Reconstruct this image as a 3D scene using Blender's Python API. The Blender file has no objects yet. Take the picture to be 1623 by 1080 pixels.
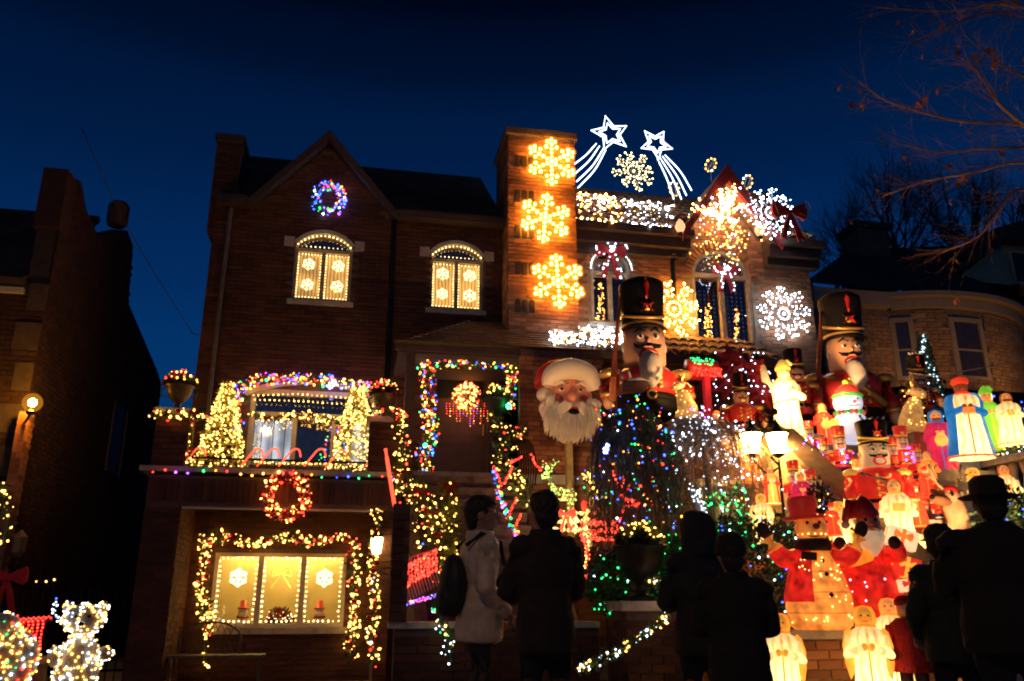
import bpy, math, random
from mathutils import Vector, Matrix, Euler
random.seed(7)
R_ = random.random
U_ = random.uniform
PI = math.pi
sc = bpy.context.scene
COL = sc.collection
# ------------------------------------------------------------------ camera
FPX, PITCH, YAW, CAMH = 1320.0, math.radians(17.65), math.radians(11.0), 1.05
cam_d = bpy.data.cameras.new('camera')
cam_d.sensor_width = 36.0
cam_d.lens = 36.0 * FPX / 1623.0
cam_d.clip_end = 2000
cam_d.clip_start = 0.1
cam = bpy.data.objects.new('camera', cam_d)
COL.objects.link(cam)
cam.location = (0, 0, CAMH)
cam.rotation_euler = (PI / 2 + PITCH, 0, -YAW)
sc.camera = cam
_F = Vector((math.sin(YAW) * math.cos(PITCH), math.cos(YAW) * math.cos(PITCH), math.sin(PITCH)))
_R = Vector((math.cos(YAW), -math.sin(YAW), 0))
_U = _R.cross(_F)
def at(px, py, Y):
    """world point on the plane y = Y seen at photo pixel (px, py)"""
    d = _F * FPX + _R * (px - 811.5) + _U * (540 - py)
    return d * (Y / d.y) + Vector((0, 0, CAMH))
# ------------------------------------------------------------------ sky at blue hour
w = bpy.data.worlds.new('World')
sc.world = w
w.use_nodes = True
nt = w.node_tree
nt.nodes.clear()
sky = nt.nodes.new('ShaderNodeTexSky')
sky.sky_type = 'NISHITA'
sky.sun_disc = False
sky.sun_elevation = math.radians(1.0)
sky.sun_rotation = math.radians(200)
sky.ozone_density = 6.0
sky.air_density = 1.0
sky.dust_density = 0.2
hsv = nt.nodes.new('ShaderNodeMixRGB')
hsv.blend_type = 'MULTIPLY'
hsv.inputs[0].default_value = 1
hsv.inputs[2].default_value = (0.25, 0.92, 1.0, 1)
# after sunset the sky darkens towards the zenith, alike all round
tcw = nt.nodes.new('ShaderNodeTexCoord')
sxyz = nt.nodes.new('ShaderNodeSeparateXYZ')
zen = nt.nodes.new('ShaderNodeValToRGB')
zen.color_ramp.interpolation = 'EASE'
_st = [(0.0, .45), (.28, .98), (.358, .82), (.525, .48), (.59, .24), (.65, .085), (.8, .06), (1.0, .05)]
while len(zen.color_ramp.elements) < len(_st): zen.color_ramp.elements.new(.5)
for e_, (p_, v_) in zip(zen.color_ramp.elements, _st):
    e_.position = p_; e_.color = (v_, v_, v_, 1)
nt.links.new(tcw.outputs['Generated'], sxyz.inputs[0])
nt.links.new(sxyz.outputs['Z'], zen.inputs[0])
mz = nt.nodes.new('ShaderNodeMixRGB')
mz.blend_type = 'MULTIPLY'
mz.inputs[0].default_value = 1
nt.links.new(zen.outputs[0], mz.inputs[2])
bg = nt.nodes.new('ShaderNodeBackground')
bg.inputs[1].default_value = 0.15
wo = nt.nodes.new('ShaderNodeOutputWorld')
nt.links.new(sky.outputs[0], hsv.inputs[1])
nt.links.new(hsv.outputs[0], mz.inputs[1])
nt.links.new(mz.outputs[0], bg.inputs[0])
nt.links.new(bg.outputs[0], wo.inputs[0])
# ------------------------------------------------------------------ exposure, sampling
vs = sc.view_settings
vs.view_transform = 'Standard'
vs.look = 'None'
vs.exposure = 0.0
vs.gamma = 1.0
vs.use_curve_mapping = False
cy = sc.cycles
cy.use_light_tree = True
cy.use_denoising = True
try:
    cy.denoiser = 'OPENIMAGEDENOISE'
    cy.denoising_input_passes = 'RGB_ALBEDO_NORMAL'
except Exception:
    pass
cy.max_bounces = 4
cy.diffuse_bounces = 2
cy.glossy_bounces = 2
cy.transmission_bounces = 3
cy.transparent_max_bounces = 8
cy.caustics_reflective = False
cy.caustics_refractive = False
cy.sample_clamp_indirect = 3.0
cy.use_adaptive_sampling = True
cy.adaptive_threshold = 0.02
cy.filter_width = 2.0

# ------------------------------------------------------------------ materials
MATS = {}
def _new(name):
    m = bpy.data.materials.new(name)
    m.use_nodes = True
    m.node_tree.nodes.clear()
    return m, m.node_tree, m.node_tree.nodes, m.node_tree.links
def M(name, col, rough=0.6, metal=0.0, var=0.25, scale=9.0, bump=0.0, rand=0.0, coat=0.0, bscale=None):
    """procedural surface: base colour broken by noise, per-piece variation, fine relief"""
    if name in MATS: return MATS[name]
    m, t, N, L = _new(name)
    o = N.new('ShaderNodeOutputMaterial')
    p = N.new('ShaderNodeBsdfPrincipled')
    L.new(p.outputs[0], o.inputs[0])
    p.inputs['Roughness'].default_value = rough
    p.inputs['Metallic'].default_value = metal
    p.inputs['Coat Weight'].default_value = coat
    tc = N.new('ShaderNodeTexCoord')
    nz = N.new('ShaderNodeTexNoise')
    nz.inputs['Scale'].default_value = scale
    nz.inputs['Detail'].default_value = 5
    L.new(tc.outputs['Object'], nz.inputs['Vector'])
    mr = N.new('ShaderNodeMapRange')
    mr.inputs[1].default_value = 0.3
    mr.inputs[2].default_value = 0.7
    mr.inputs[3].default_value = 1 - var
    mr.inputs[4].default_value = 1 + var
    L.new(nz.outputs[0], mr.inputs[0])
    val = mr.outputs[0]
    if rand:
        g = N.new('ShaderNodeNewGeometry')
        oi = N.new('ShaderNodeObjectInfo')
        ad = N.new('ShaderNodeMath'); ad.operation = 'ADD'
        fr = N.new('ShaderNodeMath'); fr.operation = 'FRACT'
        L.new(g.outputs['Random Per Island'], ad.inputs[0])
        L.new(oi.outputs['Random'], ad.inputs[1])
        L.new(ad.outputs[0], fr.inputs[0])
        m2 = N.new('ShaderNodeMapRange')
        m2.inputs[3].default_value = 1 - rand
        m2.inputs[4].default_value = 1 + rand
        L.new(fr.outputs[0], m2.inputs[0])
        mu = N.new('ShaderNodeMath'); mu.operation = 'MULTIPLY'
        L.new(val, mu.inputs[0]); L.new(m2.outputs[0], mu.inputs[1])
        val = mu.outputs[0]
    vm = N.new('ShaderNodeVectorMath'); vm.operation = 'SCALE'
    vm.inputs[0].default_value = col[:3]
    L.new(val, vm.inputs['Scale'])
    L.new(vm.outputs[0], p.inputs['Base Color'])
    if bump:
        bn = N.new('ShaderNodeTexNoise')
        bn.inputs['Scale'].default_value = bscale or scale * 6
        bn.inputs['Detail'].default_value = 6
        L.new(tc.outputs['Object'], bn.inputs['Vector'])
        b = N.new('ShaderNodeBump')
        b.inputs['Strength'].default_value = bump
        b.inputs['Distance'].default_value = 0.02
        L.new(bn.outputs[0], b.inputs['Height'])
        L.new(b.outputs[0], p.inputs['Normal'])
    MATS[name] = m
    return m
def EM(name, col, s, rand=0.5):
    """a lit bulb: emission, each bulb a little brighter or dimmer than the next"""
    if name in MATS: return MATS[name]
    m, t, N, L = _new(name)
    o = N.new('ShaderNodeOutputMaterial')
    e = N.new('ShaderNodeEmission')
    e.inputs[0].default_value = (*col, 1)
    e.inputs[1].default_value = s
    if rand:
        g = N.new('ShaderNodeNewGeometry')
        mr = N.new('ShaderNodeMapRange')
        mr.inputs[3].default_value = s * (1 - rand)
        mr.inputs[4].default_value = s * (1 + rand)
        L.new(g.outputs['Random Per Island'], mr.inputs[0])
        L.new(mr.outputs[0], e.inputs[1])
    L.new(e.outputs[0], o.inputs[0])
    MATS[name] = m
    return m
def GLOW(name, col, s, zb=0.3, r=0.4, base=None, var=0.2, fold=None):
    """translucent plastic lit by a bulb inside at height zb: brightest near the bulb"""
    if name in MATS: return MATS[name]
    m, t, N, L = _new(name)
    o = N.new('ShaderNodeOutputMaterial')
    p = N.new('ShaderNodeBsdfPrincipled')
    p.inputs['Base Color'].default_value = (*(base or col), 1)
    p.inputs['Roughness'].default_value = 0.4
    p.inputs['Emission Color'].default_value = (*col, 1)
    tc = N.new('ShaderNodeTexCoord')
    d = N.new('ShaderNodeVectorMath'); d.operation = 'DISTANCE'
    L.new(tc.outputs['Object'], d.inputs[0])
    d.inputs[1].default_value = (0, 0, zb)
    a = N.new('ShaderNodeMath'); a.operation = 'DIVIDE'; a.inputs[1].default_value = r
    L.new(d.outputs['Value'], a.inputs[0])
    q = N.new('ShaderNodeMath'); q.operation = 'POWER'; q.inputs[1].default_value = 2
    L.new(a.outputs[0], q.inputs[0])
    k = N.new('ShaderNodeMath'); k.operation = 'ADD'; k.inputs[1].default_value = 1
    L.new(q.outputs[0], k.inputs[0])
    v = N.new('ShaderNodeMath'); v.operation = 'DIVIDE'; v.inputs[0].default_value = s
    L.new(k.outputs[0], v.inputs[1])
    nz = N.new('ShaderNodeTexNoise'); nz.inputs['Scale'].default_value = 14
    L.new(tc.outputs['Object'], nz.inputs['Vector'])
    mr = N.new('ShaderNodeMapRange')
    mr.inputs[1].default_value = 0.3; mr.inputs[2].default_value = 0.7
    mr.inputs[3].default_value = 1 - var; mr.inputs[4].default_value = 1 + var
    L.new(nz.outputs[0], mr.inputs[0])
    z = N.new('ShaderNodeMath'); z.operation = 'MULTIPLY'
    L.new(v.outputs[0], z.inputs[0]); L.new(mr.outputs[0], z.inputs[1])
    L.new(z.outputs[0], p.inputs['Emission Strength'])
    if fold:
        sx = N.new('ShaderNodeSeparateXYZ'); L.new(tc.outputs['Object'], sx.inputs[0])
        at2 = N.new('ShaderNodeMath'); at2.operation = 'ARCTAN2'
        L.new(sx.outputs['Y'], at2.inputs[0]); L.new(sx.outputs['X'], at2.inputs[1])
        k9 = N.new('ShaderNodeMath'); k9.operation = 'MULTIPLY_ADD'; k9.inputs[1].default_value = 9
        n5 = N.new('ShaderNodeTexNoise'); n5.inputs['Scale'].default_value = 5; L.new(tc.outputs['Object'], n5.inputs['Vector'])
        n6 = N.new('ShaderNodeMath'); n6.operation = 'MULTIPLY'; n6.inputs[1].default_value = 9; L.new(n5.outputs[0], n6.inputs[0])
        L.new(n6.outputs[0], k9.inputs[2])
        L.new(at2.outputs[0], k9.inputs[0])
        cs = N.new('ShaderNodeMath'); cs.operation = 'COSINE'; L.new(k9.outputs[0], cs.inputs[0])
        m5 = N.new('ShaderNodeMapRange'); m5.inputs[1].default_value = -.2; m5.inputs[2].default_value = -1; m5.inputs[3].default_value = 0; m5.inputs[4].default_value = .7
        L.new(cs.outputs[0], m5.inputs[0])
        mx = N.new('ShaderNodeMixRGB'); mx.inputs[1].default_value = (*col, 1); mx.inputs[2].default_value = (*fold, 1)
        L.new(m5.outputs[0], mx.inputs[0]); L.new(mx.outputs[0], p.inputs['Emission Color'])
    L.new(p.outputs[0], o.inputs[0])
    MATS[name] = m
    return m
def GLASS(name='window_glass', tint=(1, 1, 1), refl=0.1):
    if name in MATS: return MATS[name]
    m, t, N, L = _new(name)
    o = N.new('ShaderNodeOutputMaterial')
    a = N.new('ShaderNodeBsdfTransparent'); a.inputs[0].default_value = (*tint, 1)
    b = N.new('ShaderNodeBsdfGlossy'); b.inputs['Roughness'].default_value = 0.03
    x = N.new('ShaderNodeMixShader'); x.inputs[0].default_value = refl
    L.new(a.outputs[0], x.inputs[1]); L.new(b.outputs[0], x.inputs[2]); L.new(x.outputs[0], o.inputs[0])
    MATS[name] = m
    return m

def HALO_SHELL(name, col, s, fac):
    """see-through bulb shell whose emission paints a halo of glow round the bulb"""
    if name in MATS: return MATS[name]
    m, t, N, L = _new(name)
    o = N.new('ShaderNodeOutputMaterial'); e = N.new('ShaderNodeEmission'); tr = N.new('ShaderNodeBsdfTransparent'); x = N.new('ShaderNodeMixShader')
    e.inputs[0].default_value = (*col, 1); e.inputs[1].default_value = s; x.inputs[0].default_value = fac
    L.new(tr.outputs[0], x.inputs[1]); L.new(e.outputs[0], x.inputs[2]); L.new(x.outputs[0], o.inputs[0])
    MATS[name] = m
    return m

WARM, COOL, REDL, GRNL, BLUL, ORGL, PURL, GLDL = (1, .52, .125), (.66, .82, 1), (1, .035, .02), (.03, 1, .22), (.04, .09, 1), (1, .3, .03), (.5, .08, 1), (1, .5, .09)
bW = EM('bulb_warm_white', (1, .5, .095), 6.5, .6)
bC = EM('bulb_cool_white', COOL, 7)
bR = EM('bulb_red', REDL, 7)
bG = EM('bulb_green', GRNL, 4)
bB = EM('bulb_blue', BLUL, 8)
bO = EM('bulb_orange', ORGL, 8)
bP = EM('bulb_purple', PURL, 6)
bY = EM('bulb_gold', GLDL, 10)
MULTI = [bR, bG, bB, bO, bP, bW]
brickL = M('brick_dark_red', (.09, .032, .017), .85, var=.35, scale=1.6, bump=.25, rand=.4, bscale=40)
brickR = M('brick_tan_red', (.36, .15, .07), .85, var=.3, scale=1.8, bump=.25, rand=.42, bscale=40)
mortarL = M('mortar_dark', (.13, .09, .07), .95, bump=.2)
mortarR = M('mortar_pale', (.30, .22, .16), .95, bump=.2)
stone = M('pale_stone', (.50, .45, .38), .8, bump=.2)
concrete = M('concrete', (.34, .32, .29), .9, bump=.25, scale=4)
asphalt = M('asphalt', (.05, .05, .052), .9, bump=.4, scale=30)
shingle = M('dark_roof_shingle', (.045, .038, .035), .9, rand=.3, bump=.3)
claytile = M('clay_roof_tile', (.33, .17, .09), .75, rand=.3, bump=.2)
brownpaint = M('brown_painted_wood', (.06, .035, .023), .55, bump=.1)
creampaint = M('cream_painted_wood', (.62, .55, .42), .5, var=.08)
darkwood = M('dark_door_wood', (.09, .045, .025), .4, bump=.15)
iron = M('black_iron', (.015, .015, .016), .4, metal=.6)
needle = M('garland_green', (.05, .10, .035), .7, rand=.5)
hedgeg = M('hedge_green', (.045, .09, .03), .7, rand=.5)
redvel = M('red_velvet', (.42, .015, .02), .75, var=.3, bump=.2)
redball = M('red_ornament', (.5, .02, .02), .2, coat=.5, var=.1)
goldm = M('gold_paint', (.75, .46, .12), .35, metal=.6, var=.15)
blackp = M('black_gloss_paint', (.006, .005, .005), .6)
redp = M('red_gloss_paint', (.52, .025, .018), .35, coat=.25, var=.12)
whitep = M('white_paint', (.78, .74, .66), .45, var=.08)
next(n for n in blackp.node_tree.nodes if n.type == 'BSDF_PRINCIPLED').inputs['Specular IOR Level'].default_value = .15
skinp = M('flesh_paint', (.72, .40, .24), .4, var=.08)
pinkp = M('rosy_paint', (.66, .27, .18), .4, var=.1)
bluep = M('blue_gloss_paint', (.03, .07, .30), .35, coat=.2)
beardp = M('grey_fur_beard', (.55, .50, .42), .9, var=.3, bump=.6, bscale=60)
bark = M('tree_bark', (.13, .085, .06), .9, bump=.4)

# ------------------------------------------------------------------ mesh building
def frame_from(d, up=Vector((0, 0, 1))):
    d = d.normalized()
    if abs(d.dot(up)) > .98: up = Vector((0, 1, 0))
    a = d.cross(up).normalized()
    return a, a.cross(d).normalized()
class MB:
    def __init__(s, *mats):
        s.v = []; s.f = []; s.mi = []; s.mats = list(mats); s.m = 0; s.X = None
    def _add(s, vs, fs):
        k = len(s.v)
        if s.X is not None: vs = [s.X @ Vector(p) for p in vs]
        s.v.extend([tuple(p) for p in vs])
        for f in fs:
            s.f.append([i + k for i in f]); s.mi.append(s.m)
        return s
    def box(s, c, d, rz=0, rx=0, ry=0):
        x, y, z = d[0] / 2, d[1] / 2, d[2] / 2
        m = Matrix.Translation(Vector(c)) @ Euler((rx, ry, rz)).to_matrix().to_4x4()
        vs = [m @ Vector(p) for p in ((-x, -y, -z), (x, -y, -z), (x, y, -z), (-x, y, -z), (-x, -y, z), (x, -y, z), (x, y, z), (-x, y, z))]
        return s._add(vs, [(0, 3, 2, 1), (4, 5, 6, 7), (0, 1, 5, 4), (1, 2, 6, 5), (2, 3, 7, 6), (3, 0, 4, 7)])
    def b2(s, x0, x1, y0, y1, z0, z1):
        return s.box(((x0 + x1) / 2, (y0 + y1) / 2, (z0 + z1) / 2), (x1 - x0, y1 - y0, z1 - z0))
    def tube(s, pts, r, n=6, cap=True, closed=False):
        pts = [Vector(p) for p in pts]
        k = len(pts)
        rs = r if isinstance(r, (list, tuple)) else [r] * k
        vs = []; fs = []
        pa = None
        for i, p in enumerate(pts):
            if closed: d = pts[(i + 1) % k] - pts[i - 1]
            else: d = pts[min(i + 1, k - 1)] - pts[max(i - 1, 0)]
            if d.length < 1e-9: d = Vector((0, 0, 1))
            d.normalize()
            if pa is None: a, b = frame_from(d)
            else:
                a = pa - d * pa.dot(d)
                if a.length < 1e-6: a, b = frame_from(d)
                a.normalize(); b = d.cross(a)
            pa = a
            for j in range(n):
                t = 2 * PI * j / n
                vs.append(p + (a * math.cos(t) + b * math.sin(t)) * rs[i])
        for i in range(k if closed else k - 1):
            i2 = (i + 1) % k
            for j in range(n):
                j2 = (j + 1) % n
                fs.append((i * n + j, i * n + j2, i2 * n + j2, i2 * n + j))
        if cap and not closed:
            fs.append(tuple(range(n))[::-1]); fs.append(tuple((k - 1) * n + j for j in range(n)))
        return s._add(vs, fs)
    def ell(s, c, r, nu=12, nv=8, rot=None):
        c = Vector(c)
        if not isinstance(r, (list, tuple)): r = (r, r, r)
        m = Euler(rot).to_matrix() if rot else Matrix.Identity(3)
        vs = [c + m @ Vector((0, 0, -r[2]))]
        for i in range(1, nv):
            ph = -PI / 2 + PI * i / nv
            for j in range(nu):
                t = 2 * PI * j / nu
                vs.append(c + m @ Vector((r[0] * math.cos(ph) * math.cos(t), r[1] * math.cos(ph) * math.sin(t), r[2] * math.sin(ph))))
        vs.append(c + m @ Vector((0, 0, r[2])))
        fs = []
        for j in range(nu):
            fs.append((0, 1 + (j + 1) % nu, 1 + j))
            fs.append((len(vs) - 1, 1 + (nv - 2) * nu + j, 1 + (nv - 2) * nu + (j + 1) % nu))
        for i in range(nv - 2):
            for j in range(nu):
                j2 = (j + 1) % nu
                fs.append((1 + i * nu + j, 1 + i * nu + j2, 1 + (i + 1) * nu + j2, 1 + (i + 1) * nu + j))
        return s._add(vs, fs)
    def lathe(s, prof, c=(0, 0, 0), n=16, sx=1, sy=1, fold=0, kf=8, t0=0, t1=2 * PI, tilt=None):
        """prof: list of (r, z) from bottom to top"""
        c = Vector(c)
        full = abs(t1 - t0 - 2 * PI) < 1e-6
        vs = []; fs = []
        nn = n if full else n + 1
        mm = Euler(tilt).to_matrix() if tilt else Matrix.Identity(3)
        for (r, z) in prof:
            for j in range(nn):
                t = t0 + (t1 - t0) * j / n
                rr = r * (1 + fold * math.cos(kf * t))
                vs.append(c + mm @ Vector((rr * math.cos(t) * sx, rr * math.sin(t) * sy, z)))
        for i in range(len(prof) - 1):
            for j in range(n if full else n):
                j2 = (j + 1) % nn
                if not full and j2 == 0: continue
                fs.append((i * nn + j, i * nn + j2, (i + 1) * nn + j2, (i + 1) * nn + j))
        if full:
            if prof[0][0] > 1e-5: fs.append(tuple(range(nn))[::-1])
            if prof[-1][0] > 1e-5: fs.append(tuple((len(prof) - 1) * nn + j for j in range(nn)))
        return s._add(vs, fs)
    def prism(s, poly, d0, d1, f=None):
        """poly of (a, b) extruded from depth d0 to d1; f maps (a, d, b) to a point, by default x, y, z"""
        f = f or (lambda a, d, b: (a, d, b))
        n = len(poly)
        vs = [f(a, d0, b) for a, b in poly] + [f(a, d1, b) for a, b in poly]
        fs = [tuple(range(n)), tuple(range(2 * n - 1, n - 1, -1))]
        for i in range(n):
            j = (i + 1) % n
            fs.append((i, n + i, n + j, j))
        return s._add(vs, fs)
    def octa(s, p, r, m=None, st=1.0):
        p = Vector(p)
        if m is not None: s.m = m
        q = Euler((U_(0, 6), U_(0, 6), U_(0, 6))).to_matrix()
        vs = [p + q @ Vector(a) for a in ((r, 0, 0), (-r, 0, 0), (0, r, 0), (0, -r, 0), (0, 0, r * st), (0, 0, -r * st))]
        return s._add(vs, [(0, 2, 4), (2, 1, 4), (1, 3, 4), (3, 0, 4), (2, 0, 5), (1, 2, 5), (3, 1, 5), (0, 3, 5)])
    def leaf(s, p, d, L, wd):
        """a single narrow leaf or needle from p along d"""
        d = Vector(d)
        a, b = frame_from(d)
        t = U_(0, PI)
        a = a * math.cos(t) + b * math.sin(t)
        p = Vector(p)
        d = d.normalized()
        return s._add([p, p + d * L * .5 + a * wd, p + d * L, p + d * L * .5 - a * wd], [(0, 1, 2, 3)])
    def obj(s, name, mat=None, parent=None, smooth=False, kind=None, label=None, world=True):
        me = bpy.data.meshes.new(name)
        me.from_pydata(s.v, [], s.f)
        mats = s.mats or [mat]
        if mat is not None and not s.mats: mats = [mat]
        for m in mats: me.materials.append(m)
        if len(mats) > 1: me.polygons.foreach_set('material_index', s.mi)
        if smooth: me.polygons.foreach_set('use_smooth', [True] * len(me.polygons))
        me.update()
        return link(name, me, parent, kind, label, world)
def wm(q):
    m = q.matrix_basis.copy()
    return m if q.parent is None else wm(q.parent) @ q.matrix_parent_inverse @ m
def link(name, me, parent=None, kind=None, label=None, world=True):
    o = bpy.data.objects.new(name, me)
    COL.objects.link(o)
    if parent is not None:
        o.parent = parent
        if world: o.matrix_parent_inverse = wm(parent).inverted()
    if kind: o['kind'] = kind
    if label: o['label'] = label
    return o
def tag(o, label, cat, group=None):
    o['label'] = label; o['category'] = cat
    if group: o['group'] = group
    return o
def thing(name, label, cat, loc=(0, 0, 0), rz=0, group=None, scale=1):
    o = bpy.data.objects.new(name, None)
    COL.objects.link(o)
    o.empty_display_size = .1
    o.location = loc
    o.rotation_euler = (0, 0, rz)
    o.scale = (scale,) * 3
    return tag(o, label, cat, group)
def P(mb, name, mat, t, smooth=True, kind=None, label=None):
    """a part in its thing's own coordinates"""
    return mb.obj(name, mat, t, smooth, kind, label, world=False)
def br(Y): return Y * .00135

# ------------------------------------------------------------------ walls and bricks
def wall_holes(mb, x0, x1, z0, z1, y0, y1, holes):
    xs = sorted({x0, x1, *[h[0] for h in holes], *[h[1] for h in holes]})
    zs = sorted({z0, z1, *[h[2] for h in holes], *[h[3] for h in holes]})
    xs = [x for x in xs if x0 <= x <= x1]; zs = [z for z in zs if z0 <= z <= z1]
    for i in range(len(xs) - 1):
        run = None
        for j in range(len(zs) - 1):
            cx, cz = (xs[i] + xs[i + 1]) / 2, (zs[j] + zs[j + 1]) / 2
            hit = any(h[0] < cx < h[1] and h[2] < cz < h[3] for h in holes)
            if not hit:
                if run is None: run = zs[j]
            if (hit or j == len(zs) - 2) and run is not None:
                mb.b2(xs[i], xs[i + 1], y0, y1, run, zs[j] if hit else zs[j + 1]); run = None
BRICK_ME = {}
def lay_bricks(parent, mat, O, u, n, W, Hh, inside=None, bl=.215, bh=.065, j=.012, singles=0, key=None, dep=.016, name='brick'):
    """courses of bricks on the plane O + a*u + b*z facing n. The `singles` bricks nearest key are objects, the rest one mesh."""
    O = Vector(O); u = Vector(u).normalized(); n = Vector(n).normalized()
    z = Vector((0, 0, 1))
    L = []
    rows = int(Hh / (bh + j))
    for r in range(rows):
        b0 = r * (bh + j) + j * .5
        a = -(bl + j) / 2 if r % 2 else 0.0
        while a < W - .03:
            a0, a1 = max(a, 0), min(a + bl, W)
            if a1 - a0 > .05:
                c = O + u * ((a0 + a1) / 2) + z * (b0 + bh / 2)
                if inside is None or inside(c.x, c.z, c.y): L.append((c, a1 - a0))
            a += bl + j
    rz = math.atan2(u.y, u.x)
    if singles and key is not None:
        full = [t for t in L if t[1] > bl - .001]
        kv = Vector(key)
        full.sort(key=lambda t: (t[0] - kv).length)
        one = full[:singles]
        ids = {id(t) for t in one}
        L = [t for t in L if id(t) not in ids]
        kk = (mat.name, bl, bh, dep)
        if kk not in BRICK_ME:
            mb = MB().box((0, 0, 0), (bl, dep * 2, bh))
            me = bpy.data.meshes.new('brick')
            me.from_pydata(mb.v, [], mb.f); me.materials.append(mat)
            BRICK_ME[kk] = me
        for c, w_ in one:
            o = link(name, BRICK_ME[kk], parent)
            o.location = c + n * U_(-.003, .003); o.rotation_euler = (0, 0, rz + U_(-.006, .006))
    if L:
        mb = MB()
        for c, w_ in L: mb.box(c + n * U_(-.003, .003), (w_, dep * 2, bh), rz)
        mb.obj('bricks', mat, parent, kind='stuff')
def arch_pts(x0, x1, zs, rise, n=14):
    """points of a segmental arch from (x0, zs) over to (x1, zs)"""
    w2 = (x1 - x0) / 2; rise = min(rise, w2)
    rad = (w2 * w2 + rise * rise) / (2 * rise)
    cz = zs + rise - rad
    a = math.asin(min(1, w2 / rad))
    return [((x0 + x1) / 2 + rad * math.sin(-a + 2 * a * i / n), cz + rad * math.cos(-a + 2 * a * i / n)) for i in range(n + 1)]
# ================================================================== ground
def flat(name, x0, x1, y0, y1, z, mat):
    o = MB()._add([(x0, y0, z), (x1, y0, z), (x1, y1, z), (x0, y1, z)], [(0, 1, 2, 3)]).obj(name, mat)
    o['kind'] = 'structure'
    return o
flat('ground', -400, 400, -400, 400, 0, M('winter_soil', (.09, .075, .05), .95, scale=2, bump=.4))
flat('road', -200, 200, -9, -2.5, .004, asphalt)
pav = flat('sidewalk', -200, 200, -2.2, 6.3, .01, concrete)
drv = flat('driveway', -4.4, .5, 6.3, 23, .012, M('pale_concrete', (.42, .38, .32), .9, bump=.3, scale=3))
kb = MB().b2(-200, 200, -2.5, -2.2, 0, .13).obj('kerb', stone); kb['kind'] = 'structure'

# ================================================================== left house
YF = 14.5
HL = thing('brick_house', 'dark brown brick house with peaked gable, balcony and garage window', 'house', (0, YF, 0))
W1 = (-1.22, -.18, 6.28, 7.40, .2)
W2 = (1.25, 2.26, 6.28, 7.40, .2)
BW = (-1.74, .40, 3.3, 4.62, .01)
DR = (1.38, 2.38, 2.98, 5.1, .01)
def in_arch(x, z, w, pad=0.0):
    x0, x1, z0, zs, rise = w
    if not (x0 - pad < x < x1 + pad and z0 - pad < z): return False
    w2 = (x1 - x0) / 2; rad = (w2 * w2 + rise * rise) / (2 * rise)
    cx = (x0 + x1) / 2; cz = zs + rise - rad
    top = cz + math.sqrt(max(0, (rad + pad) ** 2 - (x - cx) ** 2)) if rise > .02 else zs
    return z < top + (pad if rise <= .02 else 0)
def arch_fill(mb, w, y0, y1):
    x0, x1, z0, zs, rise = w
    pts = arch_pts(x0, x1, zs, rise)
    top = zs + rise + .002
    for a, b in zip(pts[:-1], pts[1:]):
        mb.prism([(a[0], a[1]), (b[0], b[1]), (b[0], top), (a[0], top)], y0, y1)
def rect(w): return (w[0], w[1], w[2], w[3] + (w[4] if w[4] > .02 else 0))
mb = MB()
wall_holes(mb, -2.68, 2.66, 0, 8.08, YF, YF + .3, [rect(W1), rect(W2), rect(BW), rect(DR)])
arch_fill(mb, W1, YF, YF + .3); arch_fill(mb, W2, YF, YF + .3)
mb.prism([(-1.95, 8.08), (.45, 8.08), (-.75, 9.46)], YF, YF + .3)
mb.obj('wall', mortarL, HL)
wins = [W1, W2, BW, DR]
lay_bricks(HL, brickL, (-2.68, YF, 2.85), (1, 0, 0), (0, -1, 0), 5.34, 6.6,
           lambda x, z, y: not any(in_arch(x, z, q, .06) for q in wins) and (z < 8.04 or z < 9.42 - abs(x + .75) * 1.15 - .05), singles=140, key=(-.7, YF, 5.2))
mb = MB().b2(-2.68, -2.4, YF + .3, 23, 0, 8.08).b2(2.5, 2.66, YF + .3, 23, 0, 8.08).b2(-2.68, 2.66, 22.7, 23, 0, 8.08)
mb.b2(-2.4, 2.5, YF + .3, 22.7, 2.6, 2.75).b2(-2.4, 2.5, YF + .3, 22.7, 5.5, 5.65).b2(-2.4, 2.5, YF + 1.8, YF + 1.9, 0, 8.0)
mb.b2(-2.4, 2.5, YF + .3, YF + 1.8, 7.98, 8.05)
mb.obj('inner_walls', M('dark_plaster', (.12, .1, .08), .9), HL)
# roof: two slopes, thick, with shingle courses
def slope_roof(parent, x0, x1, ya, za, yb, zb, mat, rows=0, step=.3, name='roof'):
    d = Vector((0, yb - ya, zb - za)); n = Vector((0, -(zb - za), yb - ya)).normalized()
    mb = MB()
    def q(a, t, h): return (a, ya + d.y * t + n.y * h, za + d.z * t + n.z * h)
    vs = [q(x0, 0, -.12), q(x1, 0, -.12), q(x1, 1, -.12), q(x0, 1, -.12), q(x0, 0, 0), q(x1, 0, 0), q(x1, 1, 0), q(x0, 1, 0)]
    mb._add(vs, [(0, 3, 2, 1), (4, 5, 6, 7), (0, 1, 5, 4), (1, 2, 6, 5), (2, 3, 7, 6), (3, 0, 4, 7)])
    o = mb.obj(name, mat, parent)
    if rows:
        ms = MB(); L = d.length
        for r in range(rows):
            t0 = r / rows; t1 = (r + 1) / rows
            a = x0 - (step / 2 if r % 2 else 0)
            while a < x1 - .02:
                a0, a1 = max(a, x0) + .006, min(a + step, x1) - .006
                if a1 > a0 + .03:
                    h = U_(.022, .036)
                    ms._add([q(a0, t0 - .01, h), q(a1, t0 - .01, h), q(a1, t1, .006), q(a0, t1, .006), q(a0, t0 - .01, .004), q(a1, t0 - .01, .004)],
                            [(0, 1, 2, 3), (4, 5, 1, 0), (1, 5, 2), (4, 0, 3)])
                a += step
        ms.obj('shingles', mat, o, kind='stuff')
    return o
slope_roof(HL, -2.6, -1.97, 14.15, 8.02, 17.2, 10.5, shingle, 13, .3)
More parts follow.
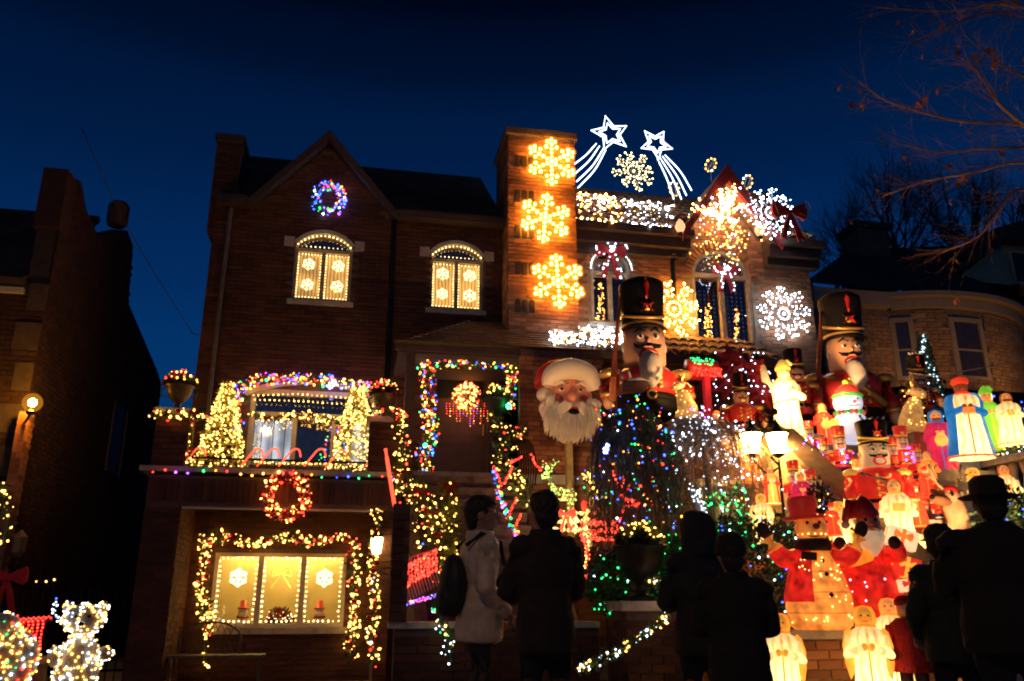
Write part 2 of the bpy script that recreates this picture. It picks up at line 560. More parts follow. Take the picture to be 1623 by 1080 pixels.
slope_roof(HL, -1.965, .465, 14.8, 8.55, 17.2, 10.5, shingle, 10, .3)
slope_roof(HL, .47, 2.62, 14.15, 8.02, 17.2, 10.5, shingle, 13, .3)
slope_roof(HL, -2.6, 2.62, 21.5, 8.02, 17.2, 10.5, shingle)
# cross gable roof with barge boards
mb = MB()
for sgn in (-1, 1):
    mb.prism([(-.75, 9.62), (-.75 + sgn * 1.32, 8.08), (-.75 + sgn * 1.32, 7.96), (-.75, 9.5)], 14.2, 16.4)
mb.obj('gable_roof', shingle, HL)
for sgn in (-1, 1):
    MB().prism([(-.75, 9.56), (-.75 + sgn * 1.34, 8.0), (-.75 + sgn * 1.34, 7.84), (-.75, 9.38)], 14.12, 14.19).obj('barge_board', brownpaint, HL)
MB().b2(-2.62, -2.1, 14.12, 14.34, 7.92, 8.07).obj('gutter', brownpaint, HL)
MB().b2(.62, 2.64, 14.12, 14.34, 7.92, 8.07).obj('gutter', brownpaint, HL)
MB().tube([(.55, 14.43, 7.95), (.55, 14.43, 2.8)], .045, 8).obj('downspout', iron, HL)
MB().tube([(-2.4, 14.43, 7.95), (-2.4, 14.43, 2.8)], .04, 8).obj('downspout', M('grey_pipe', (.16, .14, .12), .6), HL)
ch = MB().b2(-2.8, -2.34, 14.55, 15.3, 7.5, 9.4).obj('chimney', mortarL, HL)
lay_bricks(ch, brickL, (-2.8, 14.55, 7.5), (1, 0, 0), (0, -1, 0), .46, 1.88)
MB().b2(-2.84, -2.3, 14.5, 15.35, 9.4, 9.5).obj('chimney_cap', brownpaint, ch)
# windows
def curtain_mat(name, col, s, sc_=30):
    if name in MATS: return MATS[name]
    m, t, N, L = _new(name)
    o = N.new('ShaderNodeOutputMaterial'); e = N.new('ShaderNodeEmission'); tc = N.new('ShaderNodeTexCoord')
    wv = N.new('ShaderNodeTexWave'); wv.inputs['Scale'].default_value = sc_ / 6; wv.inputs['Distortion'].default_value = 2
    L.new(tc.outputs['Object'], wv.inputs['Vector'])
    nz = N.new('ShaderNodeTexNoise'); nz.inputs['Scale'].default_value = 2.2
    L.new(tc.outputs['Object'], nz.inputs['Vector'])
    a = N.new('ShaderNodeMapRange'); a.inputs[3].default_value = s * .5; a.inputs[4].default_value = s * 1.2
    L.new(wv.outputs['Fac'], a.inputs[0])
    b = N.new('ShaderNodeMapRange'); b.inputs[1].default_value = .3; b.inputs[2].default_value = .7; b.inputs[3].default_value = .5; b.inputs[4].default_value = 1.35
    L.new(nz.outputs[0], b.inputs[0])
    c = N.new('ShaderNodeMath'); c.operation = 'MULTIPLY'
    L.new(a.outputs[0], c.inputs[0]); L.new(b.outputs[0], c.inputs[1])
    e.inputs[0].default_value = (*col, 1)
    L.new(c.outputs[0], e.inputs[1]); L.new(e.outputs[0], o.inputs[0])
    MATS[name] = m
    return m
litcurtain = curtain_mat('lit_cream_curtain', (1, .48, .09), 1.35)
def ribbon_pts(mb, pts, wd, y0, y1):
    """a moulding that follows pts in the x, z plane, wd wide inwards"""
    n = len(pts)
    inn = []
    for i, p in enumerate(pts):
        a = Vector(pts[max(i - 1, 0)]); b = Vector(pts[min(i + 1, n - 1)])
        d = (b - a).normalized(); nn = Vector((d.y, -d.x))
        inn.append((p[0] + nn.x * wd, p[1] + nn.y * wd))
    for i in range(n - 1):
        mb.prism([pts[i], pts[i + 1], inn[i + 1], inn[i]], y0, y1)
def arched_window(house, w, Y, frame_mat, bar=.82, curtain=None, mull=.07, transom_lit=False, fr=.06):
    x0, x1, z0, zs, rise = w
    xc = (x0 + x1) / 2
    zb = z0 + (zs - z0) * bar + .05
    mb = MB()
    y0, y1 = Y + .03, Y + .13
    mb.b2(x0, x0 + fr, y0, y1, z0, zs).b2(x1 - fr, x1, y0, y1, z0, zs).b2(x0 + fr, x1 - fr, y0, y1, z0, z0 + fr)
    mb.b2(xc - mull / 2, xc + mull / 2, y0 - .01, y1, z0 + fr, zb).b2(x0 + fr, x1 - fr, y0 - .015, y1, zb, zb + fr)
    pts = arch_pts(x0, x1, zs, rise)
    ribbon_pts(mb, pts, fr * .95, y0 - .004, y1)
    win = mb.obj('window', frame_mat, house)
    yg = Y + .09
    for a, b in ((x0 + fr, xc - mull / 2), (xc + mull / 2, x1 - fr)):
        MB().b2(a, b, yg, yg + .008, z0 + fr, zb).obj('pane', GLASS(), win)
    pp = [(x0 + fr, zb + fr), (x1 - fr, zb + fr)] + [(p[0], p[1] - fr * .9) for p in reversed(pts) if x0 + fr * .9 < p[0] < x1 - fr * .9 and p[1] - fr > zb + fr]
    MB().prism(pp, yg, yg + .008).obj('transom_pane', GLASS(), win)
    MB().b2(x0 - .06, x1 + .06, Y - .06, Y + .03, z0 - .09, z0 - .003).obj('sill', stone, win)
    if curtain:
        MB().b2(x0, x1, Y + .2, Y + .22, z0 - .05, zb + .02).obj('curtain', curtain, win)
    return win, zb
fr_lit = M('window_frame_tan', (.42, .33, .20), .5)
for w_ in (W1, W2):
    wn, zb_ = arched_window(HL, w_, YF, fr_lit, .81, litcurtain)
    ribbon_pts(mb := MB(), arch_pts(w_[0] - .02, w_[1] + .02, w_[3] + .01, w_[4] + .06), .075, YF - .05, YF + .02)
    mb.obj('arch_moulding', M('lit_moulding', (.62, .58, .42), .6), wn)
    for xx in (w_[0] - .2, w_[1] + .02):
        MB().b2(xx, xx + .18, YF - .045, YF + .01, w_[3] - .10, w_[3] + .09).obj('corner_stone', M('carved_stone', (.5, .42, .4), .9, bump=.9, scale=16), wn)
# ground storey: garage box, balcony
gm = MB()
gm.b2(-2.66, -2.22, 12.0, 12.5, 0, 2.33).b2(-2.66, .62, 12.0, 12.4, 2.33, 2.74).b2(.44, .62, 12.0, 12.5, 0, 2.33)
gm.b2(-2.66, -2.22, 12.5, 14.5, 0, 2.74).b2(.44, .62, 12.5, 14.5, 0, 2.74)
GW = (-1.86, .03, .75, 1.79)
wall_holes(gm, -2.22, .44, 0, 2.7, 13.2, 13.4, [GW])
gm.b2(-2.66, .66, 12.4, 14.5, 2.74, 2.78)
gar = gm.obj('garage_front', mortarL, HL)
lay_bricks(gar, brickL, (-2.66, 12.0, 0), (1, 0, 0), (0, -1, 0), .44, 2.33, singles=60, key=(-2.4, 12, .8))
lay_bricks(gar, brickL, (.44, 12.0, 0), (1, 0, 0), (0, -1, 0), .18, 2.33)
lay_bricks(gar, brickL, (-2.22, 12.0, 0), (0, 1, 0), (1, 0, 0), 1.2, 2.33, singles=100, key=(-2.2, 12.2, 1.2))
lay_bricks(gar, brickL, (-2.22, 13.2, 0), (1, 0, 0), (0, -1, 0), 2.66, 2.6, lambda x, z, y: not (GW[0] - .05 < x < GW[1] + .05 and GW[2] - .05 < z < GW[3] + .05), singles=100, key=(-1, 13.2, .4))
# soldier course over the opening
sb = MB()
me = None
for i in range(42):
    x = -2.60 + i * .0765
    if x > .58: break
    c_ = (x, 12.0, 2.54)
    o_ = link('soldier_brick', me, gar) if me else MB().box((0, 0, 0), (.062, .03, .30)).obj('soldier_brick', brickL, gar)
    me = o_.data
    o_.location = c_
MB().b2(-2.78, .72, 11.92, 14.5, 2.782, 2.85).obj('balcony_slab', stone, HL)
MB().b2(-2.2, .42, 12.02, 12.05, 2.30, 2.335).obj('lintel_strip', creampaint, HL)
for x0 in (-2.66, .24):
    p_ = MB().b2(x0, x0 + .42, 12.0, 12.42, 2.852, 3.58).obj('balcony_pillar', mortarL, HL)
    lay_bricks(p_, brickL, (x0, 12.0, 2.86), (1, 0, 0), (0, -1, 0), .42, .70)
    lay_bricks(p_, brickL, (x0 + .42, 12.0, 2.86), (0, 1, 0), (1, 0, 0), .42, .70)
    MB().b2(x0 - .05, x0 + .47, 11.95, 12.47, 3.582, 3.66).obj('pillar_cap', stone, p_)
rl = MB().b2(-2.24, .24, 12.18, 12.22, 3.00, 3.03).b2(-2.24, .24, 12.18, 12.22, 2.88, 2.90).obj('balcony_rail', iron, HL)
bm_ = None
for i in range(24):
    x = -2.2 + i * .104
    o_ = link('baluster', bm_, rl) if bm_ else MB().tube([(0, 12.2, 2.85), (0, 12.2, 3.0)], .009, 5).obj('baluster', iron, rl)
    bm_ = o_.data; o_.location.x = x
# balcony window: three lights under an arched head
bw = MB(); y0, y1 = YF + .02, YF + .12
for a, b, c_, d_ in ((-1.74, -1.66, 3.3, 4.62), (.32, .40, 3.3, 4.62), (-1.66, .32, 4.10, 4.22), (-1.66, .32, 3.3, 3.36), (-1.02, -.94, 3.36, 4.10), (-.36, -.28, 3.36, 4.10), (-1.66, .32, 4.52, 4.62)):
    bw.b2(a, b, y0, y1, c_, d_)
bwin = bw.obj('window', creampaint, HL)
for a, b in ((-1.66, -1.02), (-.94, -.36), (-.28, .32)):
    MB().b2(a, b, YF + .08, YF + .088, 3.36, 4.10).obj('pane', GLASS(), bwin)
MB().b2(-1.66, .32, YF + .08, YF + .088, 4.22, 4.52).obj('transom_pane', GLASS(), bwin)
blind = curtain_mat('lit_white_blind', (.86, .92, 1), .75, 8)
for a, b in ((-1.66, -1.0), (-.02, .36)):
    bl = MB().b2(a, b, YF + .26, YF + .27, 3.33, 4.12).obj('blind', blind, bwin)
for xx in (-1.52, -1.33, -1.14):
    MB().b2(xx, xx + .012, YF + .06, YF + .078, 3.36, 4.10).obj('window_bar', iron, bwin)
ribbon_pts(mb := MB(), arch_pts(-1.86, .50, 4.56, .26), .10, YF - .06, YF + .02)
mb.obj('arch_moulding', creampaint, bwin)
# door
dm = MB(); 
dm.b2(DR[0], DR[1], YF + .12, YF + .17, DR[2], DR[3])
door = dm.obj('door', darkwood, HL)
for a, b, c_, d_ in ((1.46, 1.84, 3.1, 3.8), (1.92, 2.30, 3.1, 3.8), (1.46, 1.84, 3.95, 4.5), (1.92, 2.30, 3.95, 4.5)):
    MB().b2(a, b, YF + .10, YF + .125, c_, d_).obj('door_panel', darkwood, door)
MB().b2(1.46, 2.3, YF + .10, YF + .122, 4.62, 5.02).obj('door_light', M('dark_glass', (.02, .02, .025), .08), door)
MB().tube([(2.3, YF + .06, 3.95), (2.3, YF + .06, 4.15)], .015, 6).obj('door_handle', goldm, door)
fm = MB().b2(DR[0] - .1, DR[0], YF - .04, YF + .1, 2.98, 5.2).b2(DR[1], DR[1] + .1, YF - .04, YF + .1, 2.98, 5.2).b2(DR[0] - .1, DR[1] + .1, YF - .05, YF + .1, 5.1, 5.22)
fm.obj('door_frame', brownpaint, door)
# porch: floor, steps, side wall, roof
MB().b2(.66, 3.95, 12.7, 14.5, 2.86, 2.98).b2(.66, 3.95, 12.75, 14.5, 0, 2.86).obj('porch_floor', concrete, HL)
MB().b2(.60, 3.9, 12.62, 12.7, 2.84, 2.99).obj('porch_edge', stone, HL)
sm = None
for i in range(13):
    o_ = link('step', sm, HL) if sm else MB().box((0, 0, 0), (1.5, .3, .2)).obj('step', M('dark_step_stone', (.11, .08, .065), .85, bump=.4), HL)
    sm = o_.data; o_.location = (1.7, 12.47 - i * .27, 2.78 - i * .2)
MB().prism([(9.0, 0), (12.74, 0), (12.74, 2.95), (12.4, 2.95), (9.0, .5)], .78, .92, lambda a, d, b: (d, a, b)).obj('stair_wall', mortarL, HL)
MB().prism([(9.0, 0), (12.74, 0), (12.74, 2.95), (12.4, 2.95), (9.0, .5)], 2.48, 2.62, lambda a, d, b: (d, a, b)).obj('stair_wall', mortarL, HL)
pw = MB().b2(2.62, 3.95, 12.75, 12.95, 2.98, 5.05).obj('porch_wall', mortarL, HL)
lay_bricks(pw, brickR, (2.6, 12.75, 0), (1, 0, 0), (0, -1, 0), 1.36, 5.0, lambda x, z, y: z > .5, singles=160, key=(2.9, 12.7, 3.5))
MB().b2(.78, .92, 12.85, 12.99, 2.98, 5.05).obj('porch_post', brownpaint, HL)
# hipped porch roof
A, B, C_, D_ = (.66, 12.9, 5.08), (3.95, 12.9, 5.08), (3.95, 14.42, 6.04), (2.0, 14.42, 6.04)
E_ = (.66, 14.48, 5.08)
mb = MB()
mb._add([A, B, C_, D_, E_, (A[0], A[1], 4.93), (B[0], B[1], 4.93), (E_[0], E_[1], 4.93), (C_[0], 14.48, 4.93)],
        [(0, 1, 2, 3), (0, 3, 4), (5, 6, 1, 0), (4, 7, 5, 0), (7, 8, 6, 5)])
pr_ = mb.obj('porch_roof', shingle, HL)
ms = MB()
rowsn = 11
for r in range(rowsn):
    t0, t1 = r / rowsn, (r + 1) / rowsn
    xa = .66 + 1.34 * t0
    a = xa - (.12 if r % 2 else 0)
    while a < 3.93:
        a0, a1 = max(a, xa) + .006, min(a + .26, 3.95) - .006
        ya, yb = 12.9 + 1.52 * t0 - .02, 12.9 + 1.52 * t1
        za, zb_ = 5.08 + .96 * t0 - .01, 5.08 + .96 * t1
        if a1 > a0 + .02:
            ms._add([(a0, ya, za + .035), (a1, ya, za + .035), (a1, yb, zb_ + .008), (a0, yb, zb_ + .008), (a0, ya, za + .005), (a1, ya, za + .005)], [(0, 1, 2, 3), (4, 5, 1, 0)])
        a += .26
ms.obj('shingles', M('warm_shingle', (.16, .085, .05), .8, rand=.3, bump=.2), pr_, kind='stuff')
MB().tube([A, D_], .035, 5).obj('hip_ridge', claytile, pr_)
MB().b2(.6, 3.95, 12.82, 12.9, 4.95, 5.09).obj('fascia', brownpaint, pr_)
MB().tube([(.58, 12.78, 5.08), (3.95, 12.78, 5.08)], .05, 8).obj('gutter', brownpaint, pr_)
# chimney between the two houses
chm = MB().b2(2.64, 3.95, 13.95, 15.2, 5.5, 9.78).obj('tall_chimney', mortarR, HL)
slots = []
for k in range(5):
    zc = 9.2 - k * .74
    slots.append(zc)
lay_bricks(chm, brickR, (2.64, 13.95, 5.55), (1, 0, 0), (0, -1, 0), 1.31, 4.2, lambda x, z, y: not (2.74 < x < 3.18 and any(abs(z - q) < .13 for q in slots)), singles=260, key=(3.6, 13.95, 8.0))
lay_bricks(chm, brickR, (2.64, 13.95, 5.55), (0, 1, 0), (-1, 0, 0), 1.25, 4.2)
for zc in slots:
    for q in range(3):
        MB().b2(2.77 + q * .135, 2.86 + q * .135, 13.925, 13.96, zc - .12, zc + .12).obj('vent_brick', M('recess_shade_brick', (.05, .03, .025), .9), chm)  # dark boxes: the shade of the recessed vents is put into their colour
MB().b2(2.58, 4.01, 13.89, 15.26, 9.782, 9.92).obj('chimney_cap', M('dark_cap_stone', (.16, .11, .08), .85, bump=.3), chm)

# ================================================================== right house
HR = thing('brick_house', 'tan brick house with clay tile roof, arched windows and lit gable', 'house', (6.5, YF, 0))
R1 = (4.38, 5.18, 6.22, 7.34, .40)
R2 = (6.48, 7.74, 5.55, 7.35, .60)
mb = MB()
wall_holes(mb, 3.96, 9.06, 0, 8.06, YF, YF + .3, [rect(R1), rect(R2)])
arch_fill(mb, R1, YF, YF + .3); arch_fill(mb, R2, YF, YF + .3)
mb.prism([(6.3, 8.06), (8.1, 8.06), (7.2, 9.45)], YF, YF + .3)
mb.obj('wall', mortarR, HR)
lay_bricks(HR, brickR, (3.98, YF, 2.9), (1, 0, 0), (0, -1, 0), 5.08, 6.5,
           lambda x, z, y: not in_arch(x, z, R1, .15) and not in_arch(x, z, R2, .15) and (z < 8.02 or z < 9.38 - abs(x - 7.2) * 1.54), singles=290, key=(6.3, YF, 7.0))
MB().b2(4.0, 8.8, YF + .3, 17, 7.98, 8.05).b2(8.8, 9.06, YF + .3, 23, 0, 8.06).b2(3.96, 9.0, 17, 17.1, 0, 8).b2(3.96, 9.06, 22.8, 23, 0, 8.06).obj('inner_walls', MATS['dark_plaster'], HR)
abm = None
for w_ in (R1, R2):
    x0, x1, z0, zs, rise = w_
    w2 = (x1 - x0) / 2; rad = (w2 * w2 + rise * rise) / (2 * rise); cz = zs + rise - rad; cx = (x0 + x1) / 2
    a_ = math.asin(min(1, w2 / rad))
    n = int(2 * a_ * rad / .08)
    for i in range(n + 1):
        t = -a_ + 2 * a_ * i / n
        o_ = link('arch_brick', abm, HR) if abm else MB().box((0, 0, 0), (.062, .05, .15)).obj('arch_brick', brickR, HR)
        abm = o_.data
        o_.location = (cx + (rad + .08) * math.sin(t), YF - .012, cz + (rad + .08) * math.cos(t)); o_.rotation_euler = (0, t, 0)
wr1, _z = arched_window(HR, R1, YF, M('frame_pale_green', (.5, .48, .36), .5), .86)
wr2, _z = arched_window(HR, R2, YF, M('frame_tan', (.5, .40, .30), .5), .97, mull=.09, fr=.075)
MB().b2(4.45, 5.1, YF + .13, YF + .14, 7.2, 7.6).obj('transom_board', M('pale_board', (.45, .38, .28), .7), wr1)
MB().b2(6.5, 7.72, YF + .14, YF + .15, 7.3, 7.93).obj('transom_board', M('grey_board', (.12, .11, .11), .7), wr2)
# heavy wooden cornice either side of the gable
for x0, x1 in ((3.97, 6.36), (8.05, 9.2)):
    c_ = MB().b2(x0, x1, 14.18, 14.5, 7.78, 7.98).b2(x0, x1 + .05, 14.06, 14.5, 7.983, 8.14).b2(x0, x1, 14.3, 14.5, 7.62, 7.777).obj('cornice', brownpaint, HR)
MB().tube([(6.05, 14.3, 7.7), (6.05, 14.4, 7.55), (6.05, 14.42, 6.9), (5.98, 14.42, 6.8)], .05, 8).obj('downspout', iron, HR)
# clay barrel tile roof
def tile_roof(parent, x0, x1, ya, za, yb, zb, rows, pw=.2):
    base = slope_roof(parent, x0, x1, ya, za, yb, zb, M('roof_deck', (.10, .06, .04), .9))
    d = Vector((0, yb - ya, zb - za)); ang = math.atan2(d.z, d.y); L = d.length / rows
    me = None
    n = int((x1 - x0) / pw)
    for i in range(n):
        for r in range(rows):
            if me is None:
                mb = MB()
                pts0 = []; K = 6
                vs = []
                for e, (rr, yy, hh) in enumerate(((pw * .46, -.02, .035), (pw * .38, L * 1.06, .0))):
                    for k in range(K + 1):
                        t = PI * k / K
                        vs.append((rr * math.cos(t), yy, rr * math.sin(t) * .75 + hh))
                fs = [(k, k + 1, K + 2 + k, K + 1 + k) for k in range(K)]
                for e, (rr, yy, hh) in enumerate(((pw * .36, -.02, .035), (pw * .3, L * 1.06, .0))):
                    for k in range(K + 1):
                        t = PI * k / K
                        vs.append((rr * math.cos(t), yy, rr * math.sin(t) * .7 + hh - .004))
                q = 2 * (K + 1)
                fs += [(q + k, q + K + 1 + k, q + K + 2 + k, q + k + 1) for k in range(K)]
                fs += [(k, q + k, q + k + 1, k + 1) for k in range(K)]
                mb._add(vs, fs)
                o = mb.obj('roof_tile', claytile, base)
                me = o.data
            else: o = link('roof_tile', me, base)
            t = r / rows
            o.location = (x0 + pw * (i + .5), ya + d.y * t, za + d.z * t + .005)
            o.rotation_euler = (ang + U_(-.01, .01), 0, U_(-.01, .01))
    return base
RT = tile_roof(HR, 4.0, 6.3, 14.12, 8.16, 16.9, 10.28, 9, .2)
tile_roof(HR, 6.3, 8.1, 14.82, 8.693, 16.9, 10.28, 7, .2)
tile_roof(HR, 8.1, 9.1, 14.12, 8.16, 16.9, 10.28, 9, .2)
slope_roof(HR, 4.0, 9.1, 21.5, 8.1, 16.9, 10.28, shingle)
MB().tube([(4.0, 16.9, 10.3), (9.1, 16.9, 10.3)], .09, 8).obj('ridge_tile', claytile, RT)
# gable with red fabric wrapped boards
mb = MB()
for sgn in (-1, 1):
    mb.prism([(7.2, 9.62), (7.2 + sgn * 1.02, 8.1), (7.2 + sgn * 1.02, 7.98), (7.2, 9.5)], 14.1, 16.3)
mb.obj('gable_roof', claytile, HR)
for sgn in (-1, 1):
    MB().prism([(7.2, 9.66), (7.2 + sgn * 1.06, 8.08), (7.2 + sgn * 1.06, 7.86), (7.2 + sgn * .62, 8.52), (7.2, 9.26)], 14.0, 14.09).obj('barge_board', M('dark_red_fabric', (.17, .008, .012), .85, bump=.4), HR)
MB().b2(8.35, 8.75, 15.2, 15.7, 8.5, 9.75).obj('chimney', brickR, HR)
# tile awning over the porch
AW = tile_roof(HR, 3.98, 7.4, 13.1, 5.22, 14.44, 5.98, 3, .19)
AW.name = 'porch_awning'
MB().b2(3.98, 7.4, 13.02, 13.09, 5.05, 5.2).obj('fascia', brownpaint, AW)
for x in (4.6, 7.2):
    MB().b2(x, x + .14, 13.15, 13.29, 3.2, 5.1).obj('porch_post', brownpaint, HR)
MB().b2(5.2, 6.1, YF + .05, YF + .1, 3.2, 5.2).obj('door', darkwood, HR)
# terrace, front steps, parapets
ter = MB().b2(3.96, 8.9, 9.9, 14.5, 0, 3.14).obj('terrace', mortarR, HR)
lay_bricks(ter, brickR, (3.96, 9.9, 0), (1, 0, 0), (0, -1, 0), 1.2, 3.0)
MB().b2(3.9, 8.95, 9.84, 14.5, 3.142, 3.2).obj('terrace_paving', stone, HR)
STY0, STY1, STZ0, STZ1 = 6.7, 9.84, .85, 3.2
def stair_z(Y): return STZ0 + (min(max(Y, STY0), STY1) - STY0) / (STY1 - STY0) * (STZ1 - STZ0)
n = 13
sm = None
for i in range(n):
    y = STY0 + (STY1 - STY0) * i / n
    o_ = link('step', sm, HR) if sm else MB().box((0, 0, 0), (2.6, .26, .2)).obj('step', stone, HR)
    sm = o_.data; o_.location = (6.65, y + .12, stair_z(y) - .1)
MB().prism([(6.7, 0), (9.84, 0), (9.84, 3.0), (6.7, .65)], 5.36, 7.94, lambda a, d, b: (d, a, b)).obj('stair_core', concrete, HR)
pf = lambda a, d, b: (d, a, b)
par = MB().prism([(6.6, 0), (9.84, 0), (9.84, 3.2), (9.4, 3.06), (6.6, .98)], 5.12, 5.35, pf).obj('stair_parapet', M('cream_stucco', (.55, .45, .28), .85, bump=.2), HR)
MB().prism([(6.55, .94), (9.4, 3.064), (9.4, 3.16), (6.55, 1.04)], 5.06, 5.42, pf).obj('parapet_cap', M('brown_stone', (.24, .15, .11), .8, bump=.2), par)
# right hand balustrade, running towards the street, with turned balusters
bal = MB().b2(7.97, 8.25, 7.4, 9.84, 2.74, 2.83).b2(7.99, 8.23, 7.4, 9.84, 0, 2.0).obj('balustrade', M('sand_stone', (.52, .42, .3), .8, bump=.2), HR)
bmesh_ = None
for i in range(13):
    o_ = link('baluster', bmesh_, bal) if bmesh_ else MB().lathe([(.06, 0), (.06, .05), (.035, .09), (.075, .26), (.07, .36), (.035, .58), (.06, .68), (.06, .74)], n=10).obj('baluster', MATS['sand_stone'], bal, smooth=True)
    bmesh_ = o_.data; o_.location = (8.11, 7.5 + i * .185, 2.0)
# low front wall and brick piers on the street
fw = MB().b2(3.6, 5.1, 6.85, 7.15, 0, .78).obj('front_wall', mortarR, HR)
lay_bricks(fw, brickR, (3.6, 6.85, 0), (1, 0, 0), (0, -1, 0), 1.5, .78, singles=90, key=(4.3, 6.85, .6))
MB().b2(3.55, 5.14, 6.78, 7.2, .782, .85).obj('coping', stone, fw)
sidew = MB().b2(.5, 2.5, 8.4, 8.6, 0, .84).obj('front_wall', mortarL, HL)
lay_bricks(sidew, brickL, (.5, 8.4, 0), (1, 0, 0), (0, -1, 0), 2.0, .84, singles=110, key=(.8, 8.4, .6))
MB().b2(.44, 2.5, 8.34, 8.66, .842, .90).obj('coping', stone, sidew)
tp = MB().b2(.44, .60, 8.3, 8.46, .902, 2.0).obj('wall_pier', mortarL, HL)
lay_bricks(tp, brickL, (.44, 8.3, .91), (1, 0, 0), (0, -1, 0), .16, 1.05)
PIER = thing('brick_pier', 'brick gate pier with stone cap under the black urn', 'pier', (2.84, 8, 0))
MB().b2(2.58, 3.1, 7.75, 8.27, 0, 1.0).obj('core', mortarL, PIER)
lay_bricks(PIER, brickL, (2.58, 7.75, 0), (1, 0, 0), (0, -1, 0), .52, 1.0, singles=60, key=(2.8, 7.7, .6))
lay_bricks(PIER, brickL, (2.58, 7.75, 0), (0, 1, 0), (-1, 0, 0), .52, 1.0, singles=40, key=(2.6, 7.9, .6))
MB().b2(2.53, 3.15, 7.70, 8.32, 1.002, 1.09).obj('cap', stone, PIER)
# ================================================================== neighbour on the left, dark
brickN = M('brick_sooty', (.06, .025, .015), .9, var=.2, bump=.25, rand=.3)  # darkened brick: the wall's lack of light is put into its colour
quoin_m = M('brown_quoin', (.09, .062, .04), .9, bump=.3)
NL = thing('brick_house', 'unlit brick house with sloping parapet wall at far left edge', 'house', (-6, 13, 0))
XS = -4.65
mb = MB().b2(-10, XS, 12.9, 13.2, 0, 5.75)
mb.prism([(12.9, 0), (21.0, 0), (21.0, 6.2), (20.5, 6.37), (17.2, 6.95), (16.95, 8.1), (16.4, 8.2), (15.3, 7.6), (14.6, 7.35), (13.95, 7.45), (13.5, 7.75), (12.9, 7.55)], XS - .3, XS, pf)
mb.obj('wall', M('mortar_sooty', (.06, .045, .035), .95), NL)  # mortar darkened alike, the unlit look is in the colour
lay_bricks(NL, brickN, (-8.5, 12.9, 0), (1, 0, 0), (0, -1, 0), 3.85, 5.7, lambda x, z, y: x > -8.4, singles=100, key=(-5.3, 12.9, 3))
def side_in(x, z, y):
    tops = [(12.9, 7.5), (13.5, 7.7), (13.95, 7.4), (14.6, 7.3), (15.3, 7.55), (16.4, 8.1), (16.95, 8.0), (17.2, 6.8), (20.5, 6.3), (21.0, 6.1)]
    for (a, b), (c, d) in zip(tops[:-1], tops[1:]):
        if a <= y <= c: return z < b + (d - b) * (y - a) / (c - a) - .06
    return False
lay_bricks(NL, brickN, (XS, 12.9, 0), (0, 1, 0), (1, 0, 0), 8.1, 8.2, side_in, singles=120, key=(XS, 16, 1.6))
slope_roof(NL, -10, XS - .3, 12.75, 5.7, 15.6, 8.1, shingle, 10, .3)
for k in range(9):
    MB().b2(XS - (.34 if k % 2 else .24), XS + .01, 12.86, 12.9, .3 + k * .62, .3 + k * .62 + (.42)).obj('quoin', quoin_m, NL)
MB().b2(-5.0, XS + .02, 12.84, 13.3, 6.6, 7.62).obj('corner_stack', brickN, NL)
MB().lathe([(.16, 0), (.2, .1), (.2, .42), (.14, .5)], (XS - .1, 16.0, 8.1), 12).obj('chimney_pot', M('dark_clay', (.09, .05, .04), .9), NL)
MB().prism([(-5.62, 6.15), (-5.42, 5.35), (-5.32, 5.4), (-5.52, 6.2)], 12.5, 12.75).obj('barge_board', creampaint, NL)
MB().b2(-5.3, -4.95, 12.80, 12.9, 5.5, 5.58).obj('eave_board', creampaint, NL)
wn = MB().b2(XS - .02, XS + .05, 17.2, 17.26, 3.6, 4.9).b2(XS - .02, XS + .05, 18.2, 18.26, 3.6, 4.9).b2(XS - .02, XS + .06, 17.2, 18.26, 3.52, 3.6).obj('window', brownpaint, NL)
MB().b2(XS - .01, XS + .02, 17.26, 18.2, 3.6, 4.9).obj('pane', M('night_glass', (.012, .012, .014), .55), wn)
wn = MB().b2(-8.0, -7.92, 12.85, 12.9, 1.2, 2.6).b2(-6.4, -6.32, 12.85, 12.9, 1.2, 2.6).b2(-8.0, -6.32, 12.84, 12.9, 2.6, 2.7).obj('window', creampaint, NL)
MB().b2(-7.92, -6.4, 12.87, 12.895, 1.2, 2.6).obj('pane', MATS['night_glass'], wn)
# brick gate post by the lamp at the left edge
LP_ = thing('brick_post', 'slim brick post lit by the globe lamp at the left edge', 'post', (-4.55, 12.7, 0))
MB().b2(-4.62, -4.50, 12.6, 12.84, 0, 3.66).obj('core', mortarR, LP_)
lay_bricks(LP_, brickR, (-4.62, 12.6, 0), (1, 0, 0), (0, -1, 0), .12, 3.66, bl=.12)
lay_bricks(LP_, brickR, (-4.50, 12.6, 0), (0, 1, 0), (1, 0, 0), .24, 3.66)
gl = thing('wall_lamp', 'glowing round lamp on top of the slim brick post', 'lamp', (-4.45, 12.55, 3.7))
gc_ = Vector((-4.36, 12.28, 3.72))
MB().ell(gc_, .055, 14, 10).obj('bulb', EM('globe_lamp', (1, .42, .03), 420, 0), gl, True)
MB().ell(gc_, .13, 18, 12).obj('globe', HALO_SHELL('globe_halo_shell', (1, .36, .03), 1.6, .13), gl, True)  # globe shell with the lamp's halo of glow painted into its emission
MB().lathe([(.06, 0), (.06, .03), (.03, .06)], gc_ + Vector((0, 0, -.16)), 10).obj('holder', iron, gl)
MB().tube([(-4.55, 12.62, 3.5), (-4.48, 12.5, 3.5), gc_ + Vector((0, 0, -.15))], .02, 6).obj('arm', iron, gl)
wl2 = thing('wall_lamp', 'small unlit brass wall lantern below the globe lamp', 'lamp', (-4.38, 12.7, 1.8))
MB().lathe([(.05, 0), (.085, .05), (.10, .26), (.03, .34), (.0, .36)], (-4.36, 12.7, 1.68), 6).obj('lantern_body', M('dull_brass', (.35, .26, .12), .5, metal=.6), wl2)
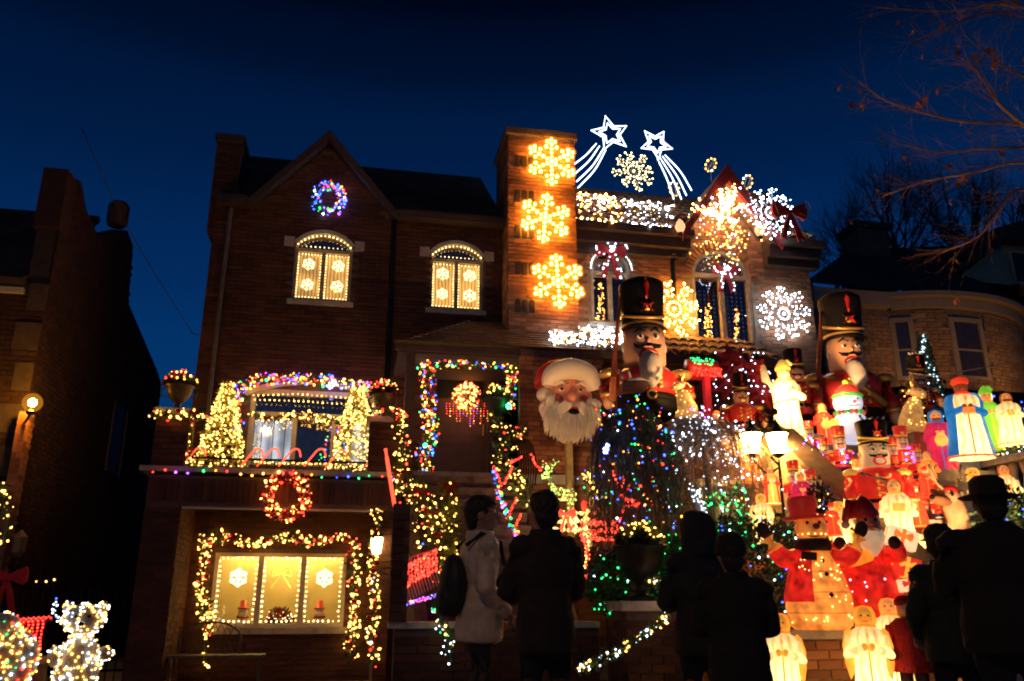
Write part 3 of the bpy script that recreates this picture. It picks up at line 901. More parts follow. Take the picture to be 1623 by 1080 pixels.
MB().tube([(-4.5, 12.75, 2.06), (-4.42, 12.7, 2.1), (-4.36, 12.7, 2.04)], .015, 6).obj('bracket', iron, wl2)
# iron railing across the gap
ir = thing('iron_fence', 'black iron fence with thin bars between the two houses', 'fence', (-3.6, 12.6, 0))
MB().tube([(-4.5, 11.6, 1.30), (-2.75, 12.4, 1.26)], .022, 6).obj('top_rail', iron, ir)
MB().tube([(-4.5, 11.6, .25), (-2.75, 12.4, .25)], .018, 6).obj('bottom_rail', iron, ir)
bm_ = None
for i in range(19):
    t = i / 18
    o_ = link('bar', bm_, ir) if bm_ else MB().tube([(0, 0, .0), (0, 0, 1.28)], .009, 5).obj('bar', iron, ir)
    bm_ = o_.data; o_.location = (-4.5 + 1.75 * t, 11.6 + .8 * t, 0)
gs = thing('garden_shed', 'pale shed wall at the end of the narrow side path', 'shed', (-4.0, 23.5, 0))
MB().b2(-4.4, -2.7, 24, 25, 0, 2.2).obj('wall', brickR, gs)
MB().b2(-4.5, -2.6, 23.9, 25.1, 2.2, 2.3).obj('roof', shingle, gs)

# ================================================================== neighbour on the right, bow fronted
NR = thing('stone_house', 'unlit bow fronted stone house behind the second tall nutcracker', 'house', (16, 20, 0))
cx, cy, rad = 16.6, 23.6, 4.3
tan_stone = M('tan_stone_block', (.40, .25, .13), .9, rand=.25, bump=.3)
trimr = M('weathered_trim', (.42, .34, .24), .7, var=.1)
def arc(mb, r0, r1, z0, z1, t0, t1, n=20):
    for i in range(n):
        a, b = t0 + (t1 - t0) * i / n, t0 + (t1 - t0) * (i + 1) / n
        pts = [(r0, a), (r1, a), (r1, b), (r0, b)]
        vs = [(cx + r * math.sin(t), cy - r * math.cos(t), z) for z in (z0, z1) for r, t in pts]
        mb._add(vs, [(0, 1, 2, 3), (7, 6, 5, 4), (1, 5, 6, 2), (0, 4, 5, 1), (2, 6, 7, 3), (3, 7, 4, 0)])
T0, T1 = -.45, 1.0
mb = MB(); arc(mb, rad - .3, rad, 0, 9.0, T0, T1); mb.b2(12.5, 14.76, 19.74, 20.0, 0, 9.0)
mb.b2(20.1, 26, 21.2, 21.5, 0, 9.0).b2(12.5, 12.8, 20.0, 32, 0, 9.0)
mb.obj('wall', M('grey_mortar', (.22, .18, .14), .95), NR)
def ang_of(px):
    best = None
    for i in range(400):
        t = T0 + (T1 - T0) * i / 399
        p = Vector((cx + rad * math.sin(t), cy - rad * math.cos(t), 8.0 - CAMH))
        q = 811.5 + FPX * p.dot(_R) / p.dot(_F)
        if best is None or abs(q - px) < best[0]: best = (abs(q - px), t)
    return best[1]
wa = [(ang_of(1388), ang_of(1446)), (ang_of(1512), ang_of(1556))]
blocks = []
z = 5.0
row = 0
while z < 8.95:
    bhh = random.choice((.10, .10, .16))
    if z + bhh > 8.97: break
    t = T0 + (.02 if row % 2 else 0)
    while t < T1:
        dt = U_(.045, .10)
        tc_ = t + dt / 2
        if not any(a - .03 < tc_ < b + .03 and 6.9 < z < 8.95 for a, b in wa):
            blocks.append((tc_, z + bhh / 2, dt * rad - .015, bhh - .015))
        t += dt
    z += bhh; row += 1
mb = MB()
blocks.sort(key=lambda b: abs(b[0] - wa[0][1] - .12) + abs(b[1] - 8) * .15)
for k, (t, zz, ww, hh) in enumerate(blocks):
    p = Vector((cx + (rad + .008) * math.sin(t), cy - (rad + .008) * math.cos(t), zz))
    if k < 220:
        o = MB().box((0, 0, 0), (ww, .06, hh)).obj('stone_block', tan_stone, NR)
        o.location = p; o.rotation_euler = (0, 0, t)
    else: mb.box(p, (ww, .06, hh), t)
mb.obj('stone_blocks', tan_stone, NR, kind='stuff')
mb = MB(); arc(mb, rad - .2, rad + .16, 9.0, 9.28, T0, T1); arc(mb, rad - .2, rad + .36, 9.283, 9.42, T0, T1)
mb.b2(12.2, 14.6, 19.4, 19.9, 9.0, 9.415)
mb.obj('cornice', trimr, NR)
for a, b in wa:
    f_ = MB()
    arc(f_, rad - .1, rad + .07, 8.62, 8.74, a - .02, b + .02, 3); arc(f_, rad - .1, rad + .07, 6.95, 7.05, a - .02, b + .02, 3)
    arc(f_, rad - .1, rad + .07, 7.05, 8.62, a - .02, a + .012, 1); arc(f_, rad - .1, rad + .07, 7.05, 8.62, b - .012, b + .02, 1)
    arc(f_, rad - .1, rad + .05, 7.78, 7.83, a + .012, b - .012, 3)
    wnd = f_.obj('window', trimr, NR)
    for z0_, z1_ in ((7.05, 7.78), (7.83, 8.62)):
        g_ = MB(); arc(g_, rad - .02, rad + .015, z0_, z1_, a + .012, b - .012, 3)
        g_.obj('pane', M('dim_glass', (.05, .045, .045), .15), wnd)
mb = MB().b2(12.75, 13.6, 19.68, 19.74, 8.5, 8.62).b2(12.75, 12.83, 19.68, 19.74, 6.9, 8.5).b2(13.52, 13.6, 19.68, 19.74, 6.9, 8.5).b2(12.83, 13.52, 19.69, 19.74, 7.7, 7.76)
wnd = mb.obj('window', trimr, NR)
MB().b2(12.83, 13.52, 19.71, 19.735, 6.9, 8.5).obj('pane', MATS['dim_glass'], wnd)
lay_bricks(NR, tan_stone, (12.5, 19.74, 5.5), (1, 0, 0), (0, -1, 0), 2.2, 3.4, lambda x, z, y: not (12.7 < x < 13.65 and 6.8 < z < 8.7), bl=.3, bh=.1, j=.014, name='stone_block')
# roof
mb = MB()
ev = [(cx + (rad + .4) * math.sin(T0 + (T1 - T0) * i / 16), cy - (rad + .4) * math.cos(T0 + (T1 - T0) * i / 16), 9.43) for i in range(17)]
RL, RR_ = at(1346, 396, 26), at(1488, 374, 26)
RR_ = Vector((RR_.x, 26, RL.z + .5))
top = [tuple(RL.lerp(RR_, i / 16)) for i in range(17)]
mb._add(ev + top, [(i, i + 1, 18 + i, 17 + i) for i in range(16)])
mb._add([(12.1, 19.2, 9.43), ev[0], tuple(RL), (12.1, 32, 9.43)], [(0, 1, 2), (3, 0, 2)])
mb._add([ev[-1], (27, 21.0, 9.43), (27, 26, RL.z + .5), tuple(RR_)], [(0, 1, 2, 3)])
rf = mb.obj('roof', shingle, NR)
c0 = at(1367, 366, 25.0); c1 = at(1342, 366, 25).x; c2 = at(1396, 366, 25).x
MB().b2(c1 + .1, c2 - .1, 24.5, 25.6, 9.6, c0.z - .15).obj('chimney', M('dark_chimney', (.12, .08, .06), .9), rf)
MB().b2(c1, c2, 24.4, 25.7, c0.z - .15, c0.z + .1).obj('chimney_cap', shingle, rf)
d0, d1 = at(1512, 440, 21.8), at(1585, 388, 21.8)
dmr = MB().prism([(d0.x, d0.z - .1), (d0.x + 5, d0.z - .1), (d0.x + 5, d1.z), (d1.x, d1.z)], 21.8, 25).obj('dormer', trimr, NR)
MB().prism([(d0.x - .35, d0.z - .1), (d1.x - .05, d1.z + .02), (d0.x + 5.3, d1.z + .02), (d0.x + 5.3, d1.z + .2), (d1.x + .6, d1.z + .75), (d1.x - .5, d1.z + .35)], 21.4, 25.2).obj('dormer_roof', shingle, dmr)
w0 = at(1597, 400, 21.75)
dw = MB().b2(w0.x, w0.x + 2, 21.7, 21.8, w0.z - .02, w0.z + .08).b2(w0.x, w0.x + .1, 21.7, 21.8, d0.z, w0.z - .02).b2(w0.x, w0.x + 2, 21.7, 21.8, d0.z - .08, d0.z).obj('window', trimr, dmr)
MB().b2(w0.x + .1, w0.x + 2, 21.73, 21.795, d0.z, w0.z - .02).obj('pane', MATS['night_glass'], dw)
# porch roof and beam in front of the lower storey
MB().prism([(18.2, 6.35), (21.6, 6.9), (21.6, 6.6), (18.2, 6.05)], 13.6, 24, pf).obj('porch_roof', shingle, NR)
MB().b2(13.6, 24, 18.25, 18.45, 5.75, 6.04).obj('porch_beam', trimr, NR)
pm = None
for i in range(3):
    o_ = link('porch_column', pm, NR) if pm else MB().lathe([(.2, 0), (.2, .2), (.16, .3), (.14, 5.3), (.2, 5.5), (.2, 5.75)], n=14).obj('porch_column', trimr, NR, True)
    pm = o_.data; o_.location = (14.0 + i * 3, 18.35, 0)
# utility cables
cb = MB().tube([at(130, 205, 11) , at(185, 330, 12.2), at(240, 425, 13.3), at(305, 528, 14.3), (-2.72, 14.6, 5.55)], .008, 4).obj('cable', iron)
tag(cb, 'thin service cable hanging from the sky to the dark house wall', 'cable')
cb = MB().tube([at(1442, 592, 10.0), at(1480, 596, 9.8), at(1530, 588, 9.6), at(1585, 578, 9.4), at(1660, 560, 9)], .010, 5).obj('cable', M('grey_cable', (.35, .25, .2), .6))
tag(cb, 'pale sagging cable in front of the bow fronted house', 'cable')
# ================================================================== light decorations: builders
def resample(pts, step):
    pts = [Vector(p) for p in pts]
    out = [pts[0]]
    for a, b in zip(pts[:-1], pts[1:]):
        n = max(1, int((b - a).length / step))
        for i in range(1, n + 1): out.append(a.lerp(b, i / n))
    return out
def smooth_path(pts, n=6):
    """Catmull-Rom through the points"""
    P_ = [Vector(p) for p in pts]
    P_ = [P_[0] * 2 - P_[1]] + P_ + [P_[-1] * 2 - P_[-2]]
    out = []
    for i in range(1, len(P_) - 2):
        for k in range(n):
            t = k / n
            a, b, c, d = P_[i - 1], P_[i], P_[i + 1], P_[i + 2]
            out.append(.5 * ((2 * b) + (c - a) * t + (2 * a - 5 * b + 4 * c - d) * t * t + (3 * b - a - 3 * c + d) * t ** 3))
    out.append(P_[-2])
    return out
def rsph():
    while True:
        v = Vector((U_(-1, 1), U_(-1, 1), U_(-1, 1)))
        if .05 < v.length < 1: return v
def pick(ws):
    t = R_() * sum(ws)
    for i, q in enumerate(ws):
        t -= q
        if t <= 0: return i
    return 0
BALL_ME = {}
def ball(parent, p, r, mat, name='ornament'):
    k = (mat.name, name)
    if k not in BALL_ME:
        o = MB().ell((0, 0, 0), 1, 10, 7).obj(name, mat, parent, True)
        BALL_ME[k] = o.data
    else: o = link(name, BALL_ME[k], parent)
    o.location = p; o.scale = (r, r, r)
    return o
def bow_geo(mb, c, s, X=Vector((1, 0, 0)), Zv=Vector((0, 0, 1)), depth=.12, tails=1.0):
    """ribbon bow: two puffed loops, knot, two forked tails"""
    c = Vector(c); N_ = X.cross(Zv)
    def q(a, d, b): return c + X * (a * s) + Zv * (b * s) - N_ * 0 + (-N_ if False else N_) * (-d * s)
    for sg in (-1, 1):
        ring = [(0, .06), (.25, .22), (.52, .34), (.60, .14), (.58, -.12), (.48, -.24), (.22, -.12), (0, -.06)]
        poly = [(sg * a, b) for a, b in ring]
        ctr_f = q(sg * .34, depth * 1.5, .05); ctr_b = q(sg * .34, -depth * .4, .05)
        vs = [q(a, depth * (.2 + abs(a)), b) for a, b in poly] + [q(a, -.02, b) for a, b in poly] + [ctr_f, ctr_b]
        n = len(poly); fs = []
        for i in range(n):
            j = (i + 1) % n
            fs += [(i, j, 2 * n), (n + j, n + i, 2 * n + 1), (i, n + i, n + j, j)]
        mb._add(vs, fs)
        tl = [(.04, -.02), (.16, -.3), (.30, -.62 * tails), (.42, -1.0 * tails), (.30, -.93 * tails), (.20, -1.05 * tails), (.10, -.6 * tails), (-.03, -.1)]
        mb.prism([(sg * a, b) for a, b in tl], .01, .05, q)
    mb.ell(q(0, depth * .8, 0), (.11 * s, .11 * s, .13 * s), 10, 8)
def garland(name, label, cat, pts, rad, dens, mats, ws, needles=240, group=None, balls=0, bows=None, closed=False, nmat=None, smooth=True, blen=.07, ballmat=None, bsz=1.0, lump=0):
    pts = smooth_path(pts) if smooth else [Vector(p) for p in pts]
    pth = resample(pts, .02)
    L = len(pth) * .02
    base = min(pth, key=lambda p: p.z)
    t = thing(name, label, cat, base, group=group)
    MB().tube(resample(pts, .12), .012, 5).obj('core_wire', nmat or needle, t)
    if needles:
        mb = MB()
        for i in range(int(L * needles)):
            k = random.randrange(len(pth)); p = pth[k]
            d = rsph()
            rr = rad * (1 + lump * math.sin(k * .13))
            mb.leaf(p + d * rr * .35, d + Vector((0, 0, U_(-.4, .4))), U_(.6, 1.1) * max(rr, blen), .009 + rr * .06)
        mb.obj('greenery', nmat or needle, t, kind='stuff')
    mb = MB(*mats)
    for i in range(int(L * dens)):
        k = random.randrange(len(pth)); p = pth[k]
        d = rsph() * rad * (1 + lump * math.sin(k * .13)) * 1.08
        mb.octa(p + d, br(p.y) * random.choice((.5, .7, .9, 1.0, 1.15, 1.45)) * bsz, pick(ws), U_(1, 1.5))
    mb.obj('bulbs', None, t, kind='stuff')
    for i in range(int(L * balls)):
        p = random.choice(pth) + rsph() * rad * .9 + Vector((0, -rad * .4, 0))
        ball(t, p, U_(.022, .045), ballmat or redball)
    for (f, s) in (bows or []):
        mb = MB(); bow_geo(mb, pth[int(f * (len(pth) - 1))] + Vector((0, -rad * .9, 0)), s)
        mb.obj('bow', redvel, t)
    return t
def circle(c, r, n=24, X=Vector((1, 0, 0)), Zv=Vector((0, 0, 1)), a0=0):
    c = Vector(c)
    return [c + X * (r * math.cos(a0 + 2 * PI * i / n)) + Zv * (r * math.sin(a0 + 2 * PI * i / n)) for i in range(n + 1)]
def string_lights(name, label, pts, step, mats, ws, sz=1.0, jit=.006, cat='string lights', group=None, wire=True):
    pth = resample(pts, .01)
    t = thing(name, label, cat, min(pth, key=lambda p: p.z), group=group)
    if wire: MB().tube(resample(pts, .15), .004, 4).obj('wire', iron, t)
    mb = MB(*mats)
    k = max(1, int(step / .01))
    for p in pth[::k]:
        mb.octa(p + rsph() * jit + Vector((0, -.01, 0)), br(p.y) * sz * U_(.8, 1.2), pick(ws))
    mb.obj('bulbs', None, t, kind='stuff')
    return t
BULB_ME = {}
def one_bulb(parent, p, r, mat):
    if mat.name not in BULB_ME:
        mb = MB(mat, HALO_SHELL('amber_halo_shell', (1, .27, .02), 1.7, .4))  # outer shell paints an amber halo of glow round each bulb
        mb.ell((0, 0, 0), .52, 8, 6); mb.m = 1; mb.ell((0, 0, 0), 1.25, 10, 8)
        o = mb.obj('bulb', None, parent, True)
        BULB_ME[mat.name] = o.data
    else: o = link('bulb', BULB_ME[mat.name], parent)
    o.location = p; o.scale = (r, r, r)
def flake_arms(c, r, X, Zv, a0, fr=((.5, .26), (.78, .2)), n=6):
    segs = []; c = Vector(c)
    for k in range(n):
        a = a0 + 2 * PI * k / n
        d = X * math.cos(a) + Zv * math.sin(a)
        segs.append((c, c + d * r))
        for f, l in fr:
            for sg in (-1, 1):
                e = X * math.cos(a + sg * PI / 3.4) + Zv * math.sin(a + sg * PI / 3.4)
                segs.append((c + d * r * f, c + d * r * f + e * r * l))
    return segs
XV, ZV = Vector((1, 0, 0)), Vector((0, 0, 1))
def big_flake(label, px, py, Y, rpx, a0, mat, step=.085, br_=.056, group=None):
    c = at(px, py, Y); r = rpx * Y / 1385 * 1.04
    t = thing('snowflake_light', label, 'snowflake light', c + Vector((0, .02, -r)), group=group)
    fm = MB()
    for a, b in flake_arms(c, r, XV, ZV, a0):
        fm.tube([a, b], .009, 5)
        n = max(1, int((b - a).length / step))
        for i in range(n):
            q = a.lerp(b, (i + 1) / n)
            one_bulb(t, q + Vector((0, -.02, 0)) + rsph() * .006, br_ * U_(.82, 1.15), mat)
    one_bulb(t, c + Vector((0, -.03, 0)), br_ * 1.2, mat)
    fm.obj('frame', M('white_wire', (.6, .6, .6), .5), t)
    return t
def burst_flake(label, px, py, Y, rpx, mat, arms=8, hub=.24, group=None, mix=None, sz=1.0, twigs=5):
    """wire starburst: hub ring with spokes, branching twigs tipped with bulbs"""
    c = at(px, py, Y); r = rpx * Y / 1385 * 1.04
    t = thing('starburst_light', label, 'starburst light', c + Vector((0, .02, -r)), group=group)
    fm = MB(); mats = [mat] + ([mix] if mix else [])
    bm = MB(*mats)
    hr = r * hub
    fm.tube(circle(c, hr, 18), .007, 4)
    for i in range(12):
        a = 2 * PI * i / 12
        fm.tube([c, c + (XV * math.cos(a) + ZV * math.sin(a)) * hr], .005, 4)
        bm.octa(c + (XV * math.cos(a) + ZV * math.sin(a)) * hr + Vector((0, -.015, 0)), br(Y) * .9 * sz, 0)
    bm.octa(c + Vector((0, -.02, 0)), br(Y) * 1.8, 0)
    for k in range(arms):
        a = 2 * PI * k / arms + .2
        d = XV * math.cos(a) + ZV * math.sin(a)
        bend = U_(-.12, .12)
        r_k = r * U_(.78, 1.12)
        tip = c + d * r_k + Vector((0, -U_(0, .08), 0))
        fm.tube([c + d * hr, c + d * r * .6 + d.cross(Vector((0, 1, 0))) * bend * r * .3, tip], .005, 4)
        bm.octa(tip, br(Y) * 1.2 * sz, pick([1] * len(mats)))
        for f in [(.35 + .6 * q / twigs) for q in range(twigs)]:
            for sg in (-1, 1):
                aa = a + sg * U_(.5, .9)
                e = XV * math.cos(aa) + ZV * math.sin(aa)
                q0 = c + d * r * f; q1 = q0 + e * r * U_(.14, .3) + Vector((0, -U_(0, .06), 0))
                fm.tube([q0, q1], .004, 4)
                bm.octa(q1, br(Y) * U_(.8, 1.3) * sz, pick([1] * len(mats)))
                bm.octa(q0.lerp(q1, .5) + rsph() * .01, br(Y) * U_(.5, .8) * sz, 0)
    fm.obj('frame', MATS['white_wire'], t)
    bm.obj('bulbs', None, t, kind='stuff')
    return t
M('white_wire', (.6, .6, .6), .5)

# ------------------------------------------------------------------ left house decorations
garland('wreath', 'round wreath with blue, red and green lights high on the gable', 'wreath', circle(at(521, 315, 14.40), .26, 16), .095, 92, [bB, bR, bG, bC, bP, bO], [6, 1.8, 1.8, 1.2, 1.2, .9], 300, closed=True, bsz=1.0)
wf = {'W1': (W1, 'upstairs window under the gable'), 'W2': (W2, 'upstairs window beside the chimney')}
wsn = EM('window_flake_bulb', (1, .72, .3), 5)
for key, (w_, wname) in wf.items():
    x0, x1, z0, zs, rise = w_
    xc = (x0 + x1) / 2
    zt = z0 + (zs - z0) * .81 + .05
    yl = YF + .075
    lines = []
    for a, b in ((x0 + .075, xc - .05), (xc + .05, x1 - .075)):
        lines.append([(a, yl, z0 + .09), (a, yl, zt - .03), (b, yl, zt - .03), (b, yl, z0 + .09), (a, yl, z0 + .09)])
    t = thing('string_lights', 'warm lights outlining both panes of the ' + wname, 'string lights', (xc, yl, z0), group='string lights in the upstairs windows')
    mb = MB()
    for l in lines:
        for p in resample(l, .055): mb.octa(p + rsph() * .004, .0125, 0)
    mb.obj('bulbs', wsn, t, kind='stuff')
    t = thing('string_lights', 'two rows of warm lights under the arch of the ' + wname, 'string lights', (xc, YF, zs), group='string lights under the arches')
    mb = MB()
    ap = arch_pts(x0 + .05, x1 - .05, zs - .04, rise, 14)
    for i, (x, z) in enumerate(ap): mb.octa((x, YF - .01, z), .017)
    for i in range(9): mb.octa((x0 + .2 + (x1 - x0 - .4) * i / 8, YF - .01, zt + .09), .013)
    mb.obj('bulbs', wsn, t, kind='stuff')
    for i, (vx, hn) in enumerate(((.25, 'left'), (.76, 'right'))):
        for vz, vn in ((.28, 'lower'), (.70, 'upper')):
            c = Vector((x0 + (x1 - x0) * vx, YF + .065, z0 + .06 + (zt - z0) * vz))
            fl = MB(wsn)
            for a, b in flake_arms(c, U_(.11, .13), XV, ZV, PI / 2 + U_(-.25, .25), ((.6, .36),)):
                fl.tube([a, b], .010, 5)
            o = fl.obj('window_snowflake', None)
            tag(o, '%s %s glowing snowflake in the %s' % (vn, hn, wname), 'snowflake', 'snowflakes in the upstairs windows')
# balcony window garlands
garland('garland', 'multicoloured garland arching over the balcony window', 'garland', [at(378, 690, 14.3), at(376, 640, 14.3), at(392, 610, 14.3), at(440, 600, 14.3), at(505, 603, 14.3), at(575, 612, 14.3), at(603, 632, 14.3), at(608, 670, 14.3)], .11, 125, [bW, bR, bB, bG, bO, bP], [6, 4, 3, 1.4, 2.4, 1], 300, balls=6)
garland('garland', 'green garland with red bows across the middle of the balcony window', 'garland', [at(398, 655, 14.25), at(430, 664, 14.25), at(480, 658, 14.25), at(540, 668, 14.25), at(592, 664, 14.25)], .07, 75, [bW, bY], [3, 1], 320, balls=3, bows=((.12, .11), (.45, .13), (.8, .11)))
string_lights('string_lights', 'upper row of small white lights above the balcony window', [at(402, 627, 14.4), at(470, 625, 14.4), at(540, 630, 14.4), at(598, 642, 14.4)], .085, [bW], [1], .8)
string_lights('string_lights', 'lower row of small white lights above the balcony window', [at(404, 634, 14.41), at(470, 636, 14.41), at(560, 642, 14.41), at(596, 650, 14.41)], .085, [bW], [1], .8)
bs = ball  # alias
blu = thing('bulb_cluster', 'bright blue light cluster on the balcony garland', 'light', at(526, 612, 14.2))
mb = MB(EM('strong_blue', (.12, .16, 1), 22), bC)
for i in range(14): mb.octa(at(526, 610, 14.2) + rsph() * .09, .022, 0 if i else 1)
mb.obj('bulbs', None, blu, kind='stuff')
wt = thing('christmas_tree', 'small multicoloured tree glowing inside the balcony window', 'tree', (-.42, 15.0, 3.3))
mb = MB()
for i in range(900):
    h = R_(); a = U_(0, 6.28); r = .34 * (1 - h) * math.sqrt(R_())
    mb.leaf((-.3 + r * math.cos(a), 15.0 + r * math.sin(a), 3.3 + h), (math.cos(a), math.sin(a), -.2), .08, .015)
mb.obj('foliage', needle, wt, kind='stuff')
mb = MB(bB, bR, bG, bW)
for i in range(90):
    h = R_() ** 1.3; a = U_(PI, 2 * PI); r = .34 * (1 - h)
    mb.octa((-.3 + r * math.cos(a), 15.0 + r * math.sin(a), 3.3 + h), .017, pick([4, 3, 2, 2]))
mb.obj('bulbs', None, wt, kind='stuff')
# wire cone trees
def cone_tree(label, px, Y, ptop, pbot, rpx, n=520):
    b = at(px, pbot, Y); tp = at(px + 2, ptop, Y); H = tp.z - b.z; r = rpx * Y / 1385
    t = thing('light_tree', label, 'lit tree', b, group='wire cone trees on the balcony')
    fm = MB()
    fm.X = Matrix.Translation((b.x, b.y, 2.852 if b.z > 2.5 else b.z))
    H = tp.z - fm.X.translation.z
    def rad_at(h): return r * ((1 - h) * .82 + .2) * (1 + .08 * math.sin(h * 19))
    for k in range(9):
        h = k / 8.5
        fm.tube([(rad_at(h) * math.cos(a), rad_at(h) * math.sin(a), h * H) for a in [2 * PI * i / 14 for i in range(15)]], .006, 4)
    for k in range(7):
        a = 2 * PI * k / 7
        fm.tube([(rad_at(h / 8) * math.cos(a), rad_at(h / 8) * math.sin(a), h / 8 * H) for h in range(9)], .006, 4)
    o = fm.obj('wire_frame', M('gold_wire', (.5, .4, .16), .5, metal=.3), t)
    tm = MB(); tm.X = fm.X
    for i in range(700):
        h = R_() ** 1.2; a = U_(0, 2 * PI); q = rad_at(h) * U_(.8, 1.02)
        tm.leaf((q * math.cos(a), q * math.sin(a), h * H), rsph(), U_(.05, .12), .012)
    tm.obj('tinsel', M('gold_tinsel', (.5, .42, .12), .35, rand=.4), t, kind='stuff')
    bm = MB(EM('bulb_tree_gold', (1, .62, .12), 5.5), bW); bm.X = fm.X
    for i in range(n):
        h = R_() ** 1.15; a = U_(0, 2 * PI); q = rad_at(h) * U_(.92, 1.1)
        bm.octa((q * math.cos(a), q * math.sin(a), h * H), br(Y) * U_(.6, 1.3), pick([6, 1.5]))
    bm.obj('bulbs', None, t, kind='stuff')
cone_tree('golden wire cone tree of lights at the outer corner of the balcony', 345, 12.6, 606, 764, 41)
cone_tree('golden wire cone tree of lights near the porch end of the balcony', 559, 12.6, 612, 772, 42, 560)
# urns with red flowers
def urn(label, p, s, mat, plant=None, bulbs=(bW, bR), nb=40, rad=.3, group=None, cat='urn', fl=redvel, bw=(3, 1)):
    t = thing('urn', label, cat, p, group=group)
    MB().lathe([(0, 0), (.17, 0), (.17, .05), (.10, .08), (.07, .16), (.10, .22), (.22, .32), (.29, .46), (.31, .60), (.36, .64), (.36, .67), (.30, .67), (.26, .55), (0, .5)], n=20).obj('bowl', mat, t, True, world=False).scale = (s,) * 3
    for sg in (-1, 1):
        hn = MB().tube([(sg * .28, 0, .36), (sg * .42, 0, .40), (sg * .44, 0, .54), (sg * .33, 0, .60)], .018, 6)
        hn.obj('handle', mat, t, True, world=False).scale = (s,) * 3
    lm = MB()
    for i in range(420):
        d = rsph(); d.z = abs(d.z) * .8
        lm.leaf(Vector((0, 0, .66 * s)) + d * rad * .6, d, U_(.5, 1) * rad * .7, .02)
    lm.obj('plant', plant or needle, t, kind='stuff', world=False)
    fm = MB()
    for i in range(9):
        d = rsph(); d.z = abs(d.z) * .7
        c = Vector((0, 0, .68 * s)) + d.normalized() * rad * .85
        for k in range(5):
            a = 2 * PI * k / 5
            fm.leaf(c, (math.cos(a), -.5, math.sin(a)), .07, .03)
    fm.obj('flowers', fl, t, kind='stuff', world=False)
    bm = MB(*bulbs)
    for i in range(nb):
        d = rsph(); d.z = abs(d.z) * .8 + .22
        if i % 4: d.y = -abs(d.y)
        bm.octa(Vector((0, 0, .66 * s)) + d.normalized() * rad * U_(.8, 1.1), br(p[1]) * U_(.8, 1.2), pick(list(bw)))
    bm.obj('bulbs', None, t, kind='stuff', world=False)
    return t
bronze = M('dark_bronze', (.11, .085, .05), .45, metal=.4)
urn('bronze urn of red flowers on the outer balcony pillar', (-2.45, 12.2, 3.66), .56, bronze, nb=34, rad=.23)
urn('bronze urn of red flowers on the balcony pillar by the porch', (.45, 12.2, 3.66), .56, bronze, nb=34, rad=.23)
garland('garland', 'short lit garland wrapped round the outer balcony pillar cap', 'garland', [at(242, 655, 11.9), at(270, 660, 11.85), at(300, 655, 11.9), at(328, 662, 11.95)], .08, 70, [bW, bR, bY], [5, 2, 1], 300, bows=((.75, .12),), balls=4)
garland('garland', 'lit garland hanging down the inner side of the outer balcony pillar', 'garland', [at(300, 660, 12.05), at(302, 700, 12.05), at(300, 735, 12.05)], .05, 40, [bW, bR], [3, 1], 150)
garland('garland', 'lit garland around the cap of the balcony pillar by the porch', 'garland', [at(588, 648, 11.9), at(612, 652, 11.85), at(632, 655, 11.9), at(640, 670, 11.9)], .08, 75, [bW, bR, bG], [5, 3, .5], 300, balls=4)
garland('garland', 'long warm garland with red bows trailing down beside the porch pillar', 'garland', [at(628, 662, 11.8), at(640, 700, 11.8), at(636, 740, 11.7), at(630, 762, 11.6), at(648, 780, 11.5)], .13, 80, [bW, bR, bY], [6, 1.2, 1], 200, bows=((.05, .1), (.75, .14)))
string_lights('string_lights', 'string of coloured bulbs along the balcony slab edge', [at(240, 748, 11.85), at(330, 748, 11.85), at(430, 754, 11.85), at(540, 756, 11.85), at(640, 757, 11.85)], .16, [bB, bG, bO, bR, bP, bW], [3, 2, 2, 1.5, 1, 1.5], 1.15, .03)
# hooked candy canes of red rope light on the rail
ropeR = EM('red_rope_light', (1, .07, .03), 3.0, .2)
for i, (px, py, s) in enumerate([(306, 722, 1), (398, 724, 1), (424, 724, 1), (458, 724, 1), (498, 724, 1), (532, 726, 1), (591, 728, .8)]):
    p = at(px, py, 12.1)
    mb = MB().tube(smooth_path([p + Vector((-.13, 0, -.14)) * s, p + Vector((-.03, 0, .0)) * s, p + Vector((.05, 0, .10)) * s, p + Vector((.13, 0, .10)) * s, p + Vector((.16, 0, .0)) * s], 4), .013, 6)
    tag(mb.obj('candy_cane', ropeR), ['leftmost red candy cane light on the balcony rail, outside the cone tree', 'second red candy cane light along the balcony rail', 'third red candy cane light along the balcony rail', 'fourth red candy cane light along the balcony rail', 'fifth red candy cane light along the balcony rail', 'sixth red candy cane light along the balcony rail', 'small red candy cane light at the porch end of the balcony rail'][i], 'candy cane', 'candy cane lights on the balcony rail')
string_lights('string_lights', 'warm lights along the top of the balcony rail', [at(405, 733, 12.1), at(450, 735, 12.1), at(520, 735, 12.1)], .045, [bW], [1], .8, .015)
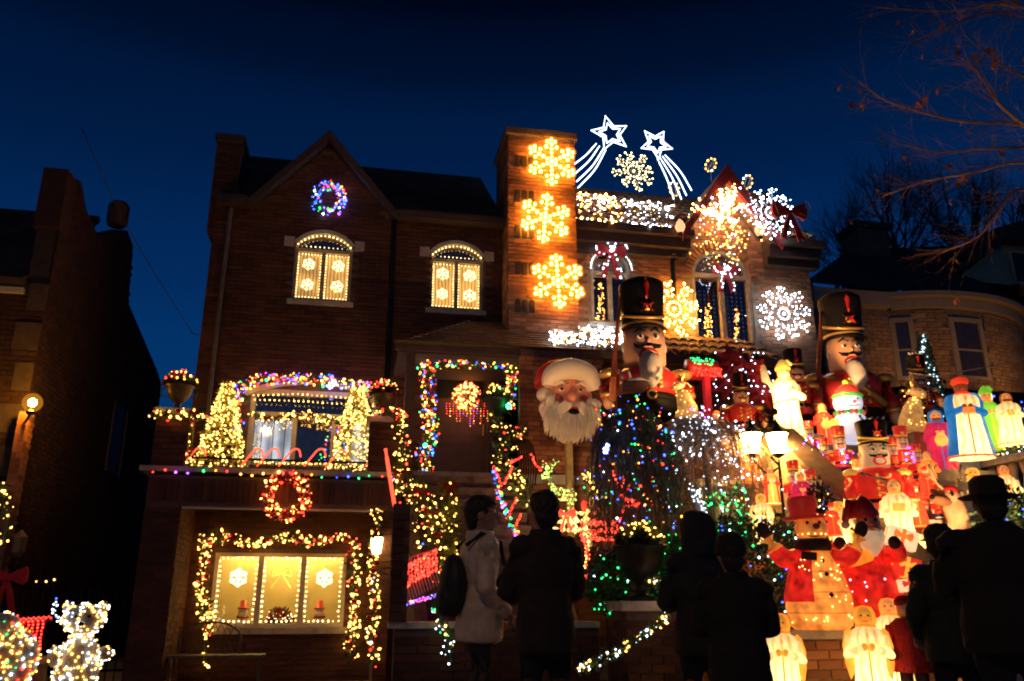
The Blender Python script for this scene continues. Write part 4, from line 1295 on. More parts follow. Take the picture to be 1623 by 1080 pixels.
# garage level
garland('wreath', 'red and gold wreath hanging on the brick beam over the garage window', 'wreath', circle(at(455, 787, 11.88), .255, 18), .10, 105, [bW, bR, bY], [3, 4, 1.6], 320, balls=18, bows=((.3, .13),), nmat=M('red_tinsel', (.3, .03, .02), .6, rand=.4))
garland('garland', 'warm garland with red balls framing the garage window', 'garland', [at(330, 1000, 13.05), at(325, 960, 13.05), at(318, 930, 13.05), at(325, 890, 13.05), at(330, 852, 13.05), at(372, 856, 13.0), at(410, 862, 13.0), at(448, 850, 13.0), at(495, 858, 13.0), at(545, 852, 13.0), at(561, 868, 13.0), at(560, 910, 13.0), at(562, 960, 13.0), at(556, 1040, 13.0)], .10, 100, [bW, bY, bR], [7, 1.5, 1.2], 260, balls=9, lump=.35, bows=((.02, .1), (.33, .13), (.5, .12), (.66, .12), (.97, .12)))
garland('garland', 'warm garland climbing the brick column beside the garage lantern', 'garland', [at(592, 1050, 11.85), at(590, 1000, 11.85), at(596, 950, 11.85), at(588, 900, 11.85), at(596, 850, 11.85), at(598, 812, 11.85)], .085, 85, [bW, bY, bR, bC], [6, 2, 1, .5], 240, balls=7)
garland('garland', 'short lit garland hanging over the iron bench', 'garland', [at(322, 1010, 12.9), at(324, 1030, 12.9), at(328, 1052, 12.9)], .05, 50, [bW], [1], 120)
lt = thing('wall_lantern', 'glowing wall lantern on the column beside the garage window', 'lantern', at(597, 885, 11.9))
c = at(597, 862, 11.86)
MB().lathe([(.035, -.14), (.06, -.12), (.085, .08), (.0, .085)], c, 8).obj('glass', EM('lantern_glass', (1, .62, .2), 24, 0), lt)
MB().lathe([(.10, .085), (.08, .11), (.02, .17), (.0, .2)], c, 8).obj('cap', iron, lt)
MB().lathe([(.0, -.18), (.05, -.15), (.05, -.14)], c, 8).obj('finial', iron, lt)
MB().tube([c + Vector((0, .1, .12)), c + Vector((0, .12, .2)), c + Vector((0, 0, .2))], .012, 6).obj('bracket', iron, lt)
# garage window with lit room behind
gwn = MB()
x0, x1, z0, z1 = GW
xa, xb = x0 + (x1 - x0) * .345, x0 + (x1 - x0) * .67
for a, b, c_, d_ in ((x0, x1, z1 - .05, z1), (x0, x1, z0, z0 + .05), (x0, x0 + .05, z0 + .05, z1 - .05), (x1 - .05, x1, z0 + .05, z1 - .05), (xa - .035, xa + .035, z0 + .05, z1 - .05), (xb - .035, xb + .035, z0 + .05, z1 - .05)):
    gwn.b2(a, b, 13.17, 13.27, c_, d_)
gwin = gwn.obj('window', creampaint, HL)
for a, b in ((x0 + .05, xa - .035), (xa + .035, xb - .035), (xb + .035, x1 - .05)):
    MB().b2(a, b, 13.23, 13.238, z0 + .05, z1 - .05).obj('pane', GLASS(), gwin)
MB().b2(x0 - .06, x1 + .06, 13.08, 13.19, z0 - .09, z0 - .004).obj('sill', stone, gwin)
room = M('cream_room_wall', (.62, .5, .22), .8, var=.12, scale=3)
rm = MB().b2(x0 - .1, x1 + .1, 13.95, 14.0, .4, 2.2).b2(x0 - .12, x0 - .1, 13.4, 14.0, .4, 2.2).b2(x1 + .1, x1 + .12, 13.4, 14.0, .4, 2.2).b2(x0 - .1, x1 + .1, 13.4, 14.0, .66, .7).b2(x0 - .1, x1 + .1, 13.4, 14.0, 2.1, 2.14)
rm.obj('room', room, gwin)
rl_ = thing('ceiling_lamp', 'warm lamp tube hidden above the garage window room', 'lamp', (-.9, 13.7, 2.0))
MB().b2(x0 + .1, x1 - .1, 13.66, 13.72, 2.02, 2.06).obj('tube', EM('room_tube', (1, .66, .18), 90, 0), rl_)
for i, (a, b) in enumerate(((x0 + .075, xa - .06), (xa + .06, xb - .06), (xb + .06, x1 - .075))):
    l = [(a, 13.2, z0 + .08), (a, 13.2, z1 - .08), (b, 13.2, z1 - .08), (b, 13.2, z0 + .08), (a, 13.2, z0 + .08)]
    string_lights('string_lights', 'warm lights outlining the %s pane of the garage window' % ('left', 'middle', 'right')[i], l, .075, [wsn], [1], .95, .008, wire=False, group='string lights in the garage window')
for cx_, nm in (((x0 + xa) / 2 + .02, 'left'), ((xb + x1) / 2, 'right')):
    c = Vector((cx_, 13.2, 1.44))
    fl = MB()
    for a, b in flake_arms(c, .13, XV, ZV, PI / 2, ((.55, .4),)): fl.tube([a, b], .019, 6)
    tag(fl.obj('window_snowflake', wsn), 'bright snowflake hanging in the %s pane of the garage window' % nm, 'snowflake', 'snowflakes in the garage window')
mb = MB(); c = Vector(((xa + xb) / 2, 13.2, 1.5))
for sg in (-1, 1):
    mb.tube([c, c + Vector((sg * .12, 0, .08)), c + Vector((sg * .14, 0, -.04)), c], .008, 5)
    for q in range(4): mb.tube([c + Vector((sg * (.04 + q * .03), 0, .09 - q * .01)), c + Vector((sg * (.04 + q * .03), 0, -.03 + .01 * q))], .006, 4)
    mb.tube([c, c + Vector((sg * .07, 0, -.1)), c + Vector((sg * .14, 0, -.2))], .010, 5)
tag(mb.obj('bow_light', EM('amber_rope', (1, .25, .03), 5)), 'glowing orange bow in the middle pane of the garage window', 'bow light')
def mini_snowman(x, y, z, nm):
    t = thing('snowman_doll', 'small snowman doll with red hat behind the %s garage pane' % nm, 'snowman doll', (x, y, z))
    P(MB().ell((0, 0, .10), (.10, .09, .10), 12, 8).ell((0, 0, .25), (.075, .07, .075), 12, 8), 'body', whitep, t)
    P(MB().lathe([(.085, .30), (.085, .32), (.055, .325), (.05, .42), (0, .43)], n=10), 'hat', redp, t)
    P(MB().tube([(-.08, -.03, .19), (0, -.085, .18), (.08, -.03, .19), (0, .07, .2), (-.08, -.03, .19)], .018, 6), 'scarf', redp, t)
    P(MB().ell((-.025, -.07, .27), .01, 6, 5).ell((.025, -.07, .27), .01, 6, 5), 'eyes', blackp, t)
mini_snowman((x0 + xa) / 2 + .1, 13.5, .70, 'left')
mini_snowman((xb + x1) / 2 - .05, 13.5, .70, 'right')
bk = thing('flower_basket', 'basket of red flowers behind the middle garage pane', 'flower basket', ((xa + xb) / 2, 13.5, .70))
P(MB().lathe([(.16, 0), (.22, .12), (.24, .13)], n=14), 'basket', darkwood, bk)
lm = MB(redvel, needle, wsn)
for i in range(260):
    d = rsph(); d.z = abs(d.z)
    lm.m = pick([3, 3, 0]); lm.leaf(Vector((0, 0, .12)) + d * Vector((.25, .12, .2)).length * .5, d, .08, .02)
for i in range(26):
    d = rsph(); lm.octa((d.x * .25, -.1 + d.y * .06, .16 + abs(d.z) * .14), .010, 2)
P(lm, 'flowers', None, bk, kind='stuff')
# bench in front of the garage
bn = thing('garden_bench', 'wrought iron garden bench with curved lattice back', 'bench', (-1.7, 12.3, 0))
c = at(330, 1020, 12.4)
mb = MB(); bx = c.x; w_ = .40
bp = [(bx + w_ * math.cos(PI - PI * i / 14) * 1.0, 12.55, .62 + .22 * math.sin(PI * i / 14)) for i in range(15)]
mb.tube([(bx - w_, 12.55, .42)] + bp + [(bx + w_, 12.55, .42)], .014, 6)
for i in range(1, 9):
    x = bx - w_ + 2 * w_ * i / 9
    h = .62 + .22 * math.sqrt(max(0, 1 - ((x - bx) / w_) ** 2))
    mb.tube([(x - .09, 12.55, .44), (x + .09, 12.55, h)], .006, 4); mb.tube([(x + .09, 12.55, .44), (x - .09, 12.55, h)], .006, 4)
mb.obj('backrest', M('grey_iron', (.10, .09, .08), .5, metal=.4), bn)
MB().b2(bx - .45, bx + .75, 12.1, 12.55, .40, .43).obj('seat', MATS['grey_iron'], bn)
for q in (-.42, .7):
    for yy in (12.13, 12.5): MB().tube([(bx + q, yy, .4), (bx + q, yy, .01)], .016, 6).obj('leg', MATS['grey_iron'], bn)
# ================================================================== porch and stairs decorations
garland('garland', 'multicoloured garland framing the front door', 'garland', [at(676, 752, 13.4), at(672, 715, 13.4), at(684, 690, 13.4), at(678, 650, 13.4), at(680, 610, 13.4), at(676, 580, 13.4), at(705, 570, 13.3), at(745, 572, 13.3), at(780, 570, 13.3), at(806, 576, 13.3), at(813, 600, 13.3), at(808, 628, 13.3), at(800, 650, 13.3)], .15, 140, [bW, bR, bB, bG, bO, bY], [5, 3.6, 3, 1.4, 2.6, 1], 280, balls=9)
garland('wreath', 'red and gold lit wreath hanging on the front door', 'wreath', circle(at(740, 628, 14.4), .16, 16), .10, 190, [bW, bR, bY], [4, 3, 2], 300, balls=14, nmat=MATS['red_tinsel'])
ic = thing('icicle_lights', 'red icicle strands dangling below the door wreath', 'icicle lights', at(740, 680, 14.36))
mb = MB(bR, bW, bP)
for i in range(13):
    p = at(708 + i * 5.4, 640, 14.36); n = random.randrange(5, 11)
    for k in range(n): mb.octa(p + Vector((U_(-.008, .008), 0, -.045 * k)), .009, pick([3, 1, .6]))
mb.obj('bulbs', None, ic, kind='stuff')
urn('dark pot of greenery with a green light beside the front door', at(787, 672, 13.1), .62, M('dark_pot', (.03, .04, .03), .5), bulbs=(bW, bG, bY), nb=26, rad=.24, cat='planter', fl=hedgeg, bw=(3, .5, 1))
gl_ = MB().ell(at(806, 644, 12.9), .045, 10, 8).obj('green_lamp', EM('strong_green', (.03, 1, .25), 10, 0), None, True)
tag(gl_, 'round green lamp glowing on the door planter', 'lamp')
gl_ = MB().ell(at(674, 706, 13.2), .035, 10, 8).obj('green_lamp', MATS['strong_green'], None, True)
tag(gl_, 'round green lamp glowing in the door garland', 'lamp')
# stair rail dressing
garland('garland', 'warm garland with red bows along the left stair rail', 'garland', [at(648, 770, 11.2), at(672, 790, 10.8), at(688, 830, 10.4), at(700, 870, 10.0), at(706, 930, 9.6)], .17, 62, [bW, bR, bY], [6, 1, 2], 170, bows=((.15, .17), (.4, .16), (.62, .12)))
garland('garland', 'loose strands of warm lights over the stair wall', 'garland', [at(655, 800, 10.6), at(640, 850, 10.2), at(660, 880, 10.0)], .16, 36, [bW, bR, bB], [5, 2, .6], 90)
garland('shrub', 'yellow green lit shrub beside the stairs', 'shrub', [at(712, 770, 10.2), at(712, 820, 10.1), at(708, 860, 10.0), at(722, 900, 9.9)], .16, 52, [bY, bW], [3, 2], 420, nmat=M('yellow_green_leaf', (.16, .2, .03), .7, rand=.4), bows=((.04, .15),))
pol = MB().tube(resample([at(611, 712, 10.3), at(620, 770, 10.2), at(632, 840, 10.0), at(641, 905, 9.9)], .1), .022, 8).obj('light_pole', ropeR)
tag(pol, 'tall leaning pole wrapped in red rope light beside the stairs', 'light pole')
# lit sleigh
sl = thing('sleigh', 'small sleigh outlined in red lights on the brick wall', 'sleigh', at(668, 950, 8.9))
a, b, c, d = at(637, 900, 8.9), at(690, 872, 8.9), at(690, 905, 8.9), at(640, 930, 8.9)
fm = MB(); rb = MB(bR)
up = a.lerp(b, .5) + Vector((0, .12, .1))
for k in range(12):
    t_ = k / 11
    p0 = a.lerp(b, t_); p1 = d.lerp(c, t_)
    fm.tube([p0 + Vector((0, 0, .05 * math.sin(PI * t_))), p0.lerp(p1, .5) + Vector((0, -.04, 0)), p1, p1 + Vector((.05, 0, -.14))], .005, 4)
    for q in range(9):
        rb.octa(p0.lerp(p1, q / 8) + rsph() * .015 + Vector((0, -.04, 0)), .0135 * U_(.8, 1.3), 0)
fm.tube([a, a.lerp(b, .3) + Vector((0, 0, .06)), b], .009, 5).tube([d, c], .009, 5).tube([a, d], .009, 5).tube([b, c], .009, 5)
fm.obj('frame', MATS['white_wire'], sl); rb.obj('bulbs', None, sl, kind='stuff')
rn = MB(bB, bP, bR, bG, bO)
e0, e1 = at(643, 957, 8.9), at(697, 943, 8.9)
MB().tube([e0 + Vector((-.05, 0, .06)), e0, e1, e1 + Vector((.05, 0, .05))], .010, 5).obj('runner', MATS['white_wire'], sl)
for k in range(56): rn.octa(e0.lerp(e1, R_()) + rsph() * .02, .011, pick([3, 2, 2, 1, 1]))
rn.obj('runner_bulbs', None, sl, kind='stuff')
garland('garland', 'white lit garland drooping over the low brick wall', 'garland', [at(688, 950, 8.3), at(700, 985, 8.25), at(708, 1010, 8.2), at(716, 1045, 8.2)], .075, 75, [bC, bW, bG], [4, 3, .5], 220)
# curved iron hoop rail with red candy lights, right of the stairs
hp = thing('hoop_rail', 'fan of curved black iron hoops beside the right stair rail', 'railing', at(840, 770, 11.6))
hm_ = None
for i in range(8):
    p0 = at(820 + i * 4.0, 770, 11.6)
    mb = MB().tube(smooth_path([p0, p0 + Vector((.02, 0, .3)), p0 + Vector((-.04, 0, .58)), p0 + Vector((-.16, 0, .62 + i * .01))], 4), .011, 5)
    mb.obj('hoop', iron, hp)
for i, (p0, p1) in enumerate([((795, 770), (782, 740)), ((812, 742), (800, 765)), ((818, 790), (806, 818)), ((825, 815), (815, 845)), ((806, 735), (826, 725)), ((842, 722), (856, 745))]):
    a, b = at(*p0, 11.2), at(*p1, 11.2)
    mb = MB(bR)
    for k in range(9): mb.octa(a.lerp(b, k / 8) + rsph() * .012, .017, 0, 1.4)
    t = thing('candy_cane', ['red candy cane light by the top stair post', 'red candy cane light beside the stair post garland', 'red candy cane light half way down the right stair rail', 'lowest red candy cane light on the right stair rail', 'red candy cane light leaning on the iron hoops', 'red hooked candy cane light at the outer iron hoop'][i], 'candy cane', b, group='candy cane lights by the right stair rail')
    MB().tube([a, a.lerp(b, .5), b], .012, 6).obj('cane', redp, t)
    mb.obj('bulbs', None, t, kind='stuff')
garland('garland', 'rope of large coloured bulbs down the right stair rail', 'garland', [at(783, 745, 11.0), at(788, 775, 10.9), at(798, 800, 10.8), at(808, 830, 10.7), at(822, 850, 10.6)], .035, 60, [bB, bG, bR, bO, bP], [3, 2, 2, 2, 1], 60, bsz=1.5)
garland('garland', 'greenery with sparse warm lights over the right stair post', 'garland', [at(785, 665, 12.3), at(800, 690, 12.2), at(830, 680, 12.2), at(805, 705, 12.0), at(790, 720, 11.8), at(815, 760, 11.4), at(840, 800, 11.2)], .15, 40, [bW, bY, bR], [5, 1, 1], 260)

# ================================================================== right house decorations
ora = EM('bulb_amber', (1, .36, .035), 100, .25)
sY = EM('bulb_gold_strong', (1, .44, .06), 95)
sC = EM('bulb_cool_strong', COOL, 24, .8)
sW = EM('bulb_warm_strong', (1, .5, .11), 30)
g = 'amber snowflakes on the chimney'
big_flake('topmost amber bulb snowflake on the brick chimney', 874, 257, 13.85, 46, PI / 2, ora, group=g)
big_flake('middle amber bulb snowflake on the brick chimney', 864, 346, 13.85, 46, PI / 2 - .1, ora, group=g)
big_flake('lowest amber bulb snowflake on the brick chimney', 884, 446, 13.85, 48, PI / 2 + .06, ora, group=g)
burst_flake('warm white wire snowflake standing on the tile roof ridge', 1004, 272, 14.9, 40, EM('bulb_soft_yellow', (1, .8, .35), 8), 8, .3, twigs=3)
burst_flake('warm white starburst on the brick wall behind the tall nutcracker', 1068, 490, 14.38, 54, sY, 8, .24, sz=1.15, mix=sW, twigs=3)
burst_flake('cool white starburst on the brick wall at the house corner', 1242, 498, 14.38, 54, sC, 9, .2, sz=1.0, twigs=3)
burst_flake('cool white starburst beside the big red bow on the roof', 1222, 338, 13.9, 52, sC, 10, .22, twigs=3)
# shooting stars of rope light
ropeW = EM('white_rope_light', (.62, .72, 1), 5, 0)
def comet(label, px, py, R0, rot, tails, Y=14.9):
    c = at(px, py, Y); s = Y / 1385 * 1.05
    t = thing('comet_light', label, 'star light', c + Vector((0, 0, -R0 * s)), group='shooting star lights on the roof')
    for k, (ro, ri) in enumerate(((1, .46), (.6, .32))):
        pts = []
        for i in range(10):
            a = rot + PI * i / 5
            r = R0 * s * (ro if i % 2 == 0 else ri)
            pts.append(c + XV * r * math.cos(a) + ZV * r * math.sin(a))
        MB().tube(pts, .017, 6, closed=True).obj(('outer_star', 'inner_star')[k], ropeW, t)
    for (x0_, y0_, x1_, y1_, bend) in tails:
        a, b = at(x0_, y0_, Y), at(x1_, y1_, Y - .3)
        m_ = a.lerp(b, .5) + (b - a).cross(Vector((0, 1, 0))).normalized() * bend
        MB().tube(smooth_path([a, m_, b], 5), .013, 6).obj('tail', ropeW, t)
comet('larger shooting star of white rope light over the tile roof', 968, 212, 38, PI / 2 + .25, [(945, 228, 908, 262, .03), (950, 232, 912, 275, .04), (957, 235, 914, 288, .05), (960, 238, 916, 298, .06)])
comet('smaller shooting star of white rope light next to the gable', 1040, 228, 33, PI / 2 + .72, [(1042, 252, 1068, 316, .03), (1046, 250, 1080, 316, .04), (1050, 248, 1088, 310, .05), (1054, 246, 1096, 302, .06)])
# net lights on tiles
def net(label, quad, n, mats, ws, sz=1.0, cat='net lights'):
    t = thing('net_lights', label, cat, min(quad, key=lambda p: p.z))
    mb = MB(*mats); wm_ = MB()
    for i in range(n):
        a, b = R_(), R_()
        p = quad[0].lerp(quad[1], a).lerp(quad[3].lerp(quad[2], a), b)
        mb.octa(p + rsph() * .04 + Vector((0, -.05, .07)), br(p.y) * U_(.6, 1.3) * sz, pick(ws))
    for i in range(9):
        f = i / 8
        wm_.tube([quad[0].lerp(quad[3], f) + Vector((0, -.04, .06)), quad[1].lerp(quad[2], f) + Vector((0, -.04, .06))], .004, 4)
    wm_.obj('net', iron, t); mb.obj('bulbs', None, t, kind='stuff')
def rp(px, py):
    """point on the tile roof plane under photo pixel"""
    for k in range(400):
        Y = 14.1 + k * .0075
        p = at(px, py, Y)
        if p.z <= 8.16 + (Y - 14.12) * (2.12 / 2.78): return p
    return p
net('warm white net lights on the tile roof next to the chimney', [rp(912, 356), rp(992, 360), rp(975, 318), rp(914, 312)], 190, [sW, sC, sY], [3, 2, 1])
net('cool white net lights on the tile roof left of the gable', [rp(990, 362), rp(1062, 368), rp(1068, 332), rp(985, 322)], 190, [sC, bW], [5, 1])
def aw(px, py):
    for k in range(300):
        Y = 13.05 + k * .006
        p = at(px, py, Y)
        if p.z <= 5.22 + (Y - 13.1) * (.76 / 1.34): return p
    return p
AZ = [aw(872, 552), aw(992, 556), aw(990, 524), aw(868, 524)]
net('cool white net lights covering the porch awning tiles', AZ, 300, [sC, bW], [4, 1.6], 1.1)
# burst of lights over the gable
gb = thing('light_burst', 'dense burst of warm and white lights over the gable wall', 'light burst', at(1140, 400, 14.2))
mb = MB(sW, sC, sY); wm_ = MB()
cg = at(1142, 345, 14.2)
for i in range(26):
    a = U_(-.2, PI + .2) if i % 3 else U_(0, 2 * PI)
    d = XV * math.cos(a) + ZV * math.sin(a) * .95
    L_ = U_(.35, .75) * (1 if d.z > -.2 else .8)
    tip = cg + d * L_ + Vector((0, -U_(.02, .3), 0))
    wm_.tube([cg, cg + d * L_ * .5 + Vector((0, -.12, .04)), tip], .004, 4)
    for k in range(9):
        t_ = (k / 8) ** .6
        mb.octa(cg.lerp(tip, t_) + rsph() * .05 + Vector((0, -.1 * math.sin(PI * t_), 0)), br(14) * U_(.6, 1.25), pick([5, 3, 2]))
mb.mats += [bW, bC, bY]
for i in range(150):
    p = at(1142 + random.gauss(0, 30), 372 + random.gauss(0, 22), 14.25); mb.octa(p + rsph() * .05, br(14) * U_(.5, 1.2), 3 + pick([4, 1, 3]))
wm_.obj('wires', MATS['white_wire'], gb); mb.obj('bulbs', None, gb, kind='stuff')
# finials: wire eggs of light
for i, (px, py, lab) in enumerate([(1126, 262, 'wire egg ornament of warm lights on the gable peak'), (1184, 289, 'wire egg ornament of lights on the right gable slope'), (1068, 300, 'wire egg ornament of lights on the left gable slope'), (1160, 382, 'wire egg ornament of lights low on the gable wall')]):
    p = at(px, py, 14.1)
    t = thing('wire_ornament', lab, 'ornament', p + Vector((0, 0, -.16)), group='wire egg ornaments on the gable')
    wmm = MB(); tilt = Euler((.3, U_(-.5, .5), 0)).to_matrix()
    for k in range(4):
        a = PI * k / 4
        wmm.tube([p + tilt @ Vector((.10 * math.cos(a) * math.cos(q), .10 * math.sin(a) * math.cos(q), .14 * math.sin(q))) for q in [2 * PI * j / 14 for j in range(15)]], .006, 4)
    wmm.tube([p + Vector((0, 0, -.14)), p + Vector((.02, .06, -.34))], .008, 4)
    wmm.obj('wire_frame', MATS['white_wire'], t)
    b_ = MB(bW, bC)
    for k in range(9):
        q = 2 * PI * k / 9
        b_.octa(p + tilt @ Vector((.10 * math.cos(q), -.02, .14 * math.sin(q))), .024, pick([3, 1]))
    b_.obj('bulbs', None, t, kind='stuff')
for px, py, lab in ((1078, 360, 'left'), (1204, 366, 'right')):
    t = thing('flame_lamp', 'glowing pink orange lamp at the %s foot of the gable' % lab, 'lamp', at(px, py + 14, 13.95), group='lamps at the foot of the gable')
    MB().lathe([(.0, -.13), (.07, -.08), (.1, .0), (.06, .11), (0, .18)], at(px, py, 13.95), 12).obj('shade', GLOW('peach_shade', (1, .42, .2), 1.6, 0, 50), t, True)
    MB().lathe([(.05, -.17), (.05, -.12)], at(px, py, 13.95), 10).obj('holder', iron, t)
# bows
def bow(label, px, py, Y, s, mat, bulbs=None, nb=26, tails=1.0, trim=None, depth=.12):
    c = at(px, py, Y)
    t = thing('bow', label, 'bow', c + Vector((0, 0, -s * tails)))
    mb = MB(); bow_geo(mb, c, s, depth=depth, tails=tails); mb.obj('ribbon', mat, t)
    if trim:
        e = MB()
        for sg in (-1, 1):
            e.tube([c + Vector((sg * a * s, -depth * s * 1.2, b * s)) for a, b in ((.05, .08), (.3, .24), (.54, .34), (.6, .1), (.5, -.22), (.2, -.13))], .012, 4)
            e.tube([c + Vector((sg * a * s, -.06 * s, b * s * (tails if b < -.1 else 1))) for a, b in ((.05, -.05), (.18, -.32), (.42, -1.0))], .012, 4)
        e.obj('gold_trim', trim, t)
    if bulbs:
        b_ = MB(*bulbs)
        for i in range(nb):
            sg = random.choice((-1, 1)); k = i % 3
            if k == 0:
                a = U_(0, 2 * PI); q = Vector((sg * (.33 + .28 * math.cos(a)), -depth * 1.3, .04 + .26 * math.sin(a)))
            elif k == 1:
                f = R_(); q = Vector((sg * (.05 + .33 * f + random.choice((-.05, .07))), -.07, -.05 - .95 * f * tails))
            else: q = rsph() * .14 + Vector((0, -depth * 1.6, 0))
            b_.octa(c + q * s, br(Y) * U_(.7, 1.15), pick([1] * len(bulbs)))
        b_.obj('bulbs', None, t, kind='stuff')
    return t
bow('red velvet bow with white lights over the small arched window', 968, 398, 14.3, .52, redvel, [bC], 48, 1.1)
bow('red velvet bow with white lights over the large arched window', 1150, 428, 14.3, .44, redvel, [bC], 48, 1.1)
bow('huge dark red bow with gold trim on the roof corner', 1252, 336, 13.4, .62, redvel, None, 0, .95, goldm, .16)
# white wire arch of lights round small window
string_lights('string_lights', 'white lights following the arch of the small window', [Vector((x, 14.42, z)) for x, z in arch_pts(4.36, 5.2, 7.3, .42)], .045, [bC], [1], .8)
# lit decorations behind the panes
inr = MB(bO, bY, bW, bC)
for i, (px, py, w_, h_, n) in enumerate([(953, 478, 14, 60, 70), (987, 485, 8, 50, 40), (1124, 525, 20, 90, 130), (1170, 528, 14, 80, 100)]):
    t = thing('window_lights', ['amber figure of lights in the left pane of the small arched window', 'red and green lights in the right pane of the small arched window', 'tall amber cluster of lights in the left pane of the large arched window', 'amber column of lights in the right pane of the large arched window'][i], 'lights', at(px, py + h_ / 2, 14.75))
    mb = MB(bO, bY, bC, bR, bG); fr_ = MB()
    for k in range(n):
        f = R_(); ww = w_ * (.35 + .65 * f) * .5
        p = at(px + U_(-ww, ww), py - h_ / 2 + f * h_, 14.72)
        mb.octa(p + Vector((0, U_(0, .1), 0)), .013 * U_(.7, 1.3), pick([3, 4, .6, 3, 2.5] if i == 1 else [4, 5, .5, .4, 0]))
    fr_.tube([at(px, py - h_ / 2, 14.78), at(px, py + h_ / 2, 14.78)], .02, 5)
    fr_.obj('stand', bronze, t); mb.obj('bulbs', None, t, kind='stuff')
t = thing('curtain_lights', 'curtain of tiny dim lights behind the large arched window', 'curtain lights', (7.1, 14.9, 5.6))
mb = MB(EM('dim_bulb', (.6, .55, .7), .35))
for i in range(12):
    for k in range(18): mb.octa((6.6 + i * .1, 14.9, 5.65 + k * .09), .012)
mb.obj('bulbs', None, t, kind='stuff')
